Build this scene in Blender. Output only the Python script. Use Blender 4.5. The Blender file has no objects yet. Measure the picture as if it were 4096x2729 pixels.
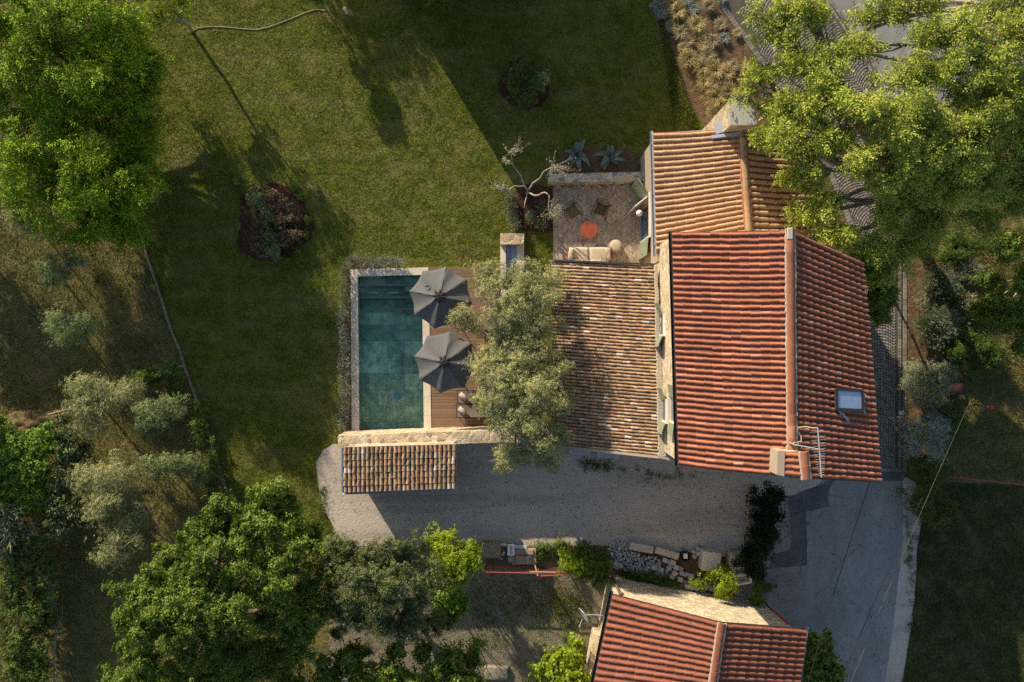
import bpy, math, random
import numpy as np
from mathutils import Vector, Matrix
R = math.radians
PI = math.pi
scene = bpy.context.scene
COL = scene.collection
H = 37.5            # camera height above the lawn, metres
PX = 84.96          # photograph pixels per metre on the ground
rng = np.random.default_rng(7)
random.seed(11)

def A(x, y, h=0.0):
    """world point at height h that stands where the survey photo shows (x, y)"""
    k = (H - h) / H / PX
    return Vector(((x - 2048) * k, (1364.5 - y) * k, h))

def on_plane(x, y, p0, p1, p2):
    n = (p1 - p0).cross(p2 - p0)
    c = Vector((0, 0, H)); d = A(x, y, 0) - c
    t = (p0 - c).dot(n) / d.dot(n)
    return c + d * t

# ------------------------------------------------------------------ objects
def tag(o, label=None, cat=None, group=None, kind=None):
    if label: o['label'] = label
    if cat: o['category'] = cat
    if group: o['group'] = group
    if kind: o['kind'] = kind
    return o

def thing(name, loc, label, cat, group=None):
    o = bpy.data.objects.new(name, None)
    COL.objects.link(o)
    o.location = loc
    o.empty_display_size = 0.2
    return tag(o, label, cat, group)

def origin_of(o):
    v = Vector((0, 0, 0))
    while o is not None:
        v = v + o.location
        o = o.parent
    return v

class MB:
    def __init__(s):
        s.v = []; s.f = []; s.m = []
    def add(s, vs, fs, m=0):
        b = len(s.v)
        s.v.extend([tuple(p) for p in vs])
        for f in fs:
            s.f.append(tuple(b + i for i in f)); s.m.append(m)
        return s
    def box(s, c, d, rz=0.0, m=0, M=None):
        hx, hy, hz = d[0] / 2, d[1] / 2, d[2] / 2
        P = [Vector((x, y, z)) for z in (-hz, hz) for x, y in ((-hx, -hy), (hx, -hy), (hx, hy), (-hx, hy))]
        if M is None: M = Matrix.Rotation(rz, 3, 'Z')
        P = [M @ p + Vector(c) for p in P]
        return s.add(P, [(3, 2, 1, 0), (4, 5, 6, 7), (0, 1, 5, 4), (1, 2, 6, 5), (2, 3, 7, 6), (3, 0, 4, 7)], m)
    def cbox(s, c, d, b=0.01, rz=0.0, m=0, M=None):
        """box with chamfered top and sides"""
        hx, hy, hz = d[0] / 2, d[1] / 2, d[2] / 2
        if M is None: M = Matrix.Rotation(rz, 3, 'Z')
        def ring(ix, z, e):
            x, y = hx - ix, hy - ix
            return [(-x + e, -y, z), (x - e, -y, z), (x, -y + e, z), (x, y - e, z), (x - e, y, z), (-x + e, y, z), (-x, y - e, z), (-x, -y + e, z)]
        P = ring(b, -hz, b) + ring(0, -hz + b, b) + ring(0, hz - b, b) + ring(b, hz, b)
        P = [M @ Vector(p) + Vector(c) for p in P]
        F = [tuple(range(7, -1, -1)), tuple(range(24, 32))]
        for k in range(3):
            for i in range(8):
                j = (i + 1) % 8
                F.append((k * 8 + i, k * 8 + j, k * 8 + 8 + j, k * 8 + 8 + i))
        return s.add(P, F, m)
    def prism(s, poly, z0, z1, m=0, side=None):
        n = len(poly)
        a = sum(poly[i][0] * poly[(i + 1) % n][1] - poly[(i + 1) % n][0] * poly[i][1] for i in range(n))
        if a < 0: poly = poly[::-1]
        P = [(p[0], p[1], z0) for p in poly] + [(p[0], p[1], z1) for p in poly]
        s.add(P, [tuple(range(n, 2 * n))], m)
        s.add(P, [tuple(range(n - 1, -1, -1))] + [(i, (i + 1) % n, n + (i + 1) % n, n + i) for i in range(n)], m if side is None else side)
        return s
    def tube(s, path, rad, n=8, m=0, cap=True):
        path = [Vector(p) for p in path]
        if not hasattr(rad, '__len__'): rad = [rad] * len(path)
        P = []; N = len(path); prev = None
        for i, p in enumerate(path):
            t = (path[min(i + 1, N - 1)] - path[max(i - 1, 0)])
            if t.length < 1e-9: t = Vector((0, 0, 1))
            t.normalize()
            if prev is None:
                a = t.orthogonal().normalized()
            else:
                a = prev - t * prev.dot(t)
                a = a.normalized() if a.length > 1e-6 else t.orthogonal().normalized()
            prev = a
            b = t.cross(a)
            for k in range(n):
                w = 2 * PI * k / n
                P.append(p + (a * math.cos(w) + b * math.sin(w)) * rad[i])
        F = []
        for i in range(N - 1):
            for k in range(n):
                l = (k + 1) % n
                F.append((i * n + k, i * n + l, (i + 1) * n + l, (i + 1) * n + k))
        if cap:
            F.append(tuple(range(n - 1, -1, -1))); F.append(tuple((N - 1) * n + k for k in range(n)))
        return s.add(P, F, m)
    def lathe(s, c, prof, n=24, m=0, M=None):
        P = []
        for r, z in prof:
            for k in range(n):
                w = 2 * PI * k / n
                p = Vector((r * math.cos(w), r * math.sin(w), z))
                if M is not None: p = M @ p
                P.append(p + Vector(c))
        F = []
        for i in range(len(prof) - 1):
            for k in range(n):
                l = (k + 1) % n
                F.append((i * n + k, i * n + l, (i + 1) * n + l, (i + 1) * n + k))
        if prof[0][0] > 1e-4: F.append(tuple(range(n - 1, -1, -1)))
        if prof[-1][0] > 1e-4: F.append(tuple((len(prof) - 1) * n + k for k in range(n)))
        return s.add(P, F, m)
    def cushion(s, c, d, rz=0.0, m=0, M=None, nx=10, ny=8, p=3.0):
        """soft pillow: superellipse plan, domed top and bottom"""
        if M is None: M = Matrix.Rotation(rz, 3, 'Z')
        for sg in (1, -1):
            P = []
            for j in range(ny + 1):
                for i in range(nx + 1):
                    u = -1 + 2 * i / nx; v = -1 + 2 * j / ny
                    z = (max(0, 1 - abs(u) ** p) * max(0, 1 - abs(v) ** p)) ** 0.45
                    k = 1 - 0.05 * (abs(u * v)) ** 2
                    P.append(M @ Vector((u * d[0] / 2 * k, v * d[1] / 2 * k, sg * z * d[2] / 2)) + Vector(c))
            F = []
            for j in range(ny):
                for i in range(nx):
                    a = j * (nx + 1) + i
                    q = (a, a + 1, a + nx + 2, a + nx + 1)
                    F.append(q if sg > 0 else q[::-1])
            s.add(P, F, m)
        return s
    def build(s, name, mats, parent=None, smooth=False):
        if not isinstance(mats, (list, tuple)): mats = [mats]
        off = origin_of(parent) if parent is not None else Vector((0, 0, 0))
        me = bpy.data.meshes.new(name)
        me.from_pydata([(p[0] - off[0], p[1] - off[1], p[2] - off[2]) for p in s.v], [], s.f)
        for m_ in mats: me.materials.append(m_)
        me.polygons.foreach_set('material_index', s.m)
        if smooth:
            me.polygons.foreach_set('use_smooth', [True] * len(s.f))
        me.update()
        o = bpy.data.objects.new(name, me)
        COL.objects.link(o)
        if parent is not None: o.parent = parent
        return o
    def recenter(s, name, mats, loc, smooth=False):
        """one-mesh thing with its origin at loc"""
        loc = Vector(loc)
        s.v = [(p[0] - loc[0], p[1] - loc[1], p[2] - loc[2]) for p in s.v]
        o = s.build(name, mats, None, smooth)
        o.location = loc
        return o

def npmesh(name, V, k, mats, parent=None, smooth=False, midx=None):
    """V: (n*k,3) points, every k points make one face"""
    V = np.asarray(V, dtype=np.float32)
    if parent is not None:
        V = V - np.array(origin_of(parent), dtype=np.float32)
    n = len(V) // k
    me = bpy.data.meshes.new(name)
    me.vertices.add(n * k); me.loops.add(n * k); me.polygons.add(n)
    me.vertices.foreach_set('co', V.ravel())
    me.loops.foreach_set('vertex_index', np.arange(n * k, dtype=np.int32))
    me.polygons.foreach_set('loop_start', np.arange(0, n * k, k, dtype=np.int32))
    if not isinstance(mats, (list, tuple)): mats = [mats]
    for m_ in mats: me.materials.append(m_)
    if midx is not None: me.polygons.foreach_set('material_index', np.asarray(midx, dtype=np.int32))
    me.update(calc_edges=True)
    me.validate()
    o = bpy.data.objects.new(name, me)
    COL.objects.link(o)
    if parent is not None: o.parent = parent
    return o

def copy_tree(o, parent=None):
    c = o.copy(); COL.objects.link(c); c.parent = parent
    for ch in list(o.children): copy_tree(ch, c)
    return c

ORD = ['nearest', 'second', 'third', 'fourth', 'fifth', 'sixth', 'seventh', 'eighth', 'ninth', 'tenth', 'eleventh', 'twelfth',
       'thirteenth', 'fourteenth', 'fifteenth', 'sixteenth', 'seventeenth', 'eighteenth', 'nineteenth', 'twentieth']

# ------------------------------------------------------------------ materials
def new_mat(name):
    m = bpy.data.materials.new(name); m.use_nodes = True
    nt = m.node_tree; nt.nodes.clear()
    return m, nt
class NT:
    def __init__(s, nt): s.nt = nt
    def n(s, typ, **kw):
        nd = s.nt.nodes.new(typ)
        for k, v in kw.items():
            if k == 'inp':
                for a, b in v.items(): nd.inputs[a].default_value = b
            else: setattr(nd, k, v)
        return nd
    def l(s, a, b): s.nt.links.new(a, b)
def rgba(c): return (c[0], c[1], c[2], 1.0)
def hexl(h):
    h = h.lstrip('#'); r = [int(h[i:i + 2], 16) / 255 for i in (0, 2, 4)]
    return tuple(c / 12.92 if c <= 0.04045 else ((c + 0.055) / 1.055) ** 2.4 for c in r)

def M(name, c1, c2=None, scale=4.0, rough=0.8, bump=0.0, bscale=None, bdist=0.02, island=0.0, ramp=None,
      c3=None, scale3=0.6, f3=0.5, trans=0.0, metal=0.0, detail=6.0, spec=0.3, contrast=(0.35, 0.65), stretch=None, gloss=0.0, obj_rand=0.0):
    """procedural surface: noise between c1 and c2, a broad noise towards c3, per-piece variation, bump"""
    m, nt = new_mat(name); T = NT(nt)
    out = T.n('ShaderNodeOutputMaterial')
    tc = T.n('ShaderNodeTexCoord')
    geo = T.n('ShaderNodeNewGeometry')
    vec = geo.outputs['Position'] if obj_rand == 0 else tc.outputs['Object']
    if stretch:
        mp = T.n('ShaderNodeMapping'); mp.inputs['Scale'].default_value = stretch
        T.l(vec, mp.inputs['Vector']); vec = mp.outputs['Vector']
    if c2 is None: c2 = tuple(x * 0.8 for x in c1)
    nz = T.n('ShaderNodeTexNoise', inp={'Scale': scale, 'Detail': detail, 'Roughness': 0.62})
    T.l(vec, nz.inputs['Vector'])
    mr = T.n('ShaderNodeMapRange', inp={'From Min': contrast[0], 'From Max': contrast[1]})
    T.l(nz.outputs['Fac'], mr.inputs['Value'])
    mx = T.n('ShaderNodeMix', data_type='RGBA')
    mx.inputs['A'].default_value = rgba(c1); mx.inputs['B'].default_value = rgba(c2)
    T.l(mr.outputs['Result'], mx.inputs['Factor'])
    col = mx.outputs['Result']
    if ramp:
        cr = T.n('ShaderNodeValToRGB')
        el = cr.color_ramp.elements
        cr.color_ramp.interpolation = 'LINEAR'
        while len(el) > 1: el.remove(el[-1])
        el[0].position = ramp[0][0]; el[0].color = rgba(ramp[0][1])
        for p, c in ramp[1:]:
            e = el.new(p); e.color = rgba(c)
        if obj_rand:
            oi = T.n('ShaderNodeObjectInfo'); T.l(oi.outputs['Random'], cr.inputs['Fac'])
        else:
            T.l(geo.outputs['Random Per Island'], cr.inputs['Fac'])
        m2 = T.n('ShaderNodeMix', data_type='RGBA'); m2.inputs['Factor'].default_value = 0.75 if c2 is not None else 1
        T.l(col, m2.inputs['A']); T.l(cr.outputs['Color'], m2.inputs['B'])
        col = m2.outputs['Result']
    if island:
        mi = T.n('ShaderNodeMapRange', inp={'To Min': 1 - island, 'To Max': 1 + island})
        T.l(geo.outputs['Random Per Island'], mi.inputs['Value'])
        vm = T.n('ShaderNodeVectorMath', operation='SCALE')
        T.l(col, vm.inputs[0]); T.l(mi.outputs['Result'], vm.inputs['Scale'])
        col = vm.outputs['Vector']
    if c3 is not None:
        n3 = T.n('ShaderNodeTexNoise', inp={'Scale': scale3, 'Detail': 5.0, 'Roughness': 0.65})
        T.l(vec, n3.inputs['Vector'])
        r3 = T.n('ShaderNodeMapRange', inp={'From Min': 0.42, 'From Max': 0.66, 'To Max': f3})
        T.l(n3.outputs['Fac'], r3.inputs['Value'])
        m3 = T.n('ShaderNodeMix', data_type='RGBA'); m3.inputs['B'].default_value = rgba(c3)
        T.l(col, m3.inputs['A']); T.l(r3.outputs['Result'], m3.inputs['Factor'])
        col = m3.outputs['Result']
    bs = T.n('ShaderNodeBsdfPrincipled', inp={'Roughness': rough, 'Metallic': metal, 'Specular IOR Level': spec})
    T.l(col, bs.inputs['Base Color'])
    last = bs.outputs['BSDF']
    if trans > 0:
        tr = T.n('ShaderNodeBsdfTranslucent'); T.l(col, tr.inputs['Color'])
        ms = T.n('ShaderNodeMixShader', inp={0: trans})
        T.l(last, ms.inputs[1]); T.l(tr.outputs['BSDF'], ms.inputs[2]); last = ms.outputs['Shader']
    if bump > 0:
        bn = T.n('ShaderNodeTexNoise', inp={'Scale': bscale or scale * 2, 'Detail': 5.0, 'Roughness': 0.6})
        T.l(vec, bn.inputs['Vector'])
        bp = T.n('ShaderNodeBump', inp={'Strength': bump, 'Distance': bdist})
        T.l(bn.outputs['Fac'], bp.inputs['Height']); T.l(bp.outputs['Normal'], bs.inputs['Normal'])
    T.l(last, out.inputs['Surface'])
    return m

def M_ground(name, cols, scales, bump=0.8, bscale=14.0, bdist=0.05, rough=0.95, patch=None, patch_scale=0.35, speck=None, stretch=None, streak=None, crack=None):
    """cols: three colours mixed by fine, middle and broad noise"""
    m, nt = new_mat(name); T = NT(nt)
    out = T.n('ShaderNodeOutputMaterial'); geo = T.n('ShaderNodeNewGeometry'); vec = geo.outputs['Position']
    def noise(sc, det=6.0, ro=0.65, off=0.0):
        mp = T.n('ShaderNodeMapping'); mp.inputs['Location'].default_value = (off, off * 1.7, 0)
        if stretch: mp.inputs['Scale'].default_value = stretch
        T.l(vec, mp.inputs['Vector'])
        nd = T.n('ShaderNodeTexNoise', inp={'Scale': sc, 'Detail': det, 'Roughness': ro}); T.l(mp.outputs['Vector'], nd.inputs['Vector']); return nd.outputs['Fac']
    def rng_(fac, a, b, t=1.0):
        r_ = T.n('ShaderNodeMapRange', inp={'From Min': a, 'From Max': b, 'To Max': t}); T.l(fac, r_.inputs['Value']); return r_.outputs['Result']
    def mix(a, b, f):
        x = T.n('ShaderNodeMix', data_type='RGBA')
        for s_, v in (('A', a), ('B', b)):
            if isinstance(v, tuple): x.inputs[s_].default_value = rgba(v)
            else: T.l(v, x.inputs[s_])
        T.l(f, x.inputs['Factor']); return x.outputs['Result']
    col = mix(cols[0], cols[1], rng_(noise(scales[0]), 0.38, 0.62))
    col = mix(col, cols[2], rng_(noise(scales[1], off=3.0), 0.45, 0.68, 0.8))
    if patch: col = mix(col, patch, rng_(noise(patch_scale, off=9.0, ro=0.75), 0.52, 0.68, 0.75))
    if streak:
        ms_ = T.n('ShaderNodeMapping'); ms_.inputs['Scale'].default_value = streak[1]; T.l(vec, ms_.inputs['Vector'])
        sn = T.n('ShaderNodeTexNoise', inp={'Scale': 1.0, 'Detail': 4.0, 'Roughness': 0.6}); T.l(ms_.outputs['Vector'], sn.inputs['Vector'])
        col = mix(col, streak[0], rng_(sn.outputs['Fac'], 0.48, 0.62, streak[2]))
    if crack:
        wv = T.n('ShaderNodeVectorMath', operation='SCALE', inp={'Scale': 0.5}); wn = T.n('ShaderNodeTexNoise', inp={'Scale': 1.5, 'Detail': 5.0}); T.l(vec, wn.inputs['Vector']); T.l(wn.outputs['Color'], wv.inputs[0])
        wa = T.n('ShaderNodeVectorMath', operation='ADD'); T.l(vec, wa.inputs[0]); T.l(wv.outputs['Vector'], wa.inputs[1])
        ve = T.n('ShaderNodeTexVoronoi', feature='DISTANCE_TO_EDGE', inp={'Scale': crack[1]}); T.l(wa.outputs['Vector'], ve.inputs['Vector'])
        cl = T.n('ShaderNodeMath', operation='LESS_THAN', inp={1: crack[2]}); T.l(ve.outputs['Distance'], cl.inputs[0])
        cm = T.n('ShaderNodeMath', operation='MULTIPLY'); T.l(cl.outputs['Value'], cm.inputs[0]); T.l(rng_(noise(0.4, off=21.0), 0.45, 0.6, 0.8), cm.inputs[1])
        col = mix(col, crack[0], cm.outputs['Value'])
    if speck:
        vo = T.n('ShaderNodeTexVoronoi', inp={'Scale': speck[1]}); T.l(vec, vo.inputs['Vector'])
        lt = T.n('ShaderNodeMath', operation='LESS_THAN', inp={1: speck[2]}); T.l(vo.outputs['Distance'], lt.inputs[0])
        col = mix(col, speck[0], lt.outputs['Value'])
    bs = T.n('ShaderNodeBsdfPrincipled', inp={'Roughness': rough, 'Specular IOR Level': 0.15})
    T.l(col, bs.inputs['Base Color'])
    b1 = T.n('ShaderNodeBump', inp={'Strength': bump, 'Distance': bdist}); T.l(noise(bscale, 7.0, 0.7, 5.0), b1.inputs['Height'])
    b2 = T.n('ShaderNodeBump', inp={'Strength': bump * 0.6, 'Distance': bdist * 3}); T.l(noise(bscale * 0.22, 4.0, 0.6, 2.0), b2.inputs['Height'])
    T.l(b1.outputs['Normal'], b2.inputs['Normal']); T.l(b2.outputs['Normal'], bs.inputs['Normal'])
    T.l(bs.outputs['BSDF'], out.inputs['Surface'])
    return m

def M_stone(name, stones, mortar, scale=3.2, edge=0.05, bump=0.7, rough=0.9, stretch=(1, 1, 1), bdist=0.04):
    """rubble masonry: voronoi stones with mortar joints"""
    m, nt = new_mat(name); T = NT(nt)
    out = T.n('ShaderNodeOutputMaterial'); geo = T.n('ShaderNodeNewGeometry')
    mp = T.n('ShaderNodeMapping'); mp.inputs['Scale'].default_value = stretch
    T.l(geo.outputs['Position'], mp.inputs['Vector'])
    wn = T.n('ShaderNodeTexNoise', inp={'Scale': scale * 0.9, 'Detail': 3.0}); T.l(mp.outputs['Vector'], wn.inputs['Vector'])
    vm = T.n('ShaderNodeVectorMath', operation='SCALE', inp={'Scale': 0.22}); T.l(wn.outputs['Color'], vm.inputs[0])
    va = T.n('ShaderNodeVectorMath', operation='ADD'); T.l(mp.outputs['Vector'], va.inputs[0]); T.l(vm.outputs['Vector'], va.inputs[1])
    vo = T.n('ShaderNodeTexVoronoi', feature='DISTANCE_TO_EDGE', inp={'Scale': scale}); T.l(va.outputs['Vector'], vo.inputs['Vector'])
    vc = T.n('ShaderNodeTexVoronoi', inp={'Scale': scale}); T.l(va.outputs['Vector'], vc.inputs['Vector'])
    sx = T.n('ShaderNodeSeparateColor'); T.l(vc.outputs['Color'], sx.inputs['Color'])
    cr = T.n('ShaderNodeValToRGB'); el = cr.color_ramp.elements; cr.color_ramp.interpolation = 'CONSTANT'
    while len(el) > 1: el.remove(el[-1])
    el[0].position = 0; el[0].color = rgba(stones[0])
    for i, c in enumerate(stones[1:]):
        e = el.new((i + 1) / len(stones)); e.color = rgba(c)
    T.l(sx.outputs['Red'], cr.inputs['Fac'])
    nz = T.n('ShaderNodeTexNoise', inp={'Scale': 16.0, 'Detail': 6.0, 'Roughness': 0.7}); T.l(geo.outputs['Position'], nz.inputs['Vector'])
    mr = T.n('ShaderNodeMapRange', inp={'To Min': 0.55, 'To Max': 1.45}); T.l(nz.outputs['Fac'], mr.inputs['Value'])
    sc = T.n('ShaderNodeVectorMath', operation='SCALE'); T.l(cr.outputs['Color'], sc.inputs[0]); T.l(mr.outputs['Result'], sc.inputs['Scale'])
    ed = T.n('ShaderNodeMapRange', inp={'From Min': edge * 0.5, 'From Max': edge}); T.l(vo.outputs['Distance'], ed.inputs['Value'])
    mx = T.n('ShaderNodeMix', data_type='RGBA'); mx.inputs['A'].default_value = rgba(mortar)
    T.l(ed.outputs['Result'], mx.inputs['Factor']); T.l(sc.outputs['Vector'], mx.inputs['B'])
    bs = T.n('ShaderNodeBsdfPrincipled', inp={'Roughness': rough, 'Specular IOR Level': 0.2})
    T.l(mx.outputs['Result'], bs.inputs['Base Color'])
    hm = T.n('ShaderNodeMath', operation='MULTIPLY_ADD', inp={1: 0.35}); T.l(nz.outputs['Fac'], hm.inputs[0]); T.l(ed.outputs['Result'], hm.inputs[2])
    bp = T.n('ShaderNodeBump', inp={'Strength': bump, 'Distance': bdist}); T.l(hm.outputs['Value'], bp.inputs['Height'])
    T.l(bp.outputs['Normal'], bs.inputs['Normal']); T.l(bs.outputs['BSDF'], out.inputs['Surface'])
    return m

def M_leaf(name, cols, trans=0.35, rough=0.5, spec=0.35):
    spec *= 0.45; rough = min(0.8, rough + 0.08)
    """leaf: colour picked per leaf, thin and slightly see-through"""
    m, nt = new_mat(name); T = NT(nt)
    out = T.n('ShaderNodeOutputMaterial'); geo = T.n('ShaderNodeNewGeometry')
    cr = T.n('ShaderNodeValToRGB'); el = cr.color_ramp.elements
    while len(el) > 1: el.remove(el[-1])
    el[0].position = 0; el[0].color = rgba(cols[0])
    for i, c in enumerate(cols[1:]):
        e = el.new((i + 1) / (len(cols) - 1)); e.color = rgba(c)
    T.l(geo.outputs['Random Per Island'], cr.inputs['Fac'])
    nz = T.n('ShaderNodeTexNoise', inp={'Scale': 0.9, 'Detail': 3.0}); T.l(geo.outputs['Position'], nz.inputs['Vector'])
    mr = T.n('ShaderNodeMapRange', inp={'From Min': 0.3, 'From Max': 0.7, 'To Min': 0.72, 'To Max': 1.28}); T.l(nz.outputs['Fac'], mr.inputs['Value'])
    sc = T.n('ShaderNodeVectorMath', operation='SCALE'); T.l(cr.outputs['Color'], sc.inputs[0]); T.l(mr.outputs['Result'], sc.inputs['Scale'])
    bs = T.n('ShaderNodeBsdfPrincipled', inp={'Roughness': rough, 'Specular IOR Level': spec}); T.l(sc.outputs['Vector'], bs.inputs['Base Color'])
    tr = T.n('ShaderNodeBsdfTranslucent'); T.l(sc.outputs['Vector'], tr.inputs['Color'])
    ms = T.n('ShaderNodeMixShader', inp={0: trans}); T.l(bs.outputs['BSDF'], ms.inputs[1]); T.l(tr.outputs['BSDF'], ms.inputs[2])
    T.l(ms.outputs['Shader'], out.inputs['Surface'])
    return m
# ================================================================== light, sky, camera
ELEV = 19.5
SUN = Vector((-0.520 * math.cos(R(ELEV)), 0.854 * math.cos(R(ELEV)), math.sin(R(ELEV))))
world = bpy.data.worlds.new('World'); scene.world = world; world.use_nodes = True
wt = NT(world.node_tree); world.node_tree.nodes.clear()
sky = wt.n('ShaderNodeTexSky', sky_type='NISHITA', sun_disc=False, sun_elevation=R(ELEV), sun_rotation=math.atan2(-0.520, 0.854))
bg = wt.n('ShaderNodeBackground', inp={'Strength': 0.112}); wo = wt.n('ShaderNodeOutputWorld')
wt.l(sky.outputs['Color'], bg.inputs['Color']); wt.l(bg.outputs['Background'], wo.inputs['Surface'])
sl = bpy.data.lights.new('sun', 'SUN'); sl.energy = 5.0; sl.angle = R(0.55); sl.color = (1.0, 0.87, 0.68)
so = bpy.data.objects.new('sun', sl); COL.objects.link(so); so.rotation_euler = SUN.to_track_quat('Z', 'Y').to_euler(); so.location = SUN * 60
cam = bpy.data.cameras.new('camera'); co = bpy.data.objects.new('camera', cam); COL.objects.link(co)
cam.lens = 28.0; cam.sensor_width = 36.0; cam.clip_end = 400; cam.clip_start = 0.5
co.location = (0, 0, H); co.rotation_euler = (0, 0, 0); scene.camera = co
scene.view_settings.view_transform = 'Standard'; scene.view_settings.look = 'None'
scene.view_settings.exposure = 0.68; scene.view_settings.gamma = 1.0
scene.cycles.use_denoising = False
scene.cycles.max_bounces = 6; scene.cycles.transparent_max_bounces = 10
scene.cycles.diffuse_bounces = 3; scene.cycles.glossy_bounces = 2

# ================================================================== ground sheets
def wob(poly, amp=0.08, step=0.4, seed=1):
    r_ = random.Random(seed); out = []
    n = len(poly)
    for i in range(n):
        a = Vector(poly[i][:2]); b = Vector(poly[(i + 1) % n][:2]); L = (b - a).length
        k = max(1, min(80, int(L / step)))
        for j in range(k):
            p = a.lerp(b, j / k)
            if j or amp > 0: p = p + Vector((r_.uniform(-amp, amp), r_.uniform(-amp, amp)))
            out.append((p.x, p.y))
    return out
def px(poly): return [tuple(A(x, y)[:2]) for x, y in poly]
from mathutils.geometry import tessellate_polygon
POOL_HOLE = [tuple(A(x, y)[:2]) for x, y in ((1425, 1100), (1694, 1094), (1702, 1738), (1431, 1741))]
def sheet(name, poly, z, mat, kind='structure', thick=0.0, hole=None):
    if hole:
        tris = tessellate_polygon([[Vector((p[0], p[1], 0)) for p in poly], [Vector((p[0], p[1], 0)) for p in hole]])
        P = [(p[0], p[1], z) for p in list(poly) + list(hole)]; F = []
        for a, b, c in tris:
            s_ = (Vector(P[b]) - Vector(P[a])).cross(Vector(P[c]) - Vector(P[a])).z
            F.append((a, b, c) if s_ > 0 else (a, c, b))
        return tag(MB().add(P, F).build(name, mat), kind=kind)
    mb = MB()
    n = len(poly)
    a = sum(poly[i][0] * poly[(i + 1) % n][1] - poly[(i + 1) % n][0] * poly[i][1] for i in range(n))
    if a < 0: poly = poly[::-1]
    if thick: mb.prism(poly, z - thick, z)
    else: mb.add([(p[0], p[1], z) for p in poly], [tuple(range(n))])
    o = mb.build(name, mat); return tag(o, kind=kind)

m_dry = M_ground('dry_meadow', [(0.15, 0.135, 0.042), (0.08, 0.085, 0.024), (0.235, 0.18, 0.072)], (9, 2.2), bump=1.0, bscale=11, bdist=0.09, patch=(0.21, 0.145, 0.075), patch_scale=0.5)
m_lawn = M_ground('lawn_grass', [(0.122, 0.14, 0.014), (0.050, 0.072, 0.007), (0.18, 0.165, 0.028)], (7, 1.6), bump=1.0, bscale=11, bdist=0.09, patch=(0.20, 0.165, 0.055), patch_scale=0.55, streak=((0.21, 0.175, 0.065), (0.28, 1.0, 1), 0.42))
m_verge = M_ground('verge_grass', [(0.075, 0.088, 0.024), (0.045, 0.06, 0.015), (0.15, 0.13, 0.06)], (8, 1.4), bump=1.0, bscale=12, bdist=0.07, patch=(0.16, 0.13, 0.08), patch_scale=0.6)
m_gravel = M_ground('gravel', [(0.56, 0.48, 0.39), (0.40, 0.34, 0.28), (0.50, 0.43, 0.36)], (42, 1.1), bump=0.7, bscale=40, bdist=0.02, patch=(0.38, 0.33, 0.26), patch_scale=0.5, speck=((0.12, 0.10, 0.07), 2.6, 0.05), streak=((0.33, 0.29, 0.235), (0.10, 0.9, 1), 0.75))
m_soil = M_ground('soil', [(0.16, 0.10, 0.052), (0.09, 0.055, 0.03), (0.20, 0.135, 0.07)], (10, 2.5), bump=1.0, bscale=14, bdist=0.05, speck=((0.34, 0.30, 0.24), 9.0, 0.11))
m_asph = M_ground('asphalt', [(0.27, 0.262, 0.24), (0.20, 0.195, 0.18), (0.33, 0.315, 0.285)], (60, 0.8), bump=0.25, bscale=70, bdist=0.008, patch=(0.17, 0.168, 0.158), patch_scale=0.7, speck=((0.10, 0.095, 0.085), 1.3, 0.035), streak=((0.20, 0.195, 0.18), (0.9, 0.08, 1), 0.7), crack=((0.06, 0.058, 0.055), 0.32, 0.006), stretch=(1, 0.5, 1))
m_asph2 = M_ground('dark_asphalt', [(0.10, 0.105, 0.11), (0.075, 0.08, 0.085), (0.15, 0.15, 0.145)], (50, 1.2), bump=0.3, bscale=60, bdist=0.01, patch=(0.15, 0.15, 0.145), patch_scale=1.4)
m_conc = M_ground('worn_concrete', [(0.26, 0.23, 0.205), (0.20, 0.18, 0.165), (0.29, 0.26, 0.235)], (30, 1.0), bump=0.3, bscale=30, bdist=0.01, patch=(0.15, 0.15, 0.155), patch_scale=0.8, crack=((0.06, 0.055, 0.05), 0.6, 0.008))
m_yard = M_ground('stony_yard', [(0.25, 0.215, 0.15), (0.12, 0.10, 0.065), (0.17, 0.145, 0.09)], (16, 1.6), bump=1.0, bscale=18, bdist=0.04, patch=(0.06, 0.075, 0.02), patch_scale=0.9, speck=((0.40, 0.36, 0.28), 11, 0.16))
m_mulch = M_ground('bark_mulch', [(0.075, 0.034, 0.024), (0.028, 0.014, 0.011), (0.12, 0.058, 0.04)], (24, 6), bump=1.0, bscale=26, bdist=0.05, speck=((0.22, 0.12, 0.085), 12, 0.11))

sheet('ground', [(-140, -140), (140, -140), (140, 140), (-140, 140)], 0, m_dry, hole=POOL_HOLE)
LAWN = [(400, -900), (440, 0), (480, 500), (560, 960), (600, 1060), (640, 1180), (690, 1340), (730, 1430), (790, 1600), (850, 1780), (897, 1935), (1000, 2120), (1340, 2230),
        (1500, 2000), (2300, 1500), (2680, 1100), (2900, 600), (2780, 440), (2700, 300), (2680, 180), (2640, 90), (2600, -50), (2590, -900)]
sheet('lawn', wob(px(LAWN), 0.03, 0.5, 3), 0.004, m_lawn, hole=POOL_HOLE)
VERGE = [(3660, 1925), (3690, 2050), (3665, 2200), (3660, 2330), (3645, 2480), (3625, 2620), (3600, 2760), (3560, 3400), (5200, 3400), (5200, 1965), (4096, 1942)]
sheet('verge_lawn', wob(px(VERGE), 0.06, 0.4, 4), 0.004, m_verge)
sheet('planting_bed', wob(px([(2600, -300), (2615, 60), (2650, 200), (2700, 330), (2790, 460), (2860, 560), (3080, 620), (3240, 560), (3045, 262), (2862, 0), (2700, -300)]), 0.05, 0.4, 5), 0.008, m_soil)
sheet('garden_soil', wob(px([(3600, 900), (3720, 930), (3760, 1100), (3700, 1240), (3720, 1420), (3790, 1560), (3740, 1780), (3660, 1910), (3626, 1900), (3624, 1000)]), 0.06, 0.4, 6), 0.006, m_soil)
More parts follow.
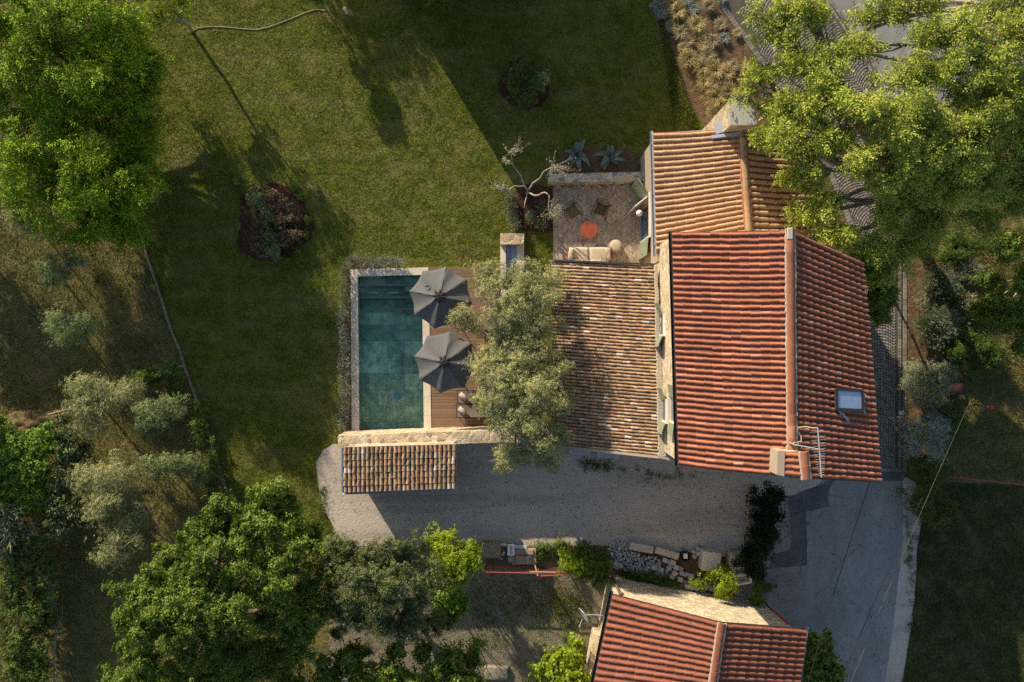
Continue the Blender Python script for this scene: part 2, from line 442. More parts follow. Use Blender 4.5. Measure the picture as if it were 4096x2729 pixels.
GRAV = [(1330, 1775), (1290, 1800), (1268, 1850), (1276, 1950), (1296, 2040), (1340, 2120), (1388, 2185), (1560, 2200), (1900, 2180), (2050, 2195), (2400, 2180), (2600, 2200), (2780, 2215), (2960, 2240), (2975, 2180), (2992, 2060), (3000, 1985),
        (3120, 1988), (3190, 1982), (3290, 1952), (3340, 1915), (3300, 1850), (2600, 1770), (2200, 1760), (1500, 1765)]
sheet('gravel_drive', wob(px(GRAV), 0.045, 0.3, 7), 0.010, m_gravel)
sheet('yard', wob(px([(1330, 2290), (1500, 2215), (1900, 2200), (2060, 2240), (2430, 2270), (2440, 3000), (2050, 3000), (1300, 3000)]), 0.08, 0.4, 8), 0.006, m_yard)
sheet('road', px([(3500, 1850), (3612, 1925), (3612, 2060), (3606, 2240), (3590, 2340), (3574, 2500), (3552, 2640), (3538, 2740), (3500, 3400), (2900, 3400), (3222, 2740), (3215, 2500), (3225, 2400), (3224, 2045), (3240, 1990), (3300, 1900)]), 0.012, m_asph)
sheet('forecourt', px([(2985, 1950), (3225, 1960), (3232, 2300), (3236, 2420), (3226, 2520), (3060, 2520), (2700, 2380), (2940, 2250)]), 0.008, m_conc)
sheet('road_patch', wob(px([(3153, 1987), (3225, 1960), (3345, 1915), (3313, 1960), (3313, 2028), (3224, 2045), (3230, 2262), (3072, 2276), (3100, 2215), (3160, 2200), (3168, 2150)]), 0.025, 0.25, 12), 0.016, m_asph2)
fan = [(3050 + 185 * math.cos(t), 2430 - 155 * math.sin(t)) for t in np.linspace(0, PI * 0.62, 16)] + [(2960, 2400), (3080, 2450), (3215, 2530)]
sheet('concrete_apron', px(fan), 0.020, m_conc)
sheet('gravel_shoulder', wob(px([(3610, 1905), (3665, 1930), (3692, 2050), (3668, 2200), (3664, 2330), (3648, 2480), (3628, 2620), (3602, 2760), (3540, 3400), (3500, 3400), (3536, 2740), (3573, 2500), (3589, 2340), (3605, 2240), (3611, 2060)]), 0.03, 0.3, 9), 0.009, m_gravel)
sheet('road_channel', px([(3516, 1887), (3618, 1890), (3622, 1905), (3610, 1925), (3516, 1922)]), 0.016, m_asph2)
sheet('parking_area', px([(3310, -900), (3310, 0), (3480, 240), (3560, 420), (3700, 470), (3900, 350), (4300, 250), (5000, -300), (5000, -900)]), 0.006, m_asph)

# planting beds on the lawn
def ell(cx, cy, rx, ry, n=40, seed=0, wv=0.05):
    r_ = random.Random(seed); ph = [r_.uniform(0, 6) for _ in range(4)]
    return [(cx + rx * math.cos(t) * (1 + wv * math.sin(3 * t + ph[0]) + wv * 0.6 * math.sin(5 * t + ph[1])), cy + ry * math.sin(t) * (1 + wv * math.sin(2 * t + ph[2]))) for t in np.linspace(0, 2 * PI, n, endpoint=False)]
sheet('mulch_bed', wob(px(ell(1090, 892, 148, 166, seed=4, wv=0.09)), 0.07, 0.15, 5), 0.012, m_mulch, None)
tag(bpy.data.objects['mulch_bed'], kind='structure')
sheet('mulch_bed', wob(px(ell(2098, 338, 100, 102, seed=2, wv=0.1)), 0.09, 0.15, 6), 0.012, m_mulch)
sheet('mulch_bed', wob(px([(2060, 770), (2085, 740), (2130, 735), (2190, 748), (2211, 760), (2211, 925), (2120, 930), (2072, 925), (2040, 880), (2035, 800)]), 0.04, 0.3, 3), 0.012, m_mulch)
sheet('agave_bed', wob(px([(2240, 610), (2300, 590), (2400, 585), (2520, 600), (2560, 640), (2562, 695), (2200, 700)]), 0.06, 0.3, 3), 0.012, m_soil)
sheet('pool_border', wob(px([(1378, 1052), (1590, 1046), (1600, 1078), (1403, 1084), (1408, 1730), (1382, 1730)]), 0.04, 0.3, 5), 0.012, m_soil)
sheet('plank_verge', wob(px([(2440, 2190), (2760, 2205), (2960, 2240), (2940, 2400), (2440, 2290)]), 0.05, 0.3, 5), 0.014, m_soil)

# ---- cobbled drive: segmental arches of small setts
m_cob = M('cobble', (0.235, 0.205, 0.178), (0.17, 0.15, 0.135), scale=30, rough=0.85, bump=0.3, bscale=40, bdist=0.01, island=0.3)
m_joint = M_ground('cobble_joint', [(0.12, 0.105, 0.088), (0.08, 0.07, 0.058), (0.085, 0.085, 0.055)], (20, 2), bump=0.3)
CLEFT = [(2862, -600), (2862, 0), (3046, 259), (3200, 470), (3310, 690), (3400, 900), (3440, 1040), (3440, 1890)]
CRIGHT = [(3310, -600), (3310, 0), (3482, 250), (3560, 470), (3608, 750), (3610, 1000), (3608, 1889)]
cob_poly = px(CLEFT + CRIGHT[::-1])
sheet('drive_bed', cob_poly, 0.008, m_joint)
def pip(poly, P):
    P = np.asarray(P); inside = np.zeros(len(P), bool); n = len(poly)
    for i in range(n):
        x1, y1 = poly[i]; x2, y2 = poly[(i + 1) % n]
        c = ((y1 > P[:, 1]) != (y2 > P[:, 1])) & (P[:, 0] < (x2 - x1) * (P[:, 1] - y1) / ((y2 - y1) if abs(y2 - y1) > 1e-9 else 1e-9) + x1)
        inside ^= c
    return inside
def setts(area, ang, W=1.35, d=0.135, R0=0.98):
    cs, sn = math.cos(ang), math.sin(ang)
    pts = np.array(area); c0 = pts.mean(0); ext = max(np.ptp(pts[:, 0]), np.ptp(pts[:, 1])) * 0.75
    cells = []
    half = math.asin(W / 2 / R0)
    k = max(3, int(2 * half * R0 / d))
    for ci in range(int(-ext / W), int(ext / W) + 1):
        for ri in range(int(-ext / d), int(ext / d) + 1):
            y0 = ri * d
            for j in range(k):
                a0 = -half + 2 * half * j / k; a1 = -half + 2 * half * (j + 1) / k
                g = 0.011; jt = rng.uniform(-0.006, 0.006, 8)
                quad = []
                for (a, rr) in ((a0 + g / R0, 0), (a1 - g / R0, 0), (a1 - g / R0, d - 2 * g), (a0 + g / R0, d - 2 * g)):
                    quad.append((ci * W + R0 * math.sin(a), y0 + R0 * math.cos(a) + rr))
                q = np.array(quad) + jt.reshape(4, 2)
                q = np.stack([q[:, 0] * cs - q[:, 1] * sn + c0[0], q[:, 0] * sn + q[:, 1] * cs + c0[1]], 1)
                cells.append(q)
    C = np.array(cells); mid = C.mean(1)
    C = C[pip(area, mid)]
    n = len(C); z = rng.uniform(0.022, 0.034, n)
    mid = C.mean(1, keepdims=True); inner = mid + (C - mid) * 0.8
    top = np.concatenate([inner, np.repeat(z[:, None, None], 4, 1)], 2)
    low = np.concatenate([C, np.full((n, 4, 1), 0.012)], 2)
    faces = []
    V = np.concatenate([top, low], 1).reshape(-1, 3)
    base = (np.arange(n) * 8)[:, None]
    f = np.array([[0, 1, 2, 3], [4, 5, 1, 0], [5, 6, 2, 1], [6, 7, 3, 2], [7, 4, 0, 3]])
    F = (base[:, :, None] + f[None]).reshape(-1, 4)
    me = bpy.data.meshes.new('cobbles'); me.vertices.add(len(V)); me.loops.add(F.size); me.polygons.add(len(F))
    me.vertices.foreach_set('co', V.astype(np.float32).ravel()); me.loops.foreach_set('vertex_index', F.astype(np.int32).ravel())
    me.polygons.foreach_set('loop_start', np.arange(0, F.size, 4, dtype=np.int32)); me.materials.append(m_cob); me.update(calc_edges=True)
    return me
def inset_line(l, dx): return [(x + dx, y) for x, y in l]
area1 = px([(2890, -250), (3052, 232), (3230, 480), (3336, 690), (3424, 900), (3462, 1080), (3462, 1100), (3586, 1100), (3586, 1000), (3584, 750), (3536, 470), (3458, 250), (3286, 0), (3286, -250)])
area2 = px([(3446, 1105), (3586, 1105), (3584, 1870), (3446, 1870)])
for ar, an in ((area1, R(38)), (area2, 0.0)):
    o = bpy.data.objects.new('cobbles', setts(ar, an)); COL.objects.link(o); tag(o, kind='stuff')
# border course of squared blocks
mb = MB()
def course(line, w, L, z=0.035):
    pts = [Vector(A(x, y)) for x, y in line]
    for a, b in zip(pts[:-1], pts[1:]):
        D = b - a; n = max(1, int(D.length / L)); ang = math.atan2(D.y, D.x)
        for i in range(n):
            p = a.lerp(b, (i + 0.5) / n)
            mb.cbox((p.x, p.y, z / 2 + 0.004 + random.uniform(-0.003, 0.003)), (D.length / n - 0.015, w, z), 0.008, ang + random.uniform(-0.02, 0.02))
course([(3618, 1889), (3620, 1000), (3618, 750), (3570, 465), (3492, 250), (3320, 0)], 0.17, 0.26)
course([(3598, 1880), (3599, 1000), (3597, 750), (3549, 470), (3471, 250), (3299, 0)], 0.14, 0.15)
course([(2872, -200), (2872, 0), (3050, 250), (3212, 475), (3320, 690), (3405, 900)], 0.24, 0.15)
course([(3446, 1880), (3606, 1880)], 0.16, 0.16)
tag(mb.build('drive_edging', m_cob), kind='structure')
# ================================================================== buildings
m_tile_new = M('red_roof_tile', (0.345, 0.128, 0.068), (0.27, 0.097, 0.052), scale=7, rough=0.85, bump=0.15, bscale=60, bdist=0.005, island=0.12, ramp=[(0, (0.22, 0.085, 0.055)), (0.06, (0.29, 0.106, 0.057)), (0.5, (0.335, 0.122, 0.064)), (0.93, (0.365, 0.14, 0.075)), (0.97, (0.47, 0.22, 0.14)), (1.0, (0.30, 0.15, 0.09))], c3=(0.20, 0.085, 0.055), scale3=1.6, f3=0.55)
m_tile_new2 = M('sienna_roof_tile', (0.275, 0.097, 0.053), (0.21, 0.074, 0.041), scale=7, rough=0.8, bump=0.15, bscale=60, bdist=0.005, island=0.15, c3=(0.16, 0.065, 0.042), scale3=1.5, f3=0.5)
m_tile_cream = M('straw_roof_tile', (0.48, 0.335, 0.19), (0.37, 0.235, 0.125), scale=5, rough=0.85, bump=0.2, bscale=50, bdist=0.006, island=0.15, c3=(0.30, 0.16, 0.08), scale3=2.0, f3=0.5)
m_pan_orange = M('orange_pan_tile', (0.42, 0.17, 0.09), (0.33, 0.13, 0.07), scale=6, rough=0.85, island=0.15)
OLD = [(0, (0.22, 0.125, 0.07)), (0.12, (0.33, 0.19, 0.10)), (0.24, (0.40, 0.24, 0.14)), (0.36, (0.20, 0.14, 0.085)), (0.48, (0.46, 0.29, 0.17)), (0.58, (0.33, 0.27, 0.15)), (0.68, (0.42, 0.17, 0.11)),
       (0.78, (0.27, 0.19, 0.11)), (0.87, (0.50, 0.34, 0.22)), (0.945, (0.36, 0.22, 0.13)), (0.965, (0.66, 0.52, 0.46)), (1.0, (0.66, 0.54, 0.50))]
m_pan_red = M('shaded_red_pan_tile', (0.25, 0.085, 0.05), (0.18, 0.06, 0.038), scale=8, rough=0.9, island=0.15)  # red darkened to carry the barrel shadows in the channels
m_tile_old = M('old_roof_tile', (0.36, 0.23, 0.13), (0.12, 0.085, 0.05), scale=9, rough=0.9, bump=0.6, bscale=40, bdist=0.012, ramp=[(p, tuple(x * 1.3 for x in c_)) for p, c_ in OLD], c3=(0.10, 0.075, 0.045), scale3=3.2, f3=0.7)
m_pan_dark = M('mossy_pan_tile', (0.13, 0.09, 0.055), (0.07, 0.055, 0.035), scale=8, rough=0.95, bump=0.5, bscale=20, island=0.3)
m_mortar = M('roof_mortar', (0.50, 0.43, 0.32), (0.36, 0.31, 0.23), scale=18, rough=0.95, bump=0.6, bscale=25)
m_metal_dk = M('dark_gutter_metal', (0.045, 0.04, 0.038), (0.06, 0.052, 0.047), scale=6, rough=0.5, metal=0.4)
m_zinc = M('zinc_sheet', (0.42, 0.45, 0.48), (0.34, 0.37, 0.42), scale=5, rough=0.45, metal=0.5)
m_render = M('beige_render', (0.40, 0.32, 0.235), (0.36, 0.285, 0.21), scale=3, rough=0.92, bump=0.25, bscale=50, bdist=0.006, c3=(0.30, 0.24, 0.18), scale3=0.8, f3=0.3)
m_house_stone = M_stone('house_rubble', [(0.62, 0.48, 0.29), (0.50, 0.37, 0.21), (0.66, 0.55, 0.38), (0.42, 0.32, 0.20), (0.70, 0.60, 0.44)], (0.66, 0.57, 0.42), scale=5.5, edge=0.07, bump=0.9, stretch=(1, 1, 1.2), bdist=0.04)
m_wall_cream = M_stone('pale_plastered_stone', [(0.62, 0.51, 0.34), (0.52, 0.42, 0.27), (0.68, 0.58, 0.40), (0.44, 0.35, 0.22)], (0.66, 0.56, 0.39), scale=3.6, edge=0.07, bump=1.0, stretch=(1.0, 1.0, 2.2), bdist=0.08)
m_rubble = M_stone('golden_rubble', [(0.46, 0.32, 0.16), (0.36, 0.25, 0.14), (0.52, 0.40, 0.23), (0.30, 0.21, 0.13), (0.56, 0.46, 0.31), (0.42, 0.33, 0.20)], (0.50, 0.46, 0.40), scale=3.1, edge=0.075, bump=0.8)
m_rubble2 = M_stone('grey_gold_rubble', [(0.42, 0.31, 0.18), (0.30, 0.25, 0.19), (0.47, 0.38, 0.25), (0.21, 0.20, 0.185), (0.50, 0.43, 0.32), (0.36, 0.29, 0.19)], (0.48, 0.46, 0.42), scale=3.2, edge=0.085, bump=0.8)
m_white = M('white_paint', (0.74, 0.70, 0.62), (0.68, 0.64, 0.56), scale=8, rough=0.6)
m_sage = M('sage_shutter_paint', (0.235, 0.26, 0.175), (0.21, 0.235, 0.155), scale=5, rough=0.55, bump=0.05)
m_limestone = M('pale_limestone', (0.66, 0.57, 0.45), (0.59, 0.505, 0.395), scale=3, rough=0.7, bump=0.12, bscale=50, bdist=0.004, c3=(0.50, 0.42, 0.32), scale3=1.5, f3=0.3)
m_glass = M('window_glass', (0.05, 0.07, 0.09), (0.06, 0.08, 0.1), scale=2, rough=0.06, spec=0.8)
m_skyglass = M('skylight_glass', (0.30, 0.38, 0.52), (0.26, 0.34, 0.47), scale=3, rough=0.12, spec=0.9)
m_wood = M('weathered_wood', (0.34, 0.24, 0.145), (0.22, 0.155, 0.095), scale=5, rough=0.85, bump=0.4, bscale=24, island=0.15, stretch=(1, 6, 1))
m_rust = M('rusty_paint', (0.30, 0.075, 0.045), (0.20, 0.055, 0.035), scale=14, rough=0.75, bump=0.2, bscale=40)
m_dark = M('dark_void', (0.03, 0.027, 0.024), rough=0.95)

def tile_roof(name, E0, E1, R1, R0, ncol, nrow, mats, parent, frac=0.30, amp=0.0, seed=0, jit=0.0, pitch_step=0.022, seg=7, label=None, pan_step=0.02, barrel_h=1.0, skip=None):
    """real overlapping barrel tiles on pans. E0-E1 eave, R0-R1 ridge"""
    E0, E1, R0, R1 = map(Vector, (E0, E1, R0, R1)); r_ = random.Random(seed)
    N = (E1 - E0).cross(R0 - E0).normalized()
    if N.z < 0: N = -N
    ph = [r_.uniform(0, 6) for _ in range(5)]
    def P(u, v):
        p = E0.lerp(E1, u).lerp(R0.lerp(R1, u), v)
        if amp: p = p + N * amp * (math.sin(2.2 * v * 3 + ph[0] + u * 3) + 0.6 * math.sin(7 * u + ph[1])) + (E1 - E0).normalized() * amp * 1.1 * math.sin(4.4 * v + ph[2] + 1.7 * u)
        return p
    mb = MB()
    for i in range(ncol):
        u = (i + 0.5) / ncol
        for j in range(nrow):
            v0, v1 = j / nrow, (j + 1.12) / nrow
            vt = min(v1, 1.0)
            a, b = P(u, v0), P(u, vt)
            w = ((P(min(1, u + 0.5 / ncol), (v0 + vt) / 2) - P(max(0, u - 0.5 / ncol), (v0 + vt) / 2)).length)
            ax = (b - a).normalized(); sd = ax.cross(N).normalized(); up = sd.cross(ax).normalized()
            off = sd * r_.gauss(0, jit) ; rot = r_.gauss(0, jit * 1.2)
            r0 = w * frac * (1.06 + r_.gauss(0, jit * 2)); r1 = w * frac * 0.96
            l0 = pitch_step + abs(r_.gauss(0, jit * 0.5))
            V = []
            for (c, rr, lift, s_) in ((a + off + sd * rot, r0, l0, 1), (b + off - sd * rot, r1, 0.0, 0)):
                for k in range(seg + 1):
                    t = PI * k / seg
                    V.append(c + sd * (rr * math.cos(t)) + up * (lift + rr * math.sin(t) * barrel_h))
            # front lip: inner ring for thickness
            for k in range(seg + 1):
                t = PI * k / seg
                V.append(a + off + sd * rot + sd * ((r0 - 0.022) * math.cos(t)) + up * (l0 + max(0, (r0 * barrel_h - 0.022)) * math.sin(t)))
            F = [(k, k + 1, seg + 2 + k, seg + 1 + k) for k in range(seg)]
            F += [(k + 1, k, 2 * seg + 2 + k, 2 * seg + 3 + k) for k in range(seg)]
            mb.add(V, F, 0)
            # pan between this column and the next
            u0, u1 = u + 0.0 / ncol, min(1.0, u + 1.0 / ncol)
            if i == 0:
                q = [P(0, v0), P(u, v0), P(u, vt), P(0, vt)]
                mb.add([q[0] + N * pan_step, q[1] + N * pan_step, q[2], q[3]], [(0, 1, 2, 3)], 1)
            if u1 > u0:
                q = [P(u0, v0), P(u1, v0), P(u1, vt), P(u0, vt)]
                mb.add([q[0] + N * pan_step, q[1] + N * pan_step, q[2], q[3], q[0] - N * 0.01, q[1] - N * 0.01], [(0, 1, 2, 3), (4, 5, 1, 0)], 1)
    # underside slab
    q = [P(0, 0), P(1, 0), P(1, 1), P(0, 1)]
    mb.add([p - N * (0.012 + 2.2 * amp) for p in q] + [p - N * (0.11 + 2.2 * amp) for p in q], [(0, 1, 2, 3), (7, 6, 5, 4), (0, 4, 5, 1), (1, 5, 6, 2), (2, 6, 7, 3), (3, 7, 4, 0)], 2)
    o = mb.build(name, mats, parent)
    if label: o['label'] = label
    return o

def ridge_caps(name, a, b, n, r, mats, parent, mortar=True, lift=0.03, jit=0.004, label=None):
    mb = MB(); a = Vector(a); b = Vector(b)
    ax = (b - a).normalized(); sd = ax.cross(Vector((0, 0, 1))).normalized(); up = sd.cross(ax)
    for i in range(n):
        p = a.lerp(b, i / n); q = a.lerp(b, (i + 1.08) / n if i < n - 1 else 1.0)
        V = []
        o_ = sd * random.gauss(0, jit)
        for c, rr, li in ((p + o_, r * 1.08, lift + 0.02), (q + o_, r * 0.95, lift)):
            for k in range(9):
                t = PI * k / 8
                V.append(c + sd * rr * math.cos(t) + up * (li - 0.03 + rr * math.sin(t) * 0.8))
        V.append(p + o_)
        F = [(k, k + 1, 10 + k, 9 + k) for k in range(8)] + [(k + 1, k, 18) for k in range(8)]
        mb.add(V, F, 0)
    if mortar:
        k = max(8, int((b - a).length / 0.12))
        for s_ in (-1, 1):
            for i in range(k):
                p = a.lerp(b, (i + 0.5) / k) + sd * s_ * (r * 1.02 + random.uniform(-0.015, 0.02)) + up * (lift - 0.02)
                mb.cbox(p, (0.07 + random.random() * 0.04, (b - a).length / k * 1.2, 0.06), 0.015, math.atan2(ax.y, ax.x) - PI / 2, 1)
    o = mb.build(name, mats, parent, smooth=False)
    if label: o['label'] = label
    return o

def wall_ring(corners, z0, tops, mat, parent, name='wall', th=0.25, label=None):
    """solid wall body: plan polygon with a top height per corner"""
    mb = MB(); n = len(corners)
    P = [(c[0], c[1], z0) for c in corners] + [(c[0], c[1], t) for c, t in zip(corners, tops)]
    F = [(i, (i + 1) % n, n + (i + 1) % n, n + i) for i in range(n)]
    F.append(tuple(range(n, 2 * n)))
    mb.add(P, F)
    o = mb.build(name, mat, parent)
    if label: o['label'] = label
    return o

def gutter(name, a, b, r, mat, parent, n=6):
    mb = MB(); a = Vector(a); b = Vector(b); ax = (b - a).normalized(); sd = ax.cross(Vector((0, 0, 1))).normalized(); up = Vector((0, 0, 1))
    V = []
    for c in (a, b):
        for k in range(n + 1):
            t = PI + PI * k / n; V.append(c + sd * r * math.cos(t) + up * r * math.sin(t))
        for k in range(n + 1):
            t = PI + PI * k / n; V.append(c + sd * (r - 0.012) * math.cos(t) + up * (r - 0.012) * math.sin(t))
    m_ = n + 1; F = []
    for k in range(n):
        F.append((k, k + 1, 2 * m_ + k + 1, 2 * m_ + k)); F.append((m_ + k + 1, m_ + k, 3 * m_ + k, 3 * m_ + k + 1))
        F.append((k + 1, k, m_ + k, m_ + k + 1)); F.append((2 * m_ + k, 2 * m_ + k + 1, 3 * m_ + k + 1, 3 * m_ + k))
    F += [(0, 2 * m_, 3 * m_, m_), (n, m_ + n, 3 * m_ + n, 2 * m_ + n)]
    mb.add(V, F)
    L = (b - a).length; k = max(2, int(L / 1.0))
    for i in range(k):
        p = a.lerp(b, (i + 0.5) / k); mb.box(p + up * 0.005, (0.02, 2 * r + 0.02, 0.012), math.atan2(ax.y, ax.x))
    return mb.build(name, mat, parent)

def shutter(parent, hinge, ang, w, h, z0, mat=None, name='shutter', hard=True):
    """boarded shutter leaf standing at angle ang from its hinge"""
    mb = MB(); d = Vector((math.cos(ang), math.sin(ang), 0)); c = Vector((hinge[0], hinge[1], 0)) + d * w / 2
    mb.cbox((c.x, c.y, z0 + h / 2), (w, 0.04, h), 0.006, ang)
    nrm = Vector((-d.y, d.x, 0))
    for zz in (0.15, 0.85):
        for s_ in (-1, 1):
            p = c + nrm * 0.026 * s_; mb.box((p.x, p.y, z0 + h * zz), (w * 0.92, 0.014, 0.09), ang)
    o = mb.build(name, mat or m_sage, parent)
    if hard:
        hb = MB()
        for s_ in (-1, 1):
            p = c + nrm * 0.037 * s_ + d * (w * 0.30)
            hb.tube([(p.x, p.y, z0 + h * 0.45), (p.x, p.y, z0 + h * 0.55)], 0.012, 6)
        hb.tube([Vector((c.x, c.y, z0 + h + 0.006)) - d * w * 0.2, Vector((c.x, c.y, z0 + h + 0.03)) , Vector((c.x, c.y, z0 + h + 0.03)) + nrm * 0.10], 0.010, 5)
        hb.build('latch', m_metal_dk, o)
    return o

# ---------------------------------------------------------------- tall main house
he, hr = 7.0, 8.8
EL0, EL1 = A(2690, 931, he), A(2716, 1862, he)      # west eave, north and south end
RR0, RR1 = A(3159, 919, hr), A(3171, 1912, hr)      # ridge
ER0, ER1 = A(3448, 1045, he), A(3519, 1929, he)     # east eave
hc = (EL0 + ER1) / 2
house = thing('farmhouse', (hc.x, hc.y, 0), 'tall stone farmhouse with a red tiled gable roof, the highest house in view', 'house')
gn = A(3159, 921, hr)
wc = [(EL0.x + 0.06, EL0.y - 0.1), (EL1.x + 0.02, EL1.y + 0.12), (RR1.x, RR1.y + 0.12), (ER1.x - 0.15, ER1.y + 0.12), (ER0.x - 0.15, ER0.y - 0.1), (RR0.x, RR0.y - 0.1)]
wall_ring(wc, 0, [he - 0.12, he - 0.12, hr - 0.16, he - 0.12, he - 0.12, hr - 0.16], m_house_stone, house)
tile_roof('roof_slope', EL0, EL1, RR1, RR0, 40, 12, [m_tile_new, m_pan_red, m_metal_dk], house, frac=0.29, amp=0.022, seed=1, pitch_step=0.012, jit=0.006, barrel_h=1.2)
tile_roof('roof_slope', ER0, ER1, RR1, RR0, 38, 12, [m_tile_new, m_pan_red, m_metal_dk], house, frac=0.30, amp=0.02, seed=2, jit=0.006, pitch_step=0.03, barrel_h=1.2)
ridge_caps('ridge_cap', RR0 + Vector((0, 0.02, 0.03)), A(3168, 1797, hr + 0.03), 19, 0.145, [m_tile_new, m_mortar], house)
mb = MB(); p = A(3160, 935, hr + 0.15); mb.cbox((p.x, p.y, hr + 0.14), (0.2, 0.42, 0.08), 0.02); o = mb.build('ridge_stone', m_mortar, house)
gutter('gutter', EL0 + Vector((-0.06, 0.05, -0.08)), EL1 + Vector((-0.06, -0.05, -0.08)), 0.085, m_metal_dk, house)
# upper window just under the eave and the two windows above the low roof
def side_window(y0, y1, z0, z1, xw, leaf, open_up=R(205), open_dn=R(155)):
    fr = MB(); yc = (y0 + y1) / 2; L = abs(y1 - y0); hh = z1 - z0
    for (cy, cz, dy, dz) in ((y0, (z0 + z1) / 2, 0.07, hh), (y1, (z0 + z1) / 2, 0.07, hh), (yc, z1, L + 0.07, 0.07)):
        fr.box((xw - 0.03, cy, cz), (0.10, dy, dz))
    w = fr.build('window', m_white, house)
    s_ = MB().cbox((xw - 0.07, yc, z0 - 0.03), (0.22, L + 0.2, 0.06), 0.01).build('sill', m_limestone, w)
    g_ = MB().box((xw - 0.012, yc, (z0 + z1) / 2), (0.02, L - 0.05, hh - 0.06)).build('pane', m_glass, w)
    for (hy, an) in ((max(y0, y1), R(90) + leaf), (min(y0, y1), R(270) - leaf)):
        d = Vector((math.cos(an), math.sin(an)))
        mbs = MB(); c = Vector((xw - 0.09, hy)) + d * 0.26
        mbs.cbox((c.x, c.y, (z0 + z1) / 2), (0.50, 0.035, hh), 0.006, an)
        mbs.box((c.x - 0.02, c.y, z1 + 0.004), (0.3, 0.02, 0.02), an)
        mbs.build('shutter', m_sage, w)
def wx(y): # west wall x at world y
    t = (y - EL0.y) / (EL1.y - EL0.y); return EL0.x + 0.06 + (EL1.x - EL0.x - 0.04) * t
for (ya, yb, z0, z1, leaf) in ((1258, 1342, 3.95, 4.75, R(22)), (1598, 1688, 3.95, 4.85, R(18)), (1590, 1692, 5.75, 6.7, R(8))):
    k = (z0 + z1) / 2; P0 = A(2640, ya, k); P1 = A(2640, yb, k)
    side_window(P0.y, P1.y, z0, z1, wx((P0.y + P1.y) / 2), leaf)
# skylight in the east slope
sk = [on_plane(x, y, ER0, ER1, RR1) for x, y in ((3331, 1556), (3434, 1563), (3436, 1641), (3333, 1637))]
nn = (sk[1] - sk[0]).cross(sk[3] - sk[0]).normalized(); nn = nn if nn.z > 0 else -nn
mb = MB()
def framebar(a, b, t, up, m=0):
    d = (b - a).normalized(); s_ = d.cross(nn).normalized() * t / 2
    mb.add([a - s_, b - s_, b + s_, a + s_, a - s_ + nn * up, b - s_ + nn * up, b + s_ + nn * up, a + s_ + nn * up], [(3, 2, 1, 0), (4, 5, 6, 7), (0, 1, 5, 4), (1, 2, 6, 5), (2, 3, 7, 6), (3, 0, 4, 7)], m)
for i in range(4): framebar(sk[i], sk[(i + 1) % 4], 0.11, 0.20)
sky_o = mb.build('skylight', m_metal_dk, house)
MB().add([p + nn * 0.17 for p in sk], [(0, 1, 2, 3)] if (sk[1] - sk[0]).cross(sk[3] - sk[0]).z > 0 else [(3, 2, 1, 0)]).build('pane', m_skyglass, sky_o)
mb = MB()
for k in range(26):
    u = random.random(); p = on_plane(3434 + random.gauss(14, 9), 1560 + random.random() * 100, ER0, ER1, RR1) if k < 18 else on_plane(3350 + (k - 18) * 5, 1645 + (k - 18) * 5, ER0, ER1, RR1)
    mb.cbox(p + nn * 0.085, (0.06 + 0.1 * random.random(), 0.05 + 0.05 * random.random(), 0.03), 0.01, random.random() * 3)
mb.build('flashing', m_zinc, house)
# chimney straddling the south end of the ridge
cz = hr + 0.55
ch = MB()
c0, c1, c2, c3 = A(3112, 1803, cz), A(3140, 1803, cz), A(3137, 1906, cz), A(3108, 1900, cz)
ch.prism([tuple(p[:2]) for p in (c0, c1, c2, c3)], hr - 1.0, cz, 0)
chm = ch.build('chimney', m_render, house)
q = [A(3141, 1806, cz - 0.1), A(3136, 1903, cz - 0.1), A(3206, 1911, cz + 0.12), A(3206, 1808, cz + 0.12)]
MB().prism([tuple(p[:2]) for p in (q[0], q[1], q[2], q[3])], hr - 1.2, cz - 0.16).build('chimney_stack', m_mortar, chm)
tile_roof('chimney_roof', q[0], q[1], q[2], q[3], 4, 2, [m_tile_new, m_tile_new, m_mortar], chm, frac=0.3, seed=5)
ridge_caps('chimney_ridge', A(3214, 1806, cz + 0.14), A(3226, 1918, cz + 0.14), 2, 0.135, [m_tile_new, m_mortar], chm)

# ---------------------------------------------------------------- north wing with straw coloured tiles
he, hr = 4.0, 5.1
a0, a1 = A(2613, 533, he), A(2626, 1006, he); r0, r1 = A(2966, 512, hr), A(2995, 935, hr); b0, b1 = A(3238, 560, he), A(3262, 935, he)
wc0 = (a0 + b1) / 2
wing = thing('north_wing', (wc0.x, wc0.y, 0), 'single storey rendered wing with straw coloured barrel tiles and a big stone chimney', 'house')
wall_ring([(a0.x + 0.1, a0.y - 0.12), (a1.x + 0.1, a1.y - 0.4), (r1.x, r1.y - 0.4), (b1.x - 0.15, b1.y - 0.4), (b0.x - 0.15, b0.y - 0.12), (r0.x, r0.y - 0.12)], 0,
          [he - 0.12, he - 0.12, hr - 0.15, he - 0.12, he - 0.12, hr - 0.15], m_render, wing)
tile_roof('roof_slope', a0, a1, r1, r0, 21, 9, [m_tile_cream, m_pan_orange, m_mortar], wing, frac=0.31, amp=0.02, seed=11, jit=0.004)
tile_roof('roof_slope', b0, b1, r1, r0, 17, 7, [m_tile_cream, m_pan_orange, m_mortar], wing, frac=0.33, amp=0.025, seed=12, jit=0.006)
ridge_caps('ridge_cap', r0 + Vector((0, 0, 0.02)), r1 + Vector((0, 0, 0.02)), 10, 0.135, [m_tile_cream, m_pan_orange], wing)
gutter('gutter', a0 + Vector((-0.06, 0.12, -0.08)), a1 + Vector((-0.06, -0.2, -0.08)), 0.07, m_zinc, wing)
o = gutter('gutter', A(2624, 1010, he - 0.2), A(2672, 1008, he - 0.2), 0.09, m_zinc, wing)
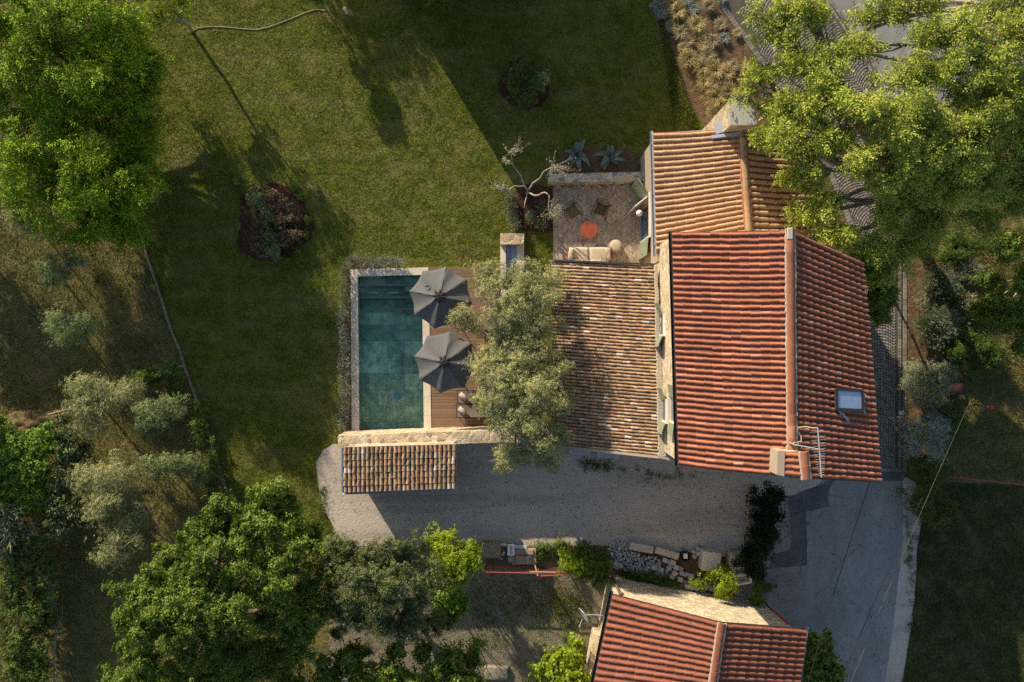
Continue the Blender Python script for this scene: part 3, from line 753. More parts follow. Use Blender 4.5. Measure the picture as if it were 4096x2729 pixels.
# stone chimney on the north gable
ct = 6.2
cc = [A(2914, 397, ct), A(3021, 396, ct), A(3028, 499, ct), A(2921, 501, ct)]
ins = 0.05; cen = sum(cc, Vector()) / 4
sh_ = [(p.x + (cen.x - p.x) * 0.06, p.y + (cen.y - p.y) * 0.06) for p in cc]
mb = MB(); mb.prism(sh_, 0, ct - 0.1); chim = mb.build('chimney', m_rubble, wing)
MB().prism([tuple(p[:2]) for p in cc], ct - 0.1, ct).build('chimney_cap', M('cement_slab', (0.42, 0.40, 0.34), (0.38, 0.36, 0.31), scale=20, rough=0.9, bump=0.2, bscale=60), chim)
pl = (a0, a1, r1)
F1 = [on_plane(x, y, *pl) + Vector((0, 0, 0.20)) for x, y in ((2858, 489), (2892, 488), (2893, 532), (2860, 542))]
mb = MB(); mb.add(F1 + [p - Vector((0, 0, 0.03)) for p in F1], [(3, 2, 1, 0), (4, 5, 6, 7), (0, 1, 5, 4), (1, 2, 6, 5), (2, 3, 7, 6), (3, 0, 4, 7)])
mb.build('flashing', m_zinc, wing); mb = MB()
F2 = [on_plane(x, y, *pl) + Vector((0, 0, 0.20)) for x, y in ((2840, 546), (2956, 532), (2957, 545), (2841, 559))]
mb.add(F2 + [p - Vector((0, 0, 0.05)) for p in F2], [(3, 2, 1, 0), (4, 5, 6, 7), (0, 1, 5, 4), (1, 2, 6, 5), (2, 3, 7, 6), (3, 0, 4, 7)])
mb.build('flashing', m_zinc, wing)
# patio door: frame, sill and the two open shutters
xw = a0.x + 0.1 + 0.01
def ww(y):
    t = (y - a0.y) / (a1.y - a0.y); return a0.x + 0.1 + (a1.x - a0.x) * t
yd0, yd1 = A(2590, 772, 2.3).y, A(2590, 946, 2.3).y
xm = ww((yd0 + yd1) / 2)
mb = MB()
for yy in (yd0, yd1): mb.box((xm - 0.045, yy, 1.15), (0.09, 0.07, 2.3))
mb.box((xm - 0.045, (yd0 + yd1) / 2, 2.33), (0.09, abs(yd1 - yd0) + 0.07, 0.07))
door = mb.build('patio_door', m_white, wing)
MB().box((xm - 0.10, (yd0 + yd1) / 2, 0.045), (0.12, abs(yd1 - yd0) - 0.07, 0.05)).build('threshold', m_zinc, door)
gd = MB()
gd.box((xm - 0.012, (yd0 + yd1) / 2, 1.15), (0.02, abs(yd1 - yd0) - 0.07, 2.18)); gd.build('pane', m_glass, door)
mb = MB()
hy = yd0 - 0.05
mb.cbox((xm - 0.40, hy - 0.30, 1.13), (0.72, 0.045, 2.1), 0.006, R(38)); dl = mb.build('glazed_leaf', m_white, door)
hz = 2.22
shutter(door, (xm - 0.10, yd0 + 0.03), R(90 + 36), 0.80, hz, 0.04)
shutter(door, (xm - 0.10, yd1 - 0.03), R(270 - 5), 0.80, hz, 0.04)
# wall lamp
lp = A(2557, 853, 2.15)
mb = MB(); mb.tube([(xm - 0.005, lp.y, 2.25), (lp.x + 0.15, lp.y, 2.28), (lp.x, lp.y, 2.25)], 0.012, 6)
lamp = mb.build('arm', m_metal_dk)
lamp_root = thing('wall_lamp', (xm, lp.y, 2.25), 'small round wall lamp sticking out beside the patio door', 'lamp')
lamp.parent = lamp_root; lamp.location = -lamp_root.location
MB().lathe((lp.x, lp.y, 2.16), [(0.001, 0.09), (0.03, 0.085), (0.05, 0.05), (0.14, 0.0), (0.14, -0.012), (0.03, 0.0)], 20).build('lamp_shade', m_white, lamp_root, True)
MB().lathe((lp.x, lp.y, 2.06), [(0.001, -0.07), (0.045, -0.05), (0.055, 0.0), (0.04, 0.09)], 14).build('glass_jar', m_glass, lamp_root, True)

# ---------------------------------------------------------------- low west wing with old tiles
hl, hh_ = 2.6, 3.85
q0, q1 = A(2205, 1046, hl), A(2214, 1779, hl); t0, t1 = A(2618, 1062, hh_), A(2636, 1824, hh_)
lw = (q0 + t1) / 2
low = thing('low_wing', (lw.x, lw.y, 0), 'low lean-to wing roofed with mottled old brown barrel tiles', 'house')
wall_ring([(q0.x + 0.25, q0.y - 0.12), (q1.x + 0.25, q1.y + 0.12), (t1.x, t1.y + 0.12), (t0.x, t0.y - 0.12)], 0, [hl - 0.08, hl - 0.08, hh_ - 0.14, hh_ - 0.14], m_house_stone, low)
tile_roof('roof_slope', q0, q1, t1, t0, 55, 16, [m_tile_old, m_pan_dark, m_mortar], low, frac=0.36, amp=0.012, seed=21, jit=0.006, pitch_step=0.018)
mb = MB()
def bar(a, b, w, h, mbx=None):
    mbx = mbx or mb; a = Vector(a); b = Vector(b); d = b - a
    Mx = d.to_track_quat('X', 'Z').to_matrix(); mbx.box((a + b) / 2, (d.length, w, h), M=Mx)
bar(q0 + Vector((-0.05, 0.04, 0.06)), t0 + Vector((0, 0.04, 0.06)), 0.07, 0.10); mb.build('verge_board', m_metal_dk, low)
mb = MB(); bar(q1 + Vector((-0.05, -0.05, 0.02)), t1 + Vector((0, -0.05, 0.02)), 0.10, 0.12)
bar(t1 + Vector((0, -0.02, 0.1)), A(2712, 1845, hh_ + 0.1), 0.10, 0.12); mb.build('verge_board', m_render, low)['label'] = 'pale mortar verge'
mb = MB()
for i in range(60):
    p = t0.lerp(t1, (i + 0.5) / 60); mb.cbox(p + Vector((random.uniform(0.02, 0.06) + 0.0014 * i, 0, 0.07)), (0.12 + random.random() * 0.03 + 0.0035 * i, 0.16, 0.10), 0.02, random.uniform(-0.2, 0.2))
mb.build('mortar_fillet', m_mortar, low)
mb = MB(); mb.prism([tuple(A(x, y, 3.4)[:2]) for x, y in ((2632, 1806), (2712, 1822), (2712, 1846), (2632, 1830))], 0, 3.4); mb.build('wall', m_zinc, low)['label'] = 'grey rendered corner below the farmhouse eave'

# ---------------------------------------------------------------- pool shed
ht, hb = 3.05, 2.85
s0, s1 = A(1372, 1789, ht), A(1824, 1777, ht); u0, u1 = A(1373, 1968, hb), A(1824, 1952, hb)
sc_ = (s0 + u1) / 2
shed = thing('pool_shed', (sc_.x, sc_.y, 0), 'small lean-to pool shed with mottled old barrel tiles behind the stone wall', 'shed')
wall_ring([(s0.x + 0.12, s0.y), (s1.x - 0.12, s1.y), (u1.x - 0.12, u1.y + 0.12), (u0.x + 0.12, u0.y + 0.12)], 0, [ht - 0.12, ht - 0.12, hb - 0.12, hb - 0.12], m_rubble, shed)
tile_roof('roof_slope', u0, u1, s1, s0, 25, 7, [m_tile_old, m_pan_dark, m_mortar], shed, frac=0.38, amp=0.008, seed=31, jit=0.010, pitch_step=0.02)
gutter('gutter', u0 + Vector((-0.05, -0.07, -0.10)), u1 + Vector((0.02, -0.07, -0.10)), 0.07, m_zinc, shed)
mb = MB(); bar(s0 + Vector((-0.04, 0, 0)), u0 + Vector((-0.04, 0, 0)), 0.06, 0.12); mb.build('verge_board', m_zinc, shed)

# ---------------------------------------------------------------- neighbour's house at the bottom
he, hr = 4.8, 6.2
n0, n1 = A(2452, 2377, he), A(2296, 3110, he); m0, m1 = A(2887, 2492, hr), A(2797, 3110, hr); o0, o1 = A(3226, 2516, he), A(3142, 3110, he)
nb = (n0 + o1) / 2
nei = thing('stone_cottage', (nb.x, nb.y, 0), 'cream walled cottage with a sienna tiled roof cut off by the bottom of the picture', 'house')
wb = [A(2429, 2296), A(3072, 2413)]
wtl = Vector((wb[0].x, wb[0].y, 0)); wtr = Vector((wb[1].x, wb[1].y, 0))
dn = (n1 - n0); 
wl = [(wtl.x, wtl.y), (wtl.x - 1.25, wtl.y - 7.2), (wtr.x - 0.9, wtr.y - 7.2), (wtr.x, wtr.y)]
mid_ = (Vector(wl[0] + (0,)) + Vector(wl[3] + (0,))) / 2
wall_ring([wl[0], wl[1], (( wl[1][0] + wl[2][0]) / 2, wl[1][1]), wl[2], wl[3], (mid_.x, mid_.y)], 0, [he - 0.1, he - 0.1, hr - 0.12, he - 0.1, he - 0.1, hr - 0.12], m_wall_cream, nei)
tile_roof('roof_slope', n0, n1, m1, m0, 27, 12, [m_tile_new2, m_pan_red, m_metal_dk], nei, frac=0.30, amp=0.012, seed=41, pitch_step=0.012, jit=0.005, barrel_h=1.05)
tile_roof('roof_slope', o0, o1, m1, m0, 27, 9, [m_tile_new2, m_pan_red, m_metal_dk], nei, frac=0.30, amp=0.01, seed=42, jit=0.005, pitch_step=0.03, barrel_h=1.05)
ridge_caps('ridge_cap', m0 + Vector((0, 0, 0.02)), m1 + Vector((0, 0, 0.02)), 16, 0.14, [m_tile_new2, m_mortar], nei)
gutter('gutter', n0 + Vector((-0.05, 0.1, -0.06)), n1 + Vector((-0.05, 0, -0.06)), 0.085, m_metal_dk, nei)
gutter('gutter', o0 + Vector((0.05, 0.05, -0.06)), o1 + Vector((0.05, 0, -0.06)), 0.07, m_zinc, nei)
mb = MB(); e = wtl + Vector((0.06, 0.06, 0))
mb.tube([A(2492, 2378, he - 0.15), A(2484, 2372, he - 0.5), (e.x + 0.1, e.y + 0.02, 3.6), (e.x + 0.1, e.y + 0.02, 0.1)], 0.055, 8); mb.build('downpipe', M('brown_pipe', (0.14, 0.095, 0.06)), nei)
mb = MB(); e = wtr + Vector((-0.25, 0.10, 0))
mb.tube([(e.x + 0.15, e.y, 3.0), (e.x + 0.05, e.y + .05, 2.4), (e.x, e.y + .04, 1.2), (e.x - 0.1, e.y + 0.1, 0.5), (e.x - 0.35, e.y + 0.32, 0.15)], 0.045, 8); mb.build('downpipe', M('red_pipe', (0.33, 0.03, 0.03), rough=0.5), nei)['label'] = 'red plastic downpipe'
mb = MB(); mb.cbox((wl[0][0] - 0.62, wl[0][1] - 3.3, 0.5), (0.5, 1.6, 1.0), 0.03, R(-10)); mb.build('buttress', m_wall_cream, nei)


# ---------------------------------------------------------------- the house beyond the top of the frame whose shade lies on the lawn
nh = MB()
Bx0, Bx1, By0, By1 = A(1585, 0).x, A(2092, 0).x, A(0, -30).y, A(0, -1100).y
tall = thing('neighbouring_house', ((Bx0 + Bx1) / 2, (By0 + By1) / 2, 0), 'tall rendered house beyond the top edge, casting the long lawn shadow', 'house')
hgt = 4.75
wall_ring([(Bx0, By0), (Bx1, By0), (Bx1, By1), (Bx0, By1)], 0, [hgt] * 4, m_render, tall)
mb = MB(); mb.prism([(Bx0 - 0.1, By0 - 0.1), (Bx1 + 0.1, By0 - 0.1), (Bx1 + 0.1, By1), (Bx0 - 0.1, By1)], hgt, hgt + 0.18); mb.build('roof', m_tile_new, tall)
# ================================================================== pool and terrace
# pool: coping, basin, steps, water
def P2(x, y): v = A(x, y); return Vector((v.x, v.y))
out4 = [P2(1403, 1079), P2(1714, 1070), P2(1726, 1733), P2(1408, 1738)]
in4 = [P2(1431, 1106), P2(1688, 1100), P2(1696, 1733), P2(1437, 1736)]
pc = (out4[0] + out4[2]) / 2
pool = thing('swimming_pool', (pc.x, pc.y, 0), 'rectangular green stone swimming pool with pale limestone coping', 'swimming pool')
mb = MB(); zt = 0.06
def slab(poly, z0, z1, m=0, mbx=None): (mbx or mb).prism([tuple(p) for p in poly], z0, z1, m)
def strip(a, b, c, d, n):
    for i in range(n):
        t0, t1 = i / n + 0.0006, (i + 1) / n - 0.0006
        slab([a.lerp(b, t0), a.lerp(b, t1), d.lerp(c, t1), d.lerp(c, t0)], -0.02, zt)
strip(out4[0], out4[3], in4[3], in4[0], 9); strip(out4[1] + Vector((0, -0.0)), out4[2], in4[2], Vector((in4[1].x, in4[1].y)), 9)
strip(Vector((in4[0].x, out4[0].y)) * 0 + out4[0].lerp(out4[1], 0.0), out4[1], in4[1], in4[0], 5)
mb.build('coping', m_limestone, pool)
def M_tiles(name, dark=1.0):
    dark = min(dark, 2.8)
    m, nt = new_mat(name); T = NT(nt); out = T.n('ShaderNodeOutputMaterial'); geo = T.n('ShaderNodeNewGeometry')
    br = T.n('ShaderNodeTexBrick', inp={'Scale': 1.0, 'Mortar Size': 0.006, 'Brick Width': 0.86, 'Row Height': 0.78, 'Bias': 0.0,
              'Color1': rgba((0.12 * dark, 0.165 * dark, 0.13 * dark)), 'Color2': rgba((0.29 * dark, 0.34 * dark, 0.26 * dark)), 'Mortar': rgba((0.12, 0.17, 0.14))})
    T.l(geo.outputs['Position'], br.inputs['Vector'])
    nz = T.n('ShaderNodeTexNoise', inp={'Scale': 2.6, 'Detail': 8.0, 'Roughness': 0.68}); T.l(geo.outputs['Position'], nz.inputs['Vector'])
    mr = T.n('ShaderNodeMapRange', inp={'From Min': 0.3, 'From Max': 0.7, 'To Min': 0.45, 'To Max': 1.6}); T.l(nz.outputs['Fac'], mr.inputs['Value'])
    sc = T.n('ShaderNodeVectorMath', operation='SCALE'); T.l(br.outputs['Color'], sc.inputs[0]); T.l(mr.outputs['Result'], sc.inputs['Scale'])
    bs = T.n('ShaderNodeBsdfPrincipled', inp={'Roughness': 0.7}); T.l(sc.outputs['Vector'], bs.inputs['Base Color']); T.l(bs.outputs['BSDF'], out.inputs['Surface'])
    return m
m_ptile = M_tiles('pool_stone_tile', 2.75)
D = -0.80
mb = MB()
V = [(p.x, p.y, D) for p in in4] + [(p.x, p.y, 0.0) for p in in4]
mb.add(V, [(0, 1, 2, 3) if (in4[1] - in4[0]).cross(in4[2] - in4[0]) > 0 else (3, 2, 1, 0)] + [(i, (i + 1) % 4, 4 + (i + 1) % 4, 4 + i) for i in range(4)])
mb.build('basin', m_ptile, pool)
def inrect(x0, x1, y0, y1): return [P2(x0, y0), P2(x1, y0), P2(x1, y1), P2(x0, y1)]
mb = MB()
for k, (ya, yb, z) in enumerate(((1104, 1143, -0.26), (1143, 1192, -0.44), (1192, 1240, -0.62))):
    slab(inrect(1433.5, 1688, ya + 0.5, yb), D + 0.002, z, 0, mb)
m_pstep = M_tiles('shaded_step_tile', 1.3)  # darker copy of the pool tile, shade painted into the steps
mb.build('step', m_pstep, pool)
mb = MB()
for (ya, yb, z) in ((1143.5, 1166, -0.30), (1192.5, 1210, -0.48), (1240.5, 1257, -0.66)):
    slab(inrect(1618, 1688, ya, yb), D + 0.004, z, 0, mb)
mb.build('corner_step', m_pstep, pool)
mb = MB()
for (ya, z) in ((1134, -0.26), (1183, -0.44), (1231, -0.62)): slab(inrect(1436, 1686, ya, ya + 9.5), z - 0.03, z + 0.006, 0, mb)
mb.build('step_sun_strip', M('painted_sun_strip', (0.46, 0.45, 0.36), (0.36, 0.36, 0.28), scale=5), pool)  # pale strips imitate sunlight along the front of each tread
mb = MB()
for x0 in (1469, 1551): slab(inrect(x0, x0 + 38, 1166, 1173), -0.44, -0.36, 0, mb)
mb.build('step_reflection', m_white, pool)  # white slabs standing in for pale reflections over the steps
m_blue = M('blue_drain', (0.26, 0.50, 0.85), rough=0.5)
mb = MB(); slab(inrect(1566, 1594, 1577, 1604), D, D + 0.02, 0, mb); mb.build('drain_cover', m_blue, pool)
mb = MB()
for x0 in (1472, 1548): slab([P2(x0, 1070), P2(x0 + 12, 1070), P2(x0 + 12, 1083), P2(x0, 1083)], 0.0, 0.10, 0, mb)
mb.build('spout', m_white, pool)
# clear water: tinted see-through sheet with a mirror-like skin
mw, nt = new_mat('pool_water'); T = NT(nt); out = T.n('ShaderNodeOutputMaterial')
tr = T.n('ShaderNodeBsdfTransparent', inp={'Color': (0.78, 0.90, 0.83, 1)}); gl = T.n('ShaderNodeBsdfGlossy', inp={'Roughness': 0.03})
fr = T.n('ShaderNodeFresnel', inp={'IOR': 1.33}); ms = T.n('ShaderNodeMixShader')
geo = T.n('ShaderNodeNewGeometry'); nz = T.n('ShaderNodeTexNoise', inp={'Scale': 3.2, 'Detail': 3.0}); T.l(geo.outputs['Position'], nz.inputs['Vector'])
bp = T.n('ShaderNodeBump', inp={'Strength': 0.35, 'Distance': 0.02}); T.l(nz.outputs['Fac'], bp.inputs['Height']); T.l(bp.outputs['Normal'], gl.inputs['Normal']); T.l(bp.outputs['Normal'], fr.inputs['Normal'])
T.l(fr.outputs['Fac'], ms.inputs[0]); T.l(tr.outputs['BSDF'], ms.inputs[1]); T.l(gl.outputs['BSDF'], ms.inputs[2]); T.l(ms.outputs['Shader'], out.inputs['Surface'])
MB().add([(p.x, p.y, -0.09) for p in in4], [(0, 3, 2, 1)] if (in4[1] - in4[0]).cross(in4[2] - in4[0]) < 0 else [(0, 1, 2, 3)]).build('water', mw, pool)

# wooden deck
m_deck = M('deck_board', (0.235, 0.145, 0.088), (0.175, 0.105, 0.062), scale=3, rough=0.75, bump=0.2, bscale=30, bdist=0.004, island=0.22, stretch=(1, 9, 1), c3=(0.20, 0.13, 0.085), scale3=1.0, f3=0.4)
mb = MB(); yb = 1070.0; k = 0
while yb < 1730:
    x0, x1 = P2(1717 + (yb - 1070) * 0.018, yb), P2(2000, yb)
    xs = [x0.x] + sorted(random.uniform(x0.x + 0.8, x1.x - 0.3) for _ in range(1)) + [x1.x]
    for a, b in zip(xs[:-1], xs[1:]):
        mb.cbox(((a + b) / 2, x0.y - 0.072, 0.03), (b - a - 0.006, 0.134, 0.05), 0.005)
    yb += 12.3; k += 1
tag(mb.build('pool_deck', m_deck), kind='structure')
dk = MB(); dk.box(((A(1722, 0).x + A(2000, 0).x) / 2, (A(0, 1070).y + A(0, 1730).y) / 2, 0.006), (A(2000, 0).x - A(1722, 0).x, A(0, 1070).y - A(0, 1730).y, 0.008)); tag(dk.build('deck_base', m_dark), kind='structure')

# walls
def stone_wall(name, poly, h, mat, label, cat='wall', rough=0.012, seed=0):
    """masonry wall with a slightly uneven top, built as a fine grid"""
    r_ = random.Random(seed); a, b, c, d = [Vector(p[:2]) for p in poly]
    n = max(4, int((b - a).length / 0.16)); m_ = max(2, int((d - a).length / 0.14)); mb = MB(); V = []
    for j in range(m_ + 1):
        for i in range(n + 1):
            p = a.lerp(b, i / n).lerp(d.lerp(c, i / n), j / m_); e = i in (0, n) or j in (0, m_)
            V.append((p.x + r_.uniform(-rough, rough), p.y + r_.uniform(-rough, rough), h + r_.uniform(-rough, rough) - (0.015 if e else 0)))
    F = [(j * (n + 1) + i, j * (n + 1) + i + 1, (j + 1) * (n + 1) + i + 1, (j + 1) * (n + 1) + i) for j in range(m_) for i in range(n)]
    ring = [i for i in range(n + 1)] + [(j) * (n + 1) + n for j in range(1, m_ + 1)] + [m_ * (n + 1) + i for i in range(n - 1, -1, -1)] + [j * (n + 1) for j in range(m_ - 1, 0, -1)]
    b0 = len(V)
    for i in ring: V.append((V[i][0], V[i][1], -0.02))
    L = len(ring)
    ccw = (b - a).cross(d - a) > 0
    for k in range(L):
        l = (k + 1) % L; q = (b0 + k, b0 + l, ring[l], ring[k]); F.append(q if ccw else q[::-1])
    if not ccw: F = [f[::-1] if i < n * m_ else f for i, f in enumerate(F)]
    mb.add(V, F); cx = (a + c) / 2
    o = mb.recenter(name, mat, (cx.x, cx.y, 0)); return tag(o, label, cat)
stone_wall('stone_wall', [A(1351, 1744, 2.0), A(2190, 1714, 2.0), A(2190, 1764, 2.0), A(1352, 1793, 2.0)], 2.0, m_rubble, 'long golden rubble wall across the foot of the pool', seed=1)
stone_wall('stone_wall', [A(2197, 696, 0.8), A(2600, 687, 0.8), A(2600, 722, 0.8), A(2193, 730, 0.8)], 0.8, m_rubble2, 'grey and ochre rubble wall along the north side of the patio', seed=2)
# stone niche with a pale basin by the lawn
fn = thing('stone_washstand', tuple(A(2052, 1000)), 'stone framed wash stand with a grey trough beside the small grass patch', 'wash stand')
z_ = 0.85
mb = MB(); mb.prism([tuple(A(x, y, z_)[:2]) for x, y in ((2001, 934), (2097, 934), (2095, 977), (2001, 978))], 0, z_); mb.build('back_wall', m_rubble, fn)
mb = MB()
mb.prism([tuple(A(x, y, 0.55)[:2]) for x, y in ((2001, 979), (2023, 979), (2023, 1120), (2001, 1120))], 0, 0.55)
mb.prism([tuple(A(x, y, 0.55)[:2]) for x, y in ((2067, 979), (2096, 979), (2096, 1120), (2067, 1120))], 0, 0.55); mb.build('side_wall', m_limestone, fn)
mb = MB(); mb.prism([tuple(A(x, y, 0.4)[:2]) for x, y in ((2023, 979), (2044, 979), (2044, 1120), (2023, 1120))], 0, 0.34)
mb.prism([tuple(A(x, y, 0.4)[:2]) for x, y in ((2045, 979), (2067, 979), (2067, 1120), (2045, 1120))], 0, 0.42); mb.build('trough', m_zinc, fn)
mb = MB(); mb.prism([tuple(A(x, y, 0.3)[:2]) for x, y in ((2003, 1124), (2035, 1124), (2037, 1714), (2004, 1714))], 0, 0.32)
tag(mb.recenter('low_wall', m_limestone, tuple(A(2020, 1400))), 'narrow pale stone kerb wall running under the large olive tree', 'wall')
# low kerb wall between the lawn and the olive grove
kl = [(556, 900), (575, 975), (604, 1066), (646, 1190), (690, 1330), (722, 1400), (745, 1480), (788, 1600), (835, 1730), (868, 1835), (898, 1935), (925, 2010)]
mb = MB(); K = [A(x, y) for x, y in kl]; pts = []
for a, b in zip(K[:-1], K[1:]):
    for i in range(4): pts.append(a.lerp(b, i / 4))
for a, b in zip(pts[:-1], pts[1:]):
    d = (b - a); c = (a + b) / 2; mb.cbox((c.x, c.y, 0.05 + random.uniform(-0.02, 0.02)), (d.length - 0.006, 0.085 + random.uniform(-0.015, 0.015), 0.16), 0.012, math.atan2(d.y, d.x))
m_kerb = M('kerb_stone', (0.26, 0.23, 0.17), (0.13, 0.12, 0.08), scale=8, rough=0.9, bump=0.4, bscale=20, c3=(0.16, 0.15, 0.09), scale3=2, f3=0.6)
tag(mb.recenter('kerb_wall', m_kerb, tuple(A(740, 1450))), 'low curving stone kerb between the lawn and the olive grove', 'kerb')

# patio paving in herringbone brick
m_brick = M('patio_brick', (0.48, 0.38, 0.285), (0.38, 0.295, 0.225), scale=5, rough=0.85, bump=0.2, bscale=40, bdist=0.005, island=0.28, c3=(0.54, 0.44, 0.33), scale3=0.9, f3=0.35)
pp = px([(2211, 738), (2608, 736), (2610, 1090), (2212, 1090)])
sheet('patio_base', pp, 0.014, M('grout', (0.13, 0.105, 0.08), rough=0.95))
W_, n_ = 0.082, 4; cells = []
cx, cy = sum(p[0] for p in pp) / 4, sum(p[1] for p in pp) / 4
for s_ in range(-12, 13):
    for t_ in range(-55, 56):
        for (x0, y0, w, h) in ((t_ + s_ * n_, t_ - s_ * n_, n_, 1), (t_ + n_ + s_ * n_, t_ + 1 - n_ - s_ * n_, 1, n_)):
            c = ((x0 + w / 2) * W_, (y0 + h / 2) * W_)
            a = R(45 + 1.0); X = cx + c[0] * math.cos(a) - c[1] * math.sin(a); Y = cy + c[0] * math.sin(a) + c[1] * math.cos(a)
            cells.append((X, Y, w * W_ - 0.013, h * W_ - 0.013, a))
ins_ = pip(pp, [(c[0], c[1]) for c in cells]); mb = MB()
for c, k in zip(cells, ins_):
    if k:
        z = 0.030 + random.uniform(-0.002, 0.002); ca, sa = math.cos(c[4]), math.sin(c[4]); V = []
        for (sx, sy) in ((-1, -1), (1, -1), (1, 1), (-1, 1)):
            dx, dy = sx * c[2] / 2, sy * c[3] / 2; V.append((min(max(c[0] + dx * ca - dy * sa, pp[0][0]), pp[1][0]), min(c[1] + dx * sa + dy * ca, pp[0][1]), z))
        mb.add(V + [(p[0], p[1], 0.016) for p in V], [(0, 1, 2, 3), (4, 5, 1, 0), (5, 6, 2, 1), (6, 7, 3, 2), (7, 4, 0, 3)])
tag(mb.build('patio_paving', m_brick), kind='structure')

# ================================================================== furniture
m_canvas = M('umbrella_canvas', (0.125, 0.122, 0.12), (0.105, 0.104, 0.105), scale=30, rough=0.85, bump=0.25, bscale=90, bdist=0.004, trans=0.06, c3=(0.14, 0.135, 0.13), scale3=2.0, f3=0.4)
m_cap = M('vent_cloth', (0.018, 0.019, 0.022), (0.03, 0.031, 0.036), scale=12, rough=0.9)
m_black = M('black_metal', (0.02, 0.02, 0.022), rough=0.5)
def parasol(cxy, rot, label, bird=False):
    base = A(cxy[0], cxy[1], 2.75); r = 1.42; zr, za = 2.22, 2.80
    t = thing('parasol', (base.x, base.y, 0), label, 'parasol', 'dark octagonal parasols beside the pool')
    mb = MB(); n = 8; NR, NS = 10, 8
    V = [Vector((0, 0, za))]; 
    for j in range(1, NR + 1):
        f = j / NR
        for k in range(n * NS):
            a = rot + 2 * PI * k / (n * NS); q = (k % NS) / NS
            ce = math.cos(PI / n) / math.cos((q - 0.5) * 2 * PI / n)       # octagon edge
            sag = 1 - 0.055 * (1 - (2 * q - 1) ** 2) * f                      # scalloped hem
            rr = r * f * ce * sag / 1.0
            z = za - (za - zr) * (f ** 1.12) - 0.07 * (1 - (2 * q - 1) ** 2) * math.sin(PI * min(1, f * 1.0) * 0.55) + 0.010 * f * math.sin(5 * f + 1.3 * k + 3 * rot) + 0.008 * math.sin(2.1 * k + 11 * f + 5 * rot)
            V.append(Vector((rr * math.cos(a), rr * math.sin(a), z)))
    F = [(0, 1 + k, 1 + (k + 1) % (n * NS)) for k in range(n * NS)]
    for j in range(NR - 1):
        for k in range(n * NS):
            l = (k + 1) % (n * NS); F.append((1 + j * n * NS + k, 1 + (j + 1) * n * NS + k, 1 + (j + 1) * n * NS + l, 1 + j * n * NS + l))
    # hanging hem
    b0 = len(V); e0 = 1 + (NR - 1) * n * NS
    for k in range(n * NS): p = V[e0 + k]; V.append(Vector((p.x * 1.002, p.y * 1.002, p.z - 0.05)))
    for k in range(n * NS): l = (k + 1) % (n * NS); F.append((e0 + k, b0 + k, b0 + l, e0 + l))
    O = Vector((base.x, base.y, 0)); mb.add([v + O for v in V], F); cn = mb.build('canopy', m_canvas, t, True)
    sb = MB()
    for k in range(n):
        a = rot + 2 * PI * k / n
        path = [O + Vector((r * f * math.cos(a), r * f * math.sin(a), za - (za - zr) * f ** 1.12 + 0.006)) for f in (0.06, 0.3, 0.55, 0.8, 1.0)]
        sb.tube(path, 0.007, 5)
    sb.build('seam', m_canvas, cn)
    # gathered vent cap
    cb = MB(); V = [Vector((0, 0, za + 0.10))]
    for j, (rr, zz) in enumerate(((0.07, 0.15), (0.18, 0.11), (0.26, 0.07))):
        for k in range(32):
            a = rot + 2 * PI * k / 32; w = 1 + (0.18 if k % 4 < 2 else -0.2) * (j / 2)
            V.append(Vector((rr * w * math.cos(a), rr * w * math.sin(a), za + zz + (0.02 if k % 4 == 0 else -0.01) * j / 2)))
    F = [(0, 1 + k, 1 + (k + 1) % 32) for k in range(32)] + [(1 + j * 32 + k, 1 + (j + 1) * 32 + k, 1 + (j + 1) * 32 + (k + 1) % 32, 1 + j * 32 + (k + 1) % 32) for j in range(2) for k in range(32)]
    cb.add([v + O for v in V], F); cb.lathe(O + Vector((0, 0, za + 0.08)), [(0.028, 0), (0.03, 0.04), (0.012, 0.07), (0.001, 0.075)], 10); cb.build('vent_cap', m_cap, t)
    pb = MB(); pb.tube([O + Vector((0, 0, 0.05)), O + Vector((0, 0, za + 0.02))], 0.024, 10); pb.build('pole', m_black, t)
    bb = MB(); bb.lathe(O + Vector((0, 0, 0.05)), [(0.27, 0), (0.27, 0.05), (0.05, 0.09), (0.04, 0.3)], 24); bb.build('base', m_black, t)
    for k in range(n):
        a = rot + 2 * PI * k / n; d = Vector((math.cos(a), math.sin(a), 0))
        rb = MB(); rb.tube([O + Vector((0, 0, za - 0.06)) + d * 0.03, O + d * (r - 0.03) + Vector((0, 0, zr - 0.03))], 0.011, 5)
        rb.tube([O + Vector((0, 0, 2.05)) + d * 0.03, O + d * r * 0.5 + Vector((0, 0, za - (za - zr) * 0.5 - 0.07))], 0.008, 5); rb.build('rib', m_black, t)
    return t
p1 = parasol((1758, 1187), R(79), 'dark grey octagonal parasol at the top corner of the pool, with a dark bird-like mark')
p2 = parasol((1778, 1449), R(79 + 22.5 - 21), 'dark grey octagonal parasol at the middle of the pool, next to the towels')
# dark swallow-shaped object lying on the first parasol
bp_ = on_plane(1709, 1146, A(1758, 1187, 2.8), A(1620, 1178, 2.3), A(1690, 1075, 2.3)) + Vector((0, 0, 0.03))
mb = MB(); mb.tube([bp_ + Vector((-0.13, -0.02, 0)), bp_ + Vector((-0.04, 0.0, 0.02)), bp_ + Vector((0.05, 0.01, 0.02)), bp_ + Vector((0.14, 0.03, 0))], [0.008, 0.026, 0.028, 0.006], 7)
mb.tube([bp_ + Vector((0.01, 0.09, 0)), bp_ + Vector((0.0, 0.0, 0.02)), bp_ + Vector((-0.01, -0.09, 0))], [0.004, 0.02, 0.004], 6)
tag(mb.recenter('small_bird', M('bird_dark', (0.03, 0.022, 0.02)), bp_, True), 'tiny dark bird-shaped mark on the upper parasol canopy', 'bird')

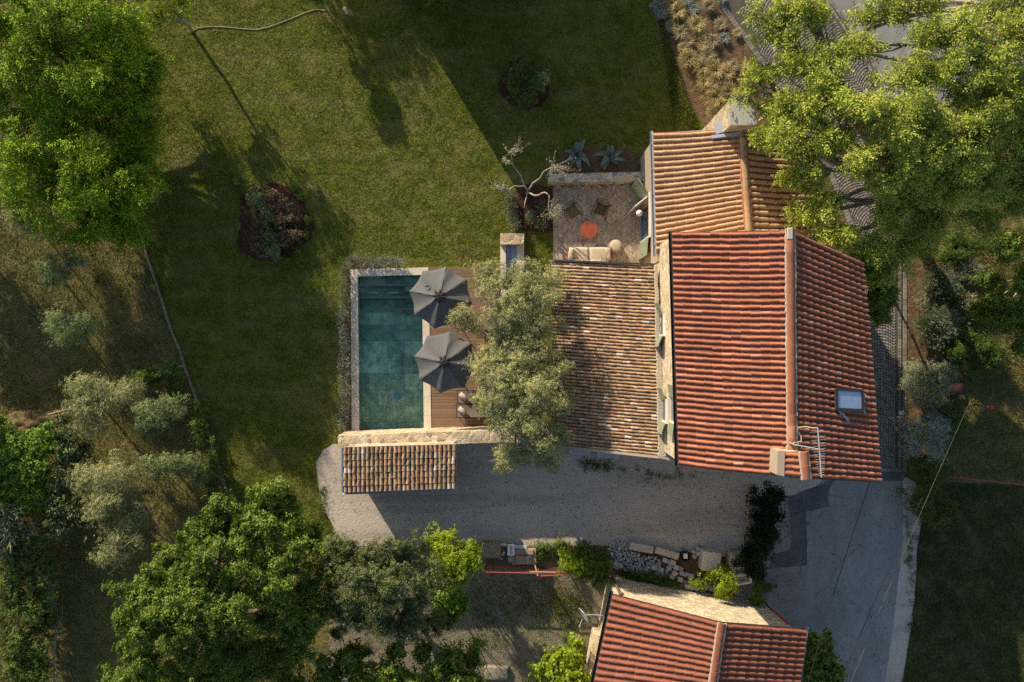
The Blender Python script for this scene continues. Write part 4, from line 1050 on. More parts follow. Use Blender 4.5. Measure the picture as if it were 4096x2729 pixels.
m_sling = M('taupe_sling', (0.20, 0.155, 0.125), (0.175, 0.135, 0.11), scale=40, rough=0.9, bump=0.2, bscale=120, bdist=0.003)
m_towel = M('towel_cloth', (0.50, 0.415, 0.33), (0.42, 0.345, 0.27), scale=20, rough=0.95, bump=0.6, bscale=60, bdist=0.008)
def lounger(x, y, label):
    """foot end at the left (pool side), lies along +x"""
    p = A(x, y, 0.36); L, Wd, z = 1.95, 0.60, 0.36
    t = thing('sun_lounger', (p.x + L / 2, p.y, 0), label, 'sun lounger', 'taupe sun loungers on the deck')
    mb = MB(); x0 = p.x
    for s_ in (-1, 1): mb.cbox((x0 + L / 2 - 0.02, p.y + s_ * Wd / 2, z - 0.02), (L + 0.08, 0.035, 0.035), 0.006)
    for xx in (x0, x0 + 1.25, x0 + L): mb.box((xx, p.y, z - 0.022), (0.03, Wd - 0.034, 0.026))
    mb.build('frame', m_black, t)
    for xx in (x0 + 0.12, x0 + L - 0.2):
        for s_ in (-1, 1): MB().tube([(xx, p.y + s_ * Wd / 2, z - 0.04), (xx - 0.03, p.y + s_ * (Wd / 2 + 0.01), 0.055)], 0.016, 6).build('leg', m_black, t)
    sb = MB(); n = 8; V = []
    for i in range(n + 1):
        for j in range(5):
            u, v = i / n, j / 4; V.append((x0 + 0.03 + (1.22) * u, p.y - Wd / 2 + 0.02 + (Wd - 0.04) * v, z - 0.004 - 0.02 * math.sin(PI * u) * math.sin(PI * v)))
    sb.add(V, [(i * 5 + j, (i + 1) * 5 + j, (i + 1) * 5 + j + 1, i * 5 + j + 1) for i in range(n) for j in range(4)])
    sb.build('seat_sling', m_sling, t, True)
    hb = MB(); hb.add([(x0 + 1.26, p.y - Wd / 2 + 0.02, z), (x0 + 1.26, p.y + Wd / 2 - 0.02, z), (x0 + 1.9, p.y + Wd / 2 - 0.02, z + 0.22), (x0 + 1.9, p.y - Wd / 2 + 0.02, z + 0.22)], [(0, 3, 2, 1)])
    hb.build('backrest', m_sling, t)
    return t, Vector((x0 + 0.30, p.y, z + 0.0))
for (x, y, lb, tl) in ((1830, 1588, 'taupe sun lounger nearer the parasols, carrying the upper rolled towel', 'rolled beige towel on the lounger nearer the parasols'),
                       (1826, 1645, 'taupe sun lounger nearer the golden stone wall, carrying the lower rolled towel', 'rolled beige towel on the lounger nearer the stone wall')):
    t, q = lounger(x, y, lb)
    mb = MB(); d = Vector((math.cos(R(-40)), math.sin(R(-40)), 0)); s_ = Vector((-d.y, d.x, 0)); q = q + Vector((-0.03, 0.03, 0.085))
    V = []; n = 14
    prof = [(0.105 * math.cos(a) * (1 + 0.03 * math.sin(5 * a)), 0.08 * math.sin(a)) for a in np.linspace(0, 2 * PI, n, endpoint=False)]
    for k, e in enumerate((-0.20, -0.195, 0.0, 0.195, 0.20)):
        f = 0.86 if k in (0, 4) else 1.0
        for a, b in prof: V.append(q + d * e + s_ * a * f + Vector((0, 0, b * f)))
    F = [(k * n + i, k * n + (i + 1) % n, (k + 1) * n + (i + 1) % n, (k + 1) * n + i) for k in range(4) for i in range(n)] + [tuple(range(n - 1, -1, -1)), tuple(4 * n + i for i in range(n))]
    mb.add(V, F); mb.box(q + Vector((0, 0, 0.0)) + s_ * 0.106, (0.38, 0.006, 0.03), R(-40))
    tag(mb.recenter('rolled_towel', m_towel, q, True), tl, 'towel', 'rolled towels on the loungers')
t, q = lounger(1905, 1292, 'taupe sun lounger half hidden under the olive tree beside the two parasols')

# patio set
m_chair = M('oxblood_metal', (0.075, 0.03, 0.022), (0.06, 0.025, 0.02), rough=0.5)
m_olive = M('olive_cushion', (0.085, 0.062, 0.026), (0.07, 0.05, 0.022), scale=40, rough=0.9)
def armchair(x, y, ang, label, cushion):
    """faces local -Y, rotated by ang"""
    c = A(x, y, 0.42); t = thing('armchair', (c.x, c.y, 0), label, 'armchair', 'slatted armchairs on the patio')
    Mx = Matrix.Rotation(ang, 3, 'Z'); O = Vector((c.x, c.y, 0))
    def Q(a, b, z): return O + Mx @ Vector((a * 1.06, b * 1.06, z))
    sb = MB(); w, d = 0.50, 0.46
    for i in range(13):
        a = -w / 2 + w * i / 12; sb.tube([Q(a, -d / 2, 0.40), Q(a, 0, 0.385), Q(a, d / 2, 0.40)], 0.009, 5)
    for b in (-d / 2, d / 2): sb.tube([Q(-w / 2, b, 0.40), Q(w / 2, b, 0.40)], 0.012, 6)
    sb.build('seat', m_chair, t)
    if cushion: MB().cushion(Q(0, 0, 0.435), (0.54, 0.50, 0.06), ang, p=8).build('cushion', m_olive, t, True)
    else: MB().cushion(Q(0.02, 0.0, 0.425), (0.52, 0.48, 0.035), ang, p=8).build('cushion', M('straw_cushion', (0.15, 0.11, 0.04), (0.12, 0.09, 0.034), rough=0.9), t, True)
    bb = MB(); top = []
    for i in range(19):
        th = PI * (i / 18); a = 0.33 * math.cos(th); b = d / 2 - 0.06 + 0.27 * math.sin(th); top.append(Q(a, b, 0.74 - 0.05 * abs(math.cos(th))))
    bb.tube([Q(0.35, -d / 2 - 0.06, 0.60)] + top + [Q(-0.35, -d / 2 - 0.06, 0.60)], 0.014, 6)
    for i in range(1, 18):
        th = PI * i / 18; a = 0.25 * math.cos(th); b = d / 2 - 0.02 + 0.03 * math.sin(th); bb.tube([Q(a, b, 0.40), top[i]], 0.011, 5)
    bb.build('backrest', m_chair, t)
    for s_ in (-1, 1):
        MB().tube([Q(s_ * 0.35, -d / 2 - 0.06, 0.60), Q(s_ * 0.34, -d / 2 - 0.10, 0.02)], 0.013, 6).build('leg', m_chair, t)
        MB().tube([Q(s_ * 0.30, d / 2 + 0.05, 0.68), Q(s_ * 0.31, d / 2 + 0.10, 0.02)], 0.013, 6).build('leg', m_chair, t)
        MB().tube([Q(s_ * 0.34, -d / 2 - 0.10, 0.035), Q(s_ * 0.31, d / 2 + 0.10, 0.035)], 0.012, 6).build('runner', m_chair, t)
    return t
armchair(2290, 848, R(33), 'slatted oxblood armchair near the bare little tree, with a straw seat pad', False)
armchair(2404, 838, R(-20), 'slatted oxblood armchair in the middle of the patio, with an olive brown cushion', True)
m_redt = M('orange_red_metal', (0.31, 0.07, 0.035), (0.24, 0.052, 0.028), scale=5, rough=0.5)
c = A(2356, 919, 0.45); t = thing('round_table', (c.x, c.y, 0), 'round orange-red metal table standing between the armchairs and the sofa', 'table')
MB().lathe((c.x, c.y, 0.43), [(0.001, 0), (0.385, 0), (0.395, 0.008), (0.395, 0.022), (0.385, 0.028), (0.001, 0.026)], 48).build('tabletop', m_redt, t)
for a in (R(62), R(152), R(242), R(332)):
    d = Vector((math.cos(a), math.sin(a), 0)); o3 = Vector((c.x, c.y, 0))
    MB().tube([o3 + d * 0.30 + Vector((0, 0, 0.425)), o3 + d * 0.43 + Vector((0, 0, 0.44)), o3 + d * 0.47 + Vector((0, 0, 0.40)), o3 + d * 0.49 + Vector((0, 0, 0.03))], 0.012, 6).build('leg', m_redt, t)
m_cream = M('cream_fabric', (0.47, 0.40, 0.29), (0.42, 0.35, 0.255), scale=30, rough=0.95, bump=0.2, bscale=80, bdist=0.004)
c = A(2357, 1024, 0.45); sx, sy = c.x, c.y
t = thing('garden_sofa', (sx, sy, 0), 'two seat cream cushioned sofa with a red metal frame against the low roof', 'sofa')
mb = MB()
for s_ in (-1, 1): mb.cbox((sx + s_ * 1.0, sy, 0.30), (0.05, 0.80, 0.56), 0.012)
mb.box((sx, sy - 0.40, 0.42), (2.0, 0.04, 0.5)); mb.box((sx, sy, 0.20), (1.94, 0.74, 0.05)); mb.build('frame', m_redt, t)
for s_ in (-1, 1): MB().cushion((sx + s_ * 0.47, sy + 0.03, 0.36), (0.95, 0.78, 0.24), 0, p=10, nx=14, ny=12).build('seat_cushion', m_cream, t, True)
for s_ in (-1, 1): MB().cushion((sx + s_ * 0.46, sy - 0.30, 0.60), (0.90, 0.22, 0.40), 0, p=4, nx=14, ny=8).build('back_cushion', m_cream, t, True)
for s_ in (-1, 1): MB().cushion((sx + s_ * 0.87, sy + 0.06, 0.58), (0.23, 0.58, 0.34), R(4 * s_ - 3), p=3.2, nx=10, ny=12).build('side_pillow', m_cream, t, True)
c = A(2463, 984, 0.40); t = thing('pouf', (c.x, c.y, 0), 'round pale pouf with pink piping beside the sofa', 'pouf')
MB().lathe((c.x, c.y, 0.03), [(0.22, 0), (0.30, 0.05), (0.305, 0.30), (0.28, 0.37), (0.18, 0.405), (0.001, 0.41)], 32).build('cushion', m_cream, t, True)
m_pink = M('pink_piping', (0.55, 0.22, 0.16), rough=0.8)
MB().tube([(c.x + 0.298 * math.cos(a), c.y + 0.298 * math.sin(a), 0.375) for a in np.linspace(0, 2 * PI, 40)], 0.010, 5).build('piping', m_pink, t)
MB().tube([(c.x - 0.29, c.y + 0.05, 0.36), (c.x - 0.36, c.y + 0.06, 0.33), (c.x - 0.29, c.y + 0.12, 0.35)], 0.010, 5).build('handle', m_pink, t)

# ================================================================== roof aerial, cables, posts
m_alu = M('aluminium', (0.52, 0.52, 0.50), (0.45, 0.45, 0.44), scale=8, rough=0.45, metal=0.5)
z = 9.7
t = thing('roof_aerial', tuple(A(3185, 1785, 8.6)), 'long comb-like television aerial above the east slope of the farmhouse roof', 'antenna')
b0, b1 = A(3271, 1712, z), A(3286, 1909, z)
mb = MB(); mb.tube([b0, b1], 0.025, 6)
for k in range(17):
    p = b0.lerp(b1, 0.08 + 0.88 * (k / 16) ** 0.8); h_ = 0.28 - 0.19 * (k / 16) ; mb.tube([p + Vector((-h_, -0.02, 0)), p + Vector((h_, 0.02, 0))], 0.007, 5)
mb.build('boom', m_alu, t)
mb = MB(); ma = A(3182, 1780, z - 0.2); mj = A(3274, 1797, z); mb.tube([ma, mj], 0.022, 7); mb.tube([(ma.x, ma.y, 8.3), ma], 0.025, 7); mb.tube([(ma.x + 0.15, ma.y - 0.1, 8.4), ma], 0.012, 6); mb.build('mast', m_alu, t)
mb = MB(); mb.tube([A(3178, 1774, 9.3), A(3205, 1765, 9.2), A(3204, 1745, 9.15), A(3189, 1722, 9.2), A(3196, 1710, 9.3), A(3222, 1707, 9.4), A(3250, 1712, 9.6), A(3271, 1712, z)], 0.018, 5)
for k in range(2): mb.tube([A(3182, 1776, 9.3) + Vector((0.09 * math.cos(a), 0.06 * math.sin(a), 0.02 * k)) for a in np.linspace(0, 2 * PI, 12)], 0.010, 5)
mb.build('cable', m_cream, t)

def sag(a, b, s_, n=14): return [Vector(a).lerp(Vector(b), i / n) - Vector((0, 0, s_ * 4 * (i / n) * (1 - i / n))) for i in range(n + 1)]
m_cable = M('black_cable', (0.018, 0.018, 0.02), rough=0.6); m_wire = M('pale_wire', (0.12, 0.105, 0.085), rough=0.6)
for (a, b, r_, mt, lb) in ((A(3480, 1928, 6.8), A(3145, 3060, 6.4), 0.014, m_cable, 'single dark overhead cable crossing the road from the farmhouse eave to the cottage'),
                       (A(3690, 1990, 6.6), A(3235, 3060, 6.6), 0.013, m_cable, 'dark overhead cable over the road, the inner one of the close pair'),
                       (A(3878, 1612, 6.5), A(3258, 3110, 6.5), 0.0075, m_wire, 'pale overhead cable from the garden shrubs down over the road, outer of the pair')):
    mb = MB(); mb.tube(sag(a, b, 0.25), r_, 5); tag(mb.recenter('overhead_cable', mt, a), lb, 'cable', 'cables over the road')
t = thing('garden_post', tuple(A(3878, 1618)), 'thin garden post with a bright red cap by the sunlit meadow', 'post')
tp = A(3952, 1626, 1.6); b_ = A(3878, 1618); MB().tube([b_, (b_.x, b_.y, 1.55)], 0.025, 7).build('pole', m_wire, t)
MB().lathe((b_.x, b_.y, 1.45), [(0.03, 0), (0.07, 0.03), (0.05, 0.12), (0.03, 0.2)], 10).build('collar', m_zinc, t)
MB().lathe((b_.x, b_.y, 1.62), [(0.06, 0), (0.11, 0.05), (0.11, 0.10), (0.07, 0.16), (0.001, 0.18)], 14).build('cap', M('signal_red', (0.50, 0.02, 0.03), rough=0.4), t, True)
mb = MB(); mb.tube([A(3660, 1889, 0.5), A(3780, 1906, 0.52), A(3960, 1925, 0.5), A(4200, 1952, 0.5)], 0.03, 6)
for x, y in ((3660, 1889), (3780, 1906), (3960, 1925), (4090, 1940)): mb.tube([A(x, y, 0), A(x, y, 0.5)], 0.025, 6)
tag(mb.recenter('iron_rail', m_rust, tuple(A(3900, 1918))), 'thin rusty rail fence running right from the road corner', 'fence')
mb = MB(); mb.tube([A(3652, 2486, 0.02), A(3668, 2498, 0.05), A(3683, 2510, 0.03)], [0.025, 0.03, 0.035], 7); mb.lathe(A(3683, 2510, 0.02), [(0.09, 0), (0.09, 0.04), (0.02, 0.06)], 10)
tag(mb.recenter('drain_pipe', m_black, tuple(A(3668, 2498))), 'short black pipe stub at the edge of the gravel shoulder', 'pipe')
mb = MB(); mb.box(A(3797, 1445, 0.03), (0.16, 0.2, 0.05)); mb.box(A(3797, 1445, 0.08), (0.10, 0.12, 0.06)); tag(mb.recenter('valve_box', m_black, tuple(A(3797, 1445))), 'small black valve box on bare soil between the shrubs', 'box')
mb = MB(); mb.tube([A(3682, 1444, 0.03), A(3716, 1446, 0.04)], 0.022, 6); mb.tube([A(3700, 1445, 0.03), A(3702, 1452, 0.06)], 0.015, 5); tag(mb.recenter('drip_pipe', m_black, tuple(A(3700, 1445))), 'short black irrigation pipe on the bare soil strip', 'pipe')
# arched reddish cover among the right hand shrubs
mb = MB(); c = A(3815, 1555); V = []; 
for i in range(9):
    for j in range(7):
        a = PI * i / 8; V.append((c.x + 0.45 * math.cos(a), c.y + 0.55 * (j / 6 - 0.5), 0.42 * math.sin(a) * (0.8 + 0.2 * math.sin(PI * j / 6))))
mb.add(V, [(i * 7 + j, i * 7 + j + 1, (i + 1) * 7 + j + 1, (i + 1) * 7 + j) for i in range(8) for j in range(6)])
tag(mb.recenter('arched_cover', M('terracotta_cover', (0.035, 0.014, 0.012), (0.05, 0.02, 0.018), scale=8, rough=0.95), c, True), 'dull red arched cover half hidden by the yellow flowering shrub', 'cover')
# garden hose on the lawn
mb = MB(); hp = [(772, 108), (776, 122), (790, 112), (830, 107), (880, 107), (930, 111), (990, 117), (1030, 118), (1075, 108), (1130, 88), (1180, 68), (1230, 47), (1262, 38), (1300, 42)]
mb.tube([A(x, y, 0.03) for x, y in hp], 0.015, 6); tag(mb.recenter('garden_hose', M('pale_hose', (0.50, 0.45, 0.30), rough=0.5), tuple(A(1000, 100))), 'long pale garden hose snaking between two young trees on the lawn', 'hose')
mb = MB(); c = A(1388, 55); mb.lathe((c.x, c.y, 0), [(0.05, 0), (0.05, 0.5), (0.08, 0.5), (0.08, 0.6), (0.001, 0.63)], 12); tag(mb.recenter('bollard_light', m_white, c), 'small white bollard light on the lawn near the hose end', 'bollard')

# ================================================================== clutter along the drive
m_stone = M('granite_grey', (0.36, 0.37, 0.38), (0.25, 0.26, 0.27), scale=25, rough=0.85, bump=0.35, bscale=50, bdist=0.008, obj_rand=1, ramp=[(0, (0.22, 0.235, 0.25)), (0.35, (0.38, 0.395, 0.41)), (0.6, (0.29, 0.295, 0.30)), (0.85, (0.45, 0.445, 0.43)), (1, (0.45, 0.37, 0.27))])
def rock(sz, seed):
    r_ = random.Random(seed); mb = MB(); mb.cbox((0, 0, 0), sz, min(sz) * 0.12)
    mb.v = [(x + r_.uniform(-.07, .07) * sz[0], y + r_.uniform(-.07, .07) * sz[1], z + r_.uniform(-.06, .06) * sz[2]) for x, y, z in mb.v]; return mb
small = [rock((0.115, 0.105, 0.11), k).build('granite_cube', m_stone).data for k in range(5)]
big = [rock((0.235, 0.215, 0.22), 20 + k).build('granite_block', m_stone).data for k in range(4)]
for o in [o for o in bpy.data.objects if o.name.startswith(('granite_cube', 'granite_block'))]: bpy.data.objects.remove(o)
def put(me, name, x, y, z, label, cat, grp, rz=None, tilt=0.3, s=1.0):
    o = bpy.data.objects.new(name, me); COL.objects.link(o); p = A(x, y, z); o.location = p
    o.rotation_euler = (random.uniform(-tilt, tilt), random.uniform(-tilt, tilt), random.uniform(0, 6.3) if rz is None else rz); o.scale = (s, s, s * random.uniform(0.9, 1.1)); return tag(o, label, cat, grp)
pile = [(2440, 2175), (2470, 2158), (2500, 2165), (2512, 2200), (2560, 2222), (2640, 2235), (2640, 2275), (2700, 2300), (2640, 2318), (2560, 2300), (2490, 2280), (2450, 2270), (2432, 2215)]
cand = []
tries = 0
while len(cand) < 185 and tries < 20000:
    tries += 1; x, y = random.uniform(2410, 2700), random.uniform(2150, 2320)
    if pip(pile, [(x, y)])[0] and all((x - a) ** 2 + (y - b) ** 2 > 9.3 ** 2 for a, b in cand): cand.append((x, y))
for k, (x, y) in enumerate(cand):
    dd = min(1, max(0, 1 - abs((y - 2235) / 70))); put(small[k % 5], 'granite_cube', x, y, 0.05 + 0.22 * dd * random.random() + 0.03, 'small grey granite cube in the loose heap beside the cottage wall', 'stone', 'loose heap of small granite cubes', tilt=0.6, s=random.uniform(0.85, 1.25))
bigs = [(2659, 2240), (2678, 2246), (2692, 2250), (2615, 2270), (2645, 2280), (2624, 2298), (2676, 2275), (2683, 2262), (2704, 2270), (2722, 2274), (2655, 2300), (2663, 2305), (2688, 2306), (2705, 2309), (2725, 2292), (2744, 2298), (2764, 2305), (2700, 2291), (2720, 2318), (2736, 2328), (2757, 2331), (2772, 2334), (2748, 2345), (2765, 2350), (2722, 2342), (2815, 2335), (2830, 2340), (2800, 2322), (2785, 2352), (2846, 2356), (2820, 2352), (2463, 2256), (2480, 2262)]
for k, (x, y) in enumerate(bigs): put(big[k % 4], 'granite_block', x, y, 0.13 + (0.2 if random.random() < 0.35 else 0), 'larger squared granite block in the row between the small cubes and the leafy vine', 'stone', 'squared granite blocks by the cottage wall', rz=random.uniform(-0.6, 0.1), tilt=0.12)
for x, y in ((2774, 2207), (2791, 2196), (2792, 2215), (2777, 2226)): put(big[0], 'granite_block', x, y, 0.13, 'squared granite block in the group of four near the black bucket', 'stone', 'four granite blocks near the bucket', rz=random.uniform(0, 0.8), tilt=0.05, s=0.85)
m_beam = M('worn_stone_beam', (0.55, 0.49, 0.40), (0.43, 0.375, 0.30), scale=9, rough=0.9, bump=0.5, bscale=22, c3=(0.27, 0.22, 0.16), scale3=2.5, f3=0.6)
def beam(q, h, name, label, cat, mat=m_beam):
    pts = [A(x, y, h) for x, y in q]; c = sum(pts, Vector()) / 4; d = (pts[1] - pts[0]); w = (pts[3] - pts[0]).length
    mb = MB(); mb.cbox((0, 0, h / 2), (d.length, w, h), 0.03, math.atan2(d.y, d.x)); r_ = random.Random(int(c.x * 100))
    mb.v = [(x + r_.uniform(-.012, .012), y + r_.uniform(-.012, .012), z) for x, y, z in mb.v]
    o = mb.build(name, mat); o.location = (c.x, c.y, 0); return tag(o, label, cat)
beam([(2518, 2170), (2614, 2188), (2612, 2214), (2522, 2200)], 0.40, 'stone_beam', 'long worn stone beam lying beside the small cube heap', 'stone beam')
beam([(2624, 2187), (2718, 2216), (2712, 2241), (2623, 2215)], 0.42, 'stone_beam', 'long worn stone beam lying between the other beam and the black bucket', 'stone beam')
c = A(2743, 2228, 0.45); t = thing('bucket', (c.x, c.y, 0), 'black tub with crumpled white rubbish inside, at the end of the stone beams', 'bucket')
MB().lathe((c.x, c.y, 0), [(0.001, 0.02), (0.18, 0.02), (0.22, 0.45), (0.235, 0.46), (0.235, 0.43), (0.19, 0.06), (0.001, 0.06)], 24).build('tub', m_black, t, True)
mb = rock((0.20, 0.26, 0.2), 77); mb.v = [(x + c.x, y + c.y + 0.03, z + 0.36) for x, y, z in mb.v]; mb.build('rubbish', m_white, t)
beam([(2814, 2202), (2888, 2212), (2880, 2300), (2803, 2280)], 0.75, 'stone_block', 'big pale sawn stone block half covered by the leafy vine', 'stone block', m_limestone)
c = A(2940, 2275, 0.55); t = thing('stone_sink', (c.x, c.y, 0), 'pale double stone sink with two basins resting at the corner of the cottage', 'sink')
qq = [A(x, y, 0.8) for x, y in ((2931, 2264), (2995, 2268), (3008, 2337), (2945, 2342))]; rz = R(-4); cc_ = sum(qq, Vector()) / 4; mb = MB()
Wx, Wy = 0.80, 0.86; Mz = Matrix.Rotation(R(9), 3, 'Z')
def sb_(x, y, w, h, z, dz): p = Mz @ Vector((x, y, 0)); mb.cbox((cc_.x + p.x, cc_.y + p.y, z), (w, h, dz), 0.012, R(9))
for (x, y, w, h) in ((-Wx / 2 + 0.05, 0, 0.10, Wy), (Wx / 2 - 0.05, 0, 0.10, Wy), (0, Wy / 2 - 0.05, Wx - 0.2, 0.10), (0, -Wy / 2 + 0.05, Wx - 0.2, 0.10), (0, 0.02, Wx - 0.2, 0.12)): sb_(x, y, w, h, 0.68, 0.24)
mb.build('rim', M('white_stone', (0.66, 0.63, 0.56), (0.58, 0.55, 0.48), scale=6, rough=0.8), t)
mb = MB(); sb_(0, 0, Wx - 0.05, Wy - 0.05, 0.30, 0.58); mb.build('bowl', m_beam, t)
beam([(2918, 2215), (2985, 2222), (2990, 2262), (2925, 2265)], 0.7, 'stone_trough', 'grey stone trough standing just behind the double stone sink', 'trough')
# wooden edge board and plank row
mb = MB(); mb.tube([A(3008, 1938, 0.12), A(3004, 1990, 0.12), A(2996, 2080, 0.12), A(2985, 2160, 0.12), A(2978, 2235, 0.10)], 0.075, 8); tag(mb.recenter('log_edging', m_wood, tuple(A(2995, 2080))), 'long wooden log edging between the gravel drive and the dark shrubs', 'log')
# timber pallet stack, board, bag and bench
t = thing('brick_stack', tuple(A(2098, 2220)), 'stack of reclaimed wooden boards and bricks beside the rusty fence', 'stack')
m_plank = M('plank_mix', (0.30, 0.23, 0.165), (0.24, 0.18, 0.13), scale=9, rough=0.9, bump=0.3, bscale=30, ramp=[(0, (0.26, 0.17, 0.11)), (0.3, (0.34, 0.26, 0.18)), (0.6, (0.24, 0.19, 0.14)), (0.85, (0.30, 0.22, 0.20)), (1, (0.40, 0.38, 0.42))])
mb = MB(); zz = 0.62
MB().box(A(2095, 2222, 0.3), (1.12, 0.72, 0.56)).build('core', m_wood, t)
for i in range(7): mb.cbox(A(2065 + 9.3 * i, 2240, zz), (0.105, 0.40, 0.09), 0.006, R(1) * random.uniform(-1.5, 1.5))
for i in range(2): 
    for j in range(2): mb.cbox(A(2079 + 36 * j, 2203 + 10 * i, zz), (0.40, 0.11, 0.09), 0.006, R(-2))
for i in range(3): mb.cbox(A(2036 + 9 * i, 2236, zz), (0.10, 0.26, 0.08), 0.006)
mb.build('board', m_plank, t)
MB().cbox(A(2083, 2188, zz + 0.02), (0.53, 0.15, 0.07), 0.005, R(-3)).build('board', M('grey_white_board', (0.46, 0.47, 0.52), rough=0.7), t)['label'] = 'pale grey board at the top'
t = thing('trowel_board', tuple(A(2044, 2202, 0.7)), 'flat white board carrying a long handled tool, lying on the brick stack', 'board')
MB().cbox(A(2044, 2200, 0.71), (0.33, 0.53, 0.03), 0.006, R(-2)).build('board', m_white, t)
mb = MB(); mb.cbox(A(2044, 2203, 0.745), (0.10, 0.38, 0.02), 0.004); mb.build('tool_blade', m_zinc, t)
MB().tube([A(2045, 2182, 0.77), A(2044, 2196, 0.77), A(2043, 2203, 0.77)], [0.02, 0.022, 0.008], 7).build('handle', M('yellow_handle', (0.5, 0.33, 0.05)), t)
c = A(2007, 2205, 0.25); t = thing('soil_bag', (c.x, c.y, 0), 'printed plastic sack of potting soil, white top and brown body, beside the brick stack', 'bag')
m_bag = M('brown_sack', (0.075, 0.04, 0.035), (0.12, 0.055, 0.045), scale=9, rough=0.4, bump=0.2, bscale=12); m_bagw = M('white_sack', (0.62, 0.60, 0.62), rough=0.4)
MB().cushion((c.x, c.y - 0.07, 0.20), (0.42, 0.66, 0.28), R(-8), p=9, nx=12, ny=16).build('sack_body', m_bag, t, True)
MB().cushion((c.x + 0.04, c.y + 0.28, 0.20), (0.42, 0.18, 0.24), R(-8), p=9, nx=12, ny=6).build('sack_top', m_bagw, t, True)
def text_mesh(s_, size, loc, rz, mat, parent, name='lettering'):
    cu = bpy.data.curves.new(name, 'FONT'); cu.body = s_; cu.size = size; cu.align_x = 'CENTER'; cu.align_y = 'CENTER'; cu.extrude = 0.002; cu.offset = size * 0.02
    ob = bpy.data.objects.new(name, cu); COL.objects.link(ob); dg = bpy.context.evaluated_depsgraph_get(); me = bpy.data.meshes.new_from_object(ob.evaluated_get(dg)); bpy.data.objects.remove(ob)
    me.materials.clear(); me.materials.append(mat); o = bpy.data.objects.new(name, me); COL.objects.link(o); o.parent = parent
    o.location = Vector(loc) - origin_of(parent); o.rotation_euler = (0, 0, rz); return o
m_let = M('red_print', (0.45, 0.03, 0.05)); 
text_mesh('Plantella', 0.105, (c.x + 0.035, c.y + 0.25, 0.327), R(-8), m_let, t)
MB().lathe((c.x - 0.01, c.y - 0.30, 0.325), [(0.001, 0.012), (0.055, 0.012), (0.075, 0.0)], 20).build('round_emblem', m_bagw, t)
MB().lathe((c.x - 0.01, c.y - 0.30, 0.334), [(0.001, 0.008), (0.045, 0.006)], 20).build('emblem_centre', m_let, t)
mb = MB(); mb.cbox((c.x + 0.06, c.y - 0.08, 0.345), (0.05, 0.24, 0.01), 0.004, R(-35)); mb.cbox((c.x + 0.12, c.y - 0.12, 0.345), (0.03, 0.2, 0.01), 0.004, R(-20)); mb.build('printed_tool', m_bagw, t)
mb = rock((0.95, 0.75, 0.5), 5); p = A(1965, 2200, 0.2); mb.v = [(x + p.x, y + p.y, z + p.z - 0.05) for x, y, z in mb.v]; tag(mb.recenter('boulder', M('ochre_boulder', (0.30, 0.24, 0.13), (0.2, 0.16, 0.1), scale=5, rough=0.9, bump=0.6, bscale=9, bdist=0.05), p), 'flat ochre boulder just left of the soil sack', 'boulder')
for (x, y, s_, lb) in ((1985, 2690, (1.1, 0.6, 0.32), 'rounded grey boulder at the bottom edge among the yard shadows'), (2302, 2565, (0.45, 0.35, 0.3), 'pale stone by the cottage buttress, upper of two'), (2308, 2607, (0.3, 0.25, 0.25), 'small pale stone by the cottage buttress, lower of two')):
    mb = rock(s_, x); p = A(x, y, 0.1); mb.v = [(a + p.x, b + p.y, z_ + 0.1) for a, b, z_ in mb.v]; tag(mb.recenter('boulder', M('boulder_stone', (0.23, 0.20, 0.15), (0.15, 0.13, 0.10), scale=6, rough=0.95, bump=0.6, bscale=10, bdist=0.05), p, True), lb, 'boulder')
# rusty mesh fence
def fence(a, b, zt, name, label, mat=m_rust, npost=4, mesh=True, step=0.09):
    a, b = Vector(a), Vector(b); t = thing(name, ((a.x + b.x) / 2, (a.y + b.y) / 2, 0), label, 'fence'); d = b - a
    mb = MB()
    for z in (0.08, zt): MB().tube([a + Vector((0, 0, z)), b + Vector((0, 0, z))], 0.03, 6).build('rail', mat, t)
    for i in range(npost):
        p = a.lerp(b, i / (npost - 1)); MB().box((p.x, p.y, zt / 2), (0.05, 0.05, zt)).build('post', mat, t)
    if mesh:
        mb = MB(); n = int(d.length / step)
        for i in range(n): p = a.lerp(b, (i + 0.5) / n); mb.box((p.x, p.y, zt / 2), (0.008, 0.008, zt - 0.1))
        for i in range(1, int(zt / 0.14)): c_ = (a + b) / 2; mb.box((c_.x, c_.y, 0.14 * i), (d.length, 0.008, 0.008), math.atan2(d.y, d.x))
        mb.build('wire_mesh', mat, t)
    return t
def ground_xy(x, y): v = A(x, y); return Vector((v.x, v.y, 0))
fence(ground_xy(1945, 2258), ground_xy(2152, 2263), 1.25, 'mesh_fence', 'rusty red mesh fence panel below the brick stack', npost=3)
fence(ground_xy(2160, 2272), ground_xy(2262, 2268), 1.30, 'mesh_gate', 'rusty red mesh gate with wooden props, beside the lime green bush', npost=2)
mb = MB(); mb.tube([A(2262, 2296, 1.3), A(2355, 2293, 1.3)], 0.03, 6); mb.tube([A(2352, 2293, 1.3), ground_xy(2350, 2262)], 0.03, 6); tag(mb.recenter('iron_rail', m_rust, A(2300, 2295, 0)), 'rusty red rail joining the mesh gate to the cottage corner bushes', 'rail')
for (pa, pb, lb) in (((2118, 2288, 1.2), (2225, 2290, 1.25), 'grey fence prop lying across both rusty fence panels'), ((2140, 2262, 1.0), (2152, 2305, 1.3), 'short upright wooden prop between fence panel and gate'), ((2228, 2286, 1.2), (2270, 2290, 1.2), 'short pale prop tied to the gate end')):
    mb = MB(); mb.tube([A(*pa), A(*pb)], 0.035, 7); tag(mb.recenter('wooden_prop', m_wood, A(*pa)), lb, 'wooden prop')
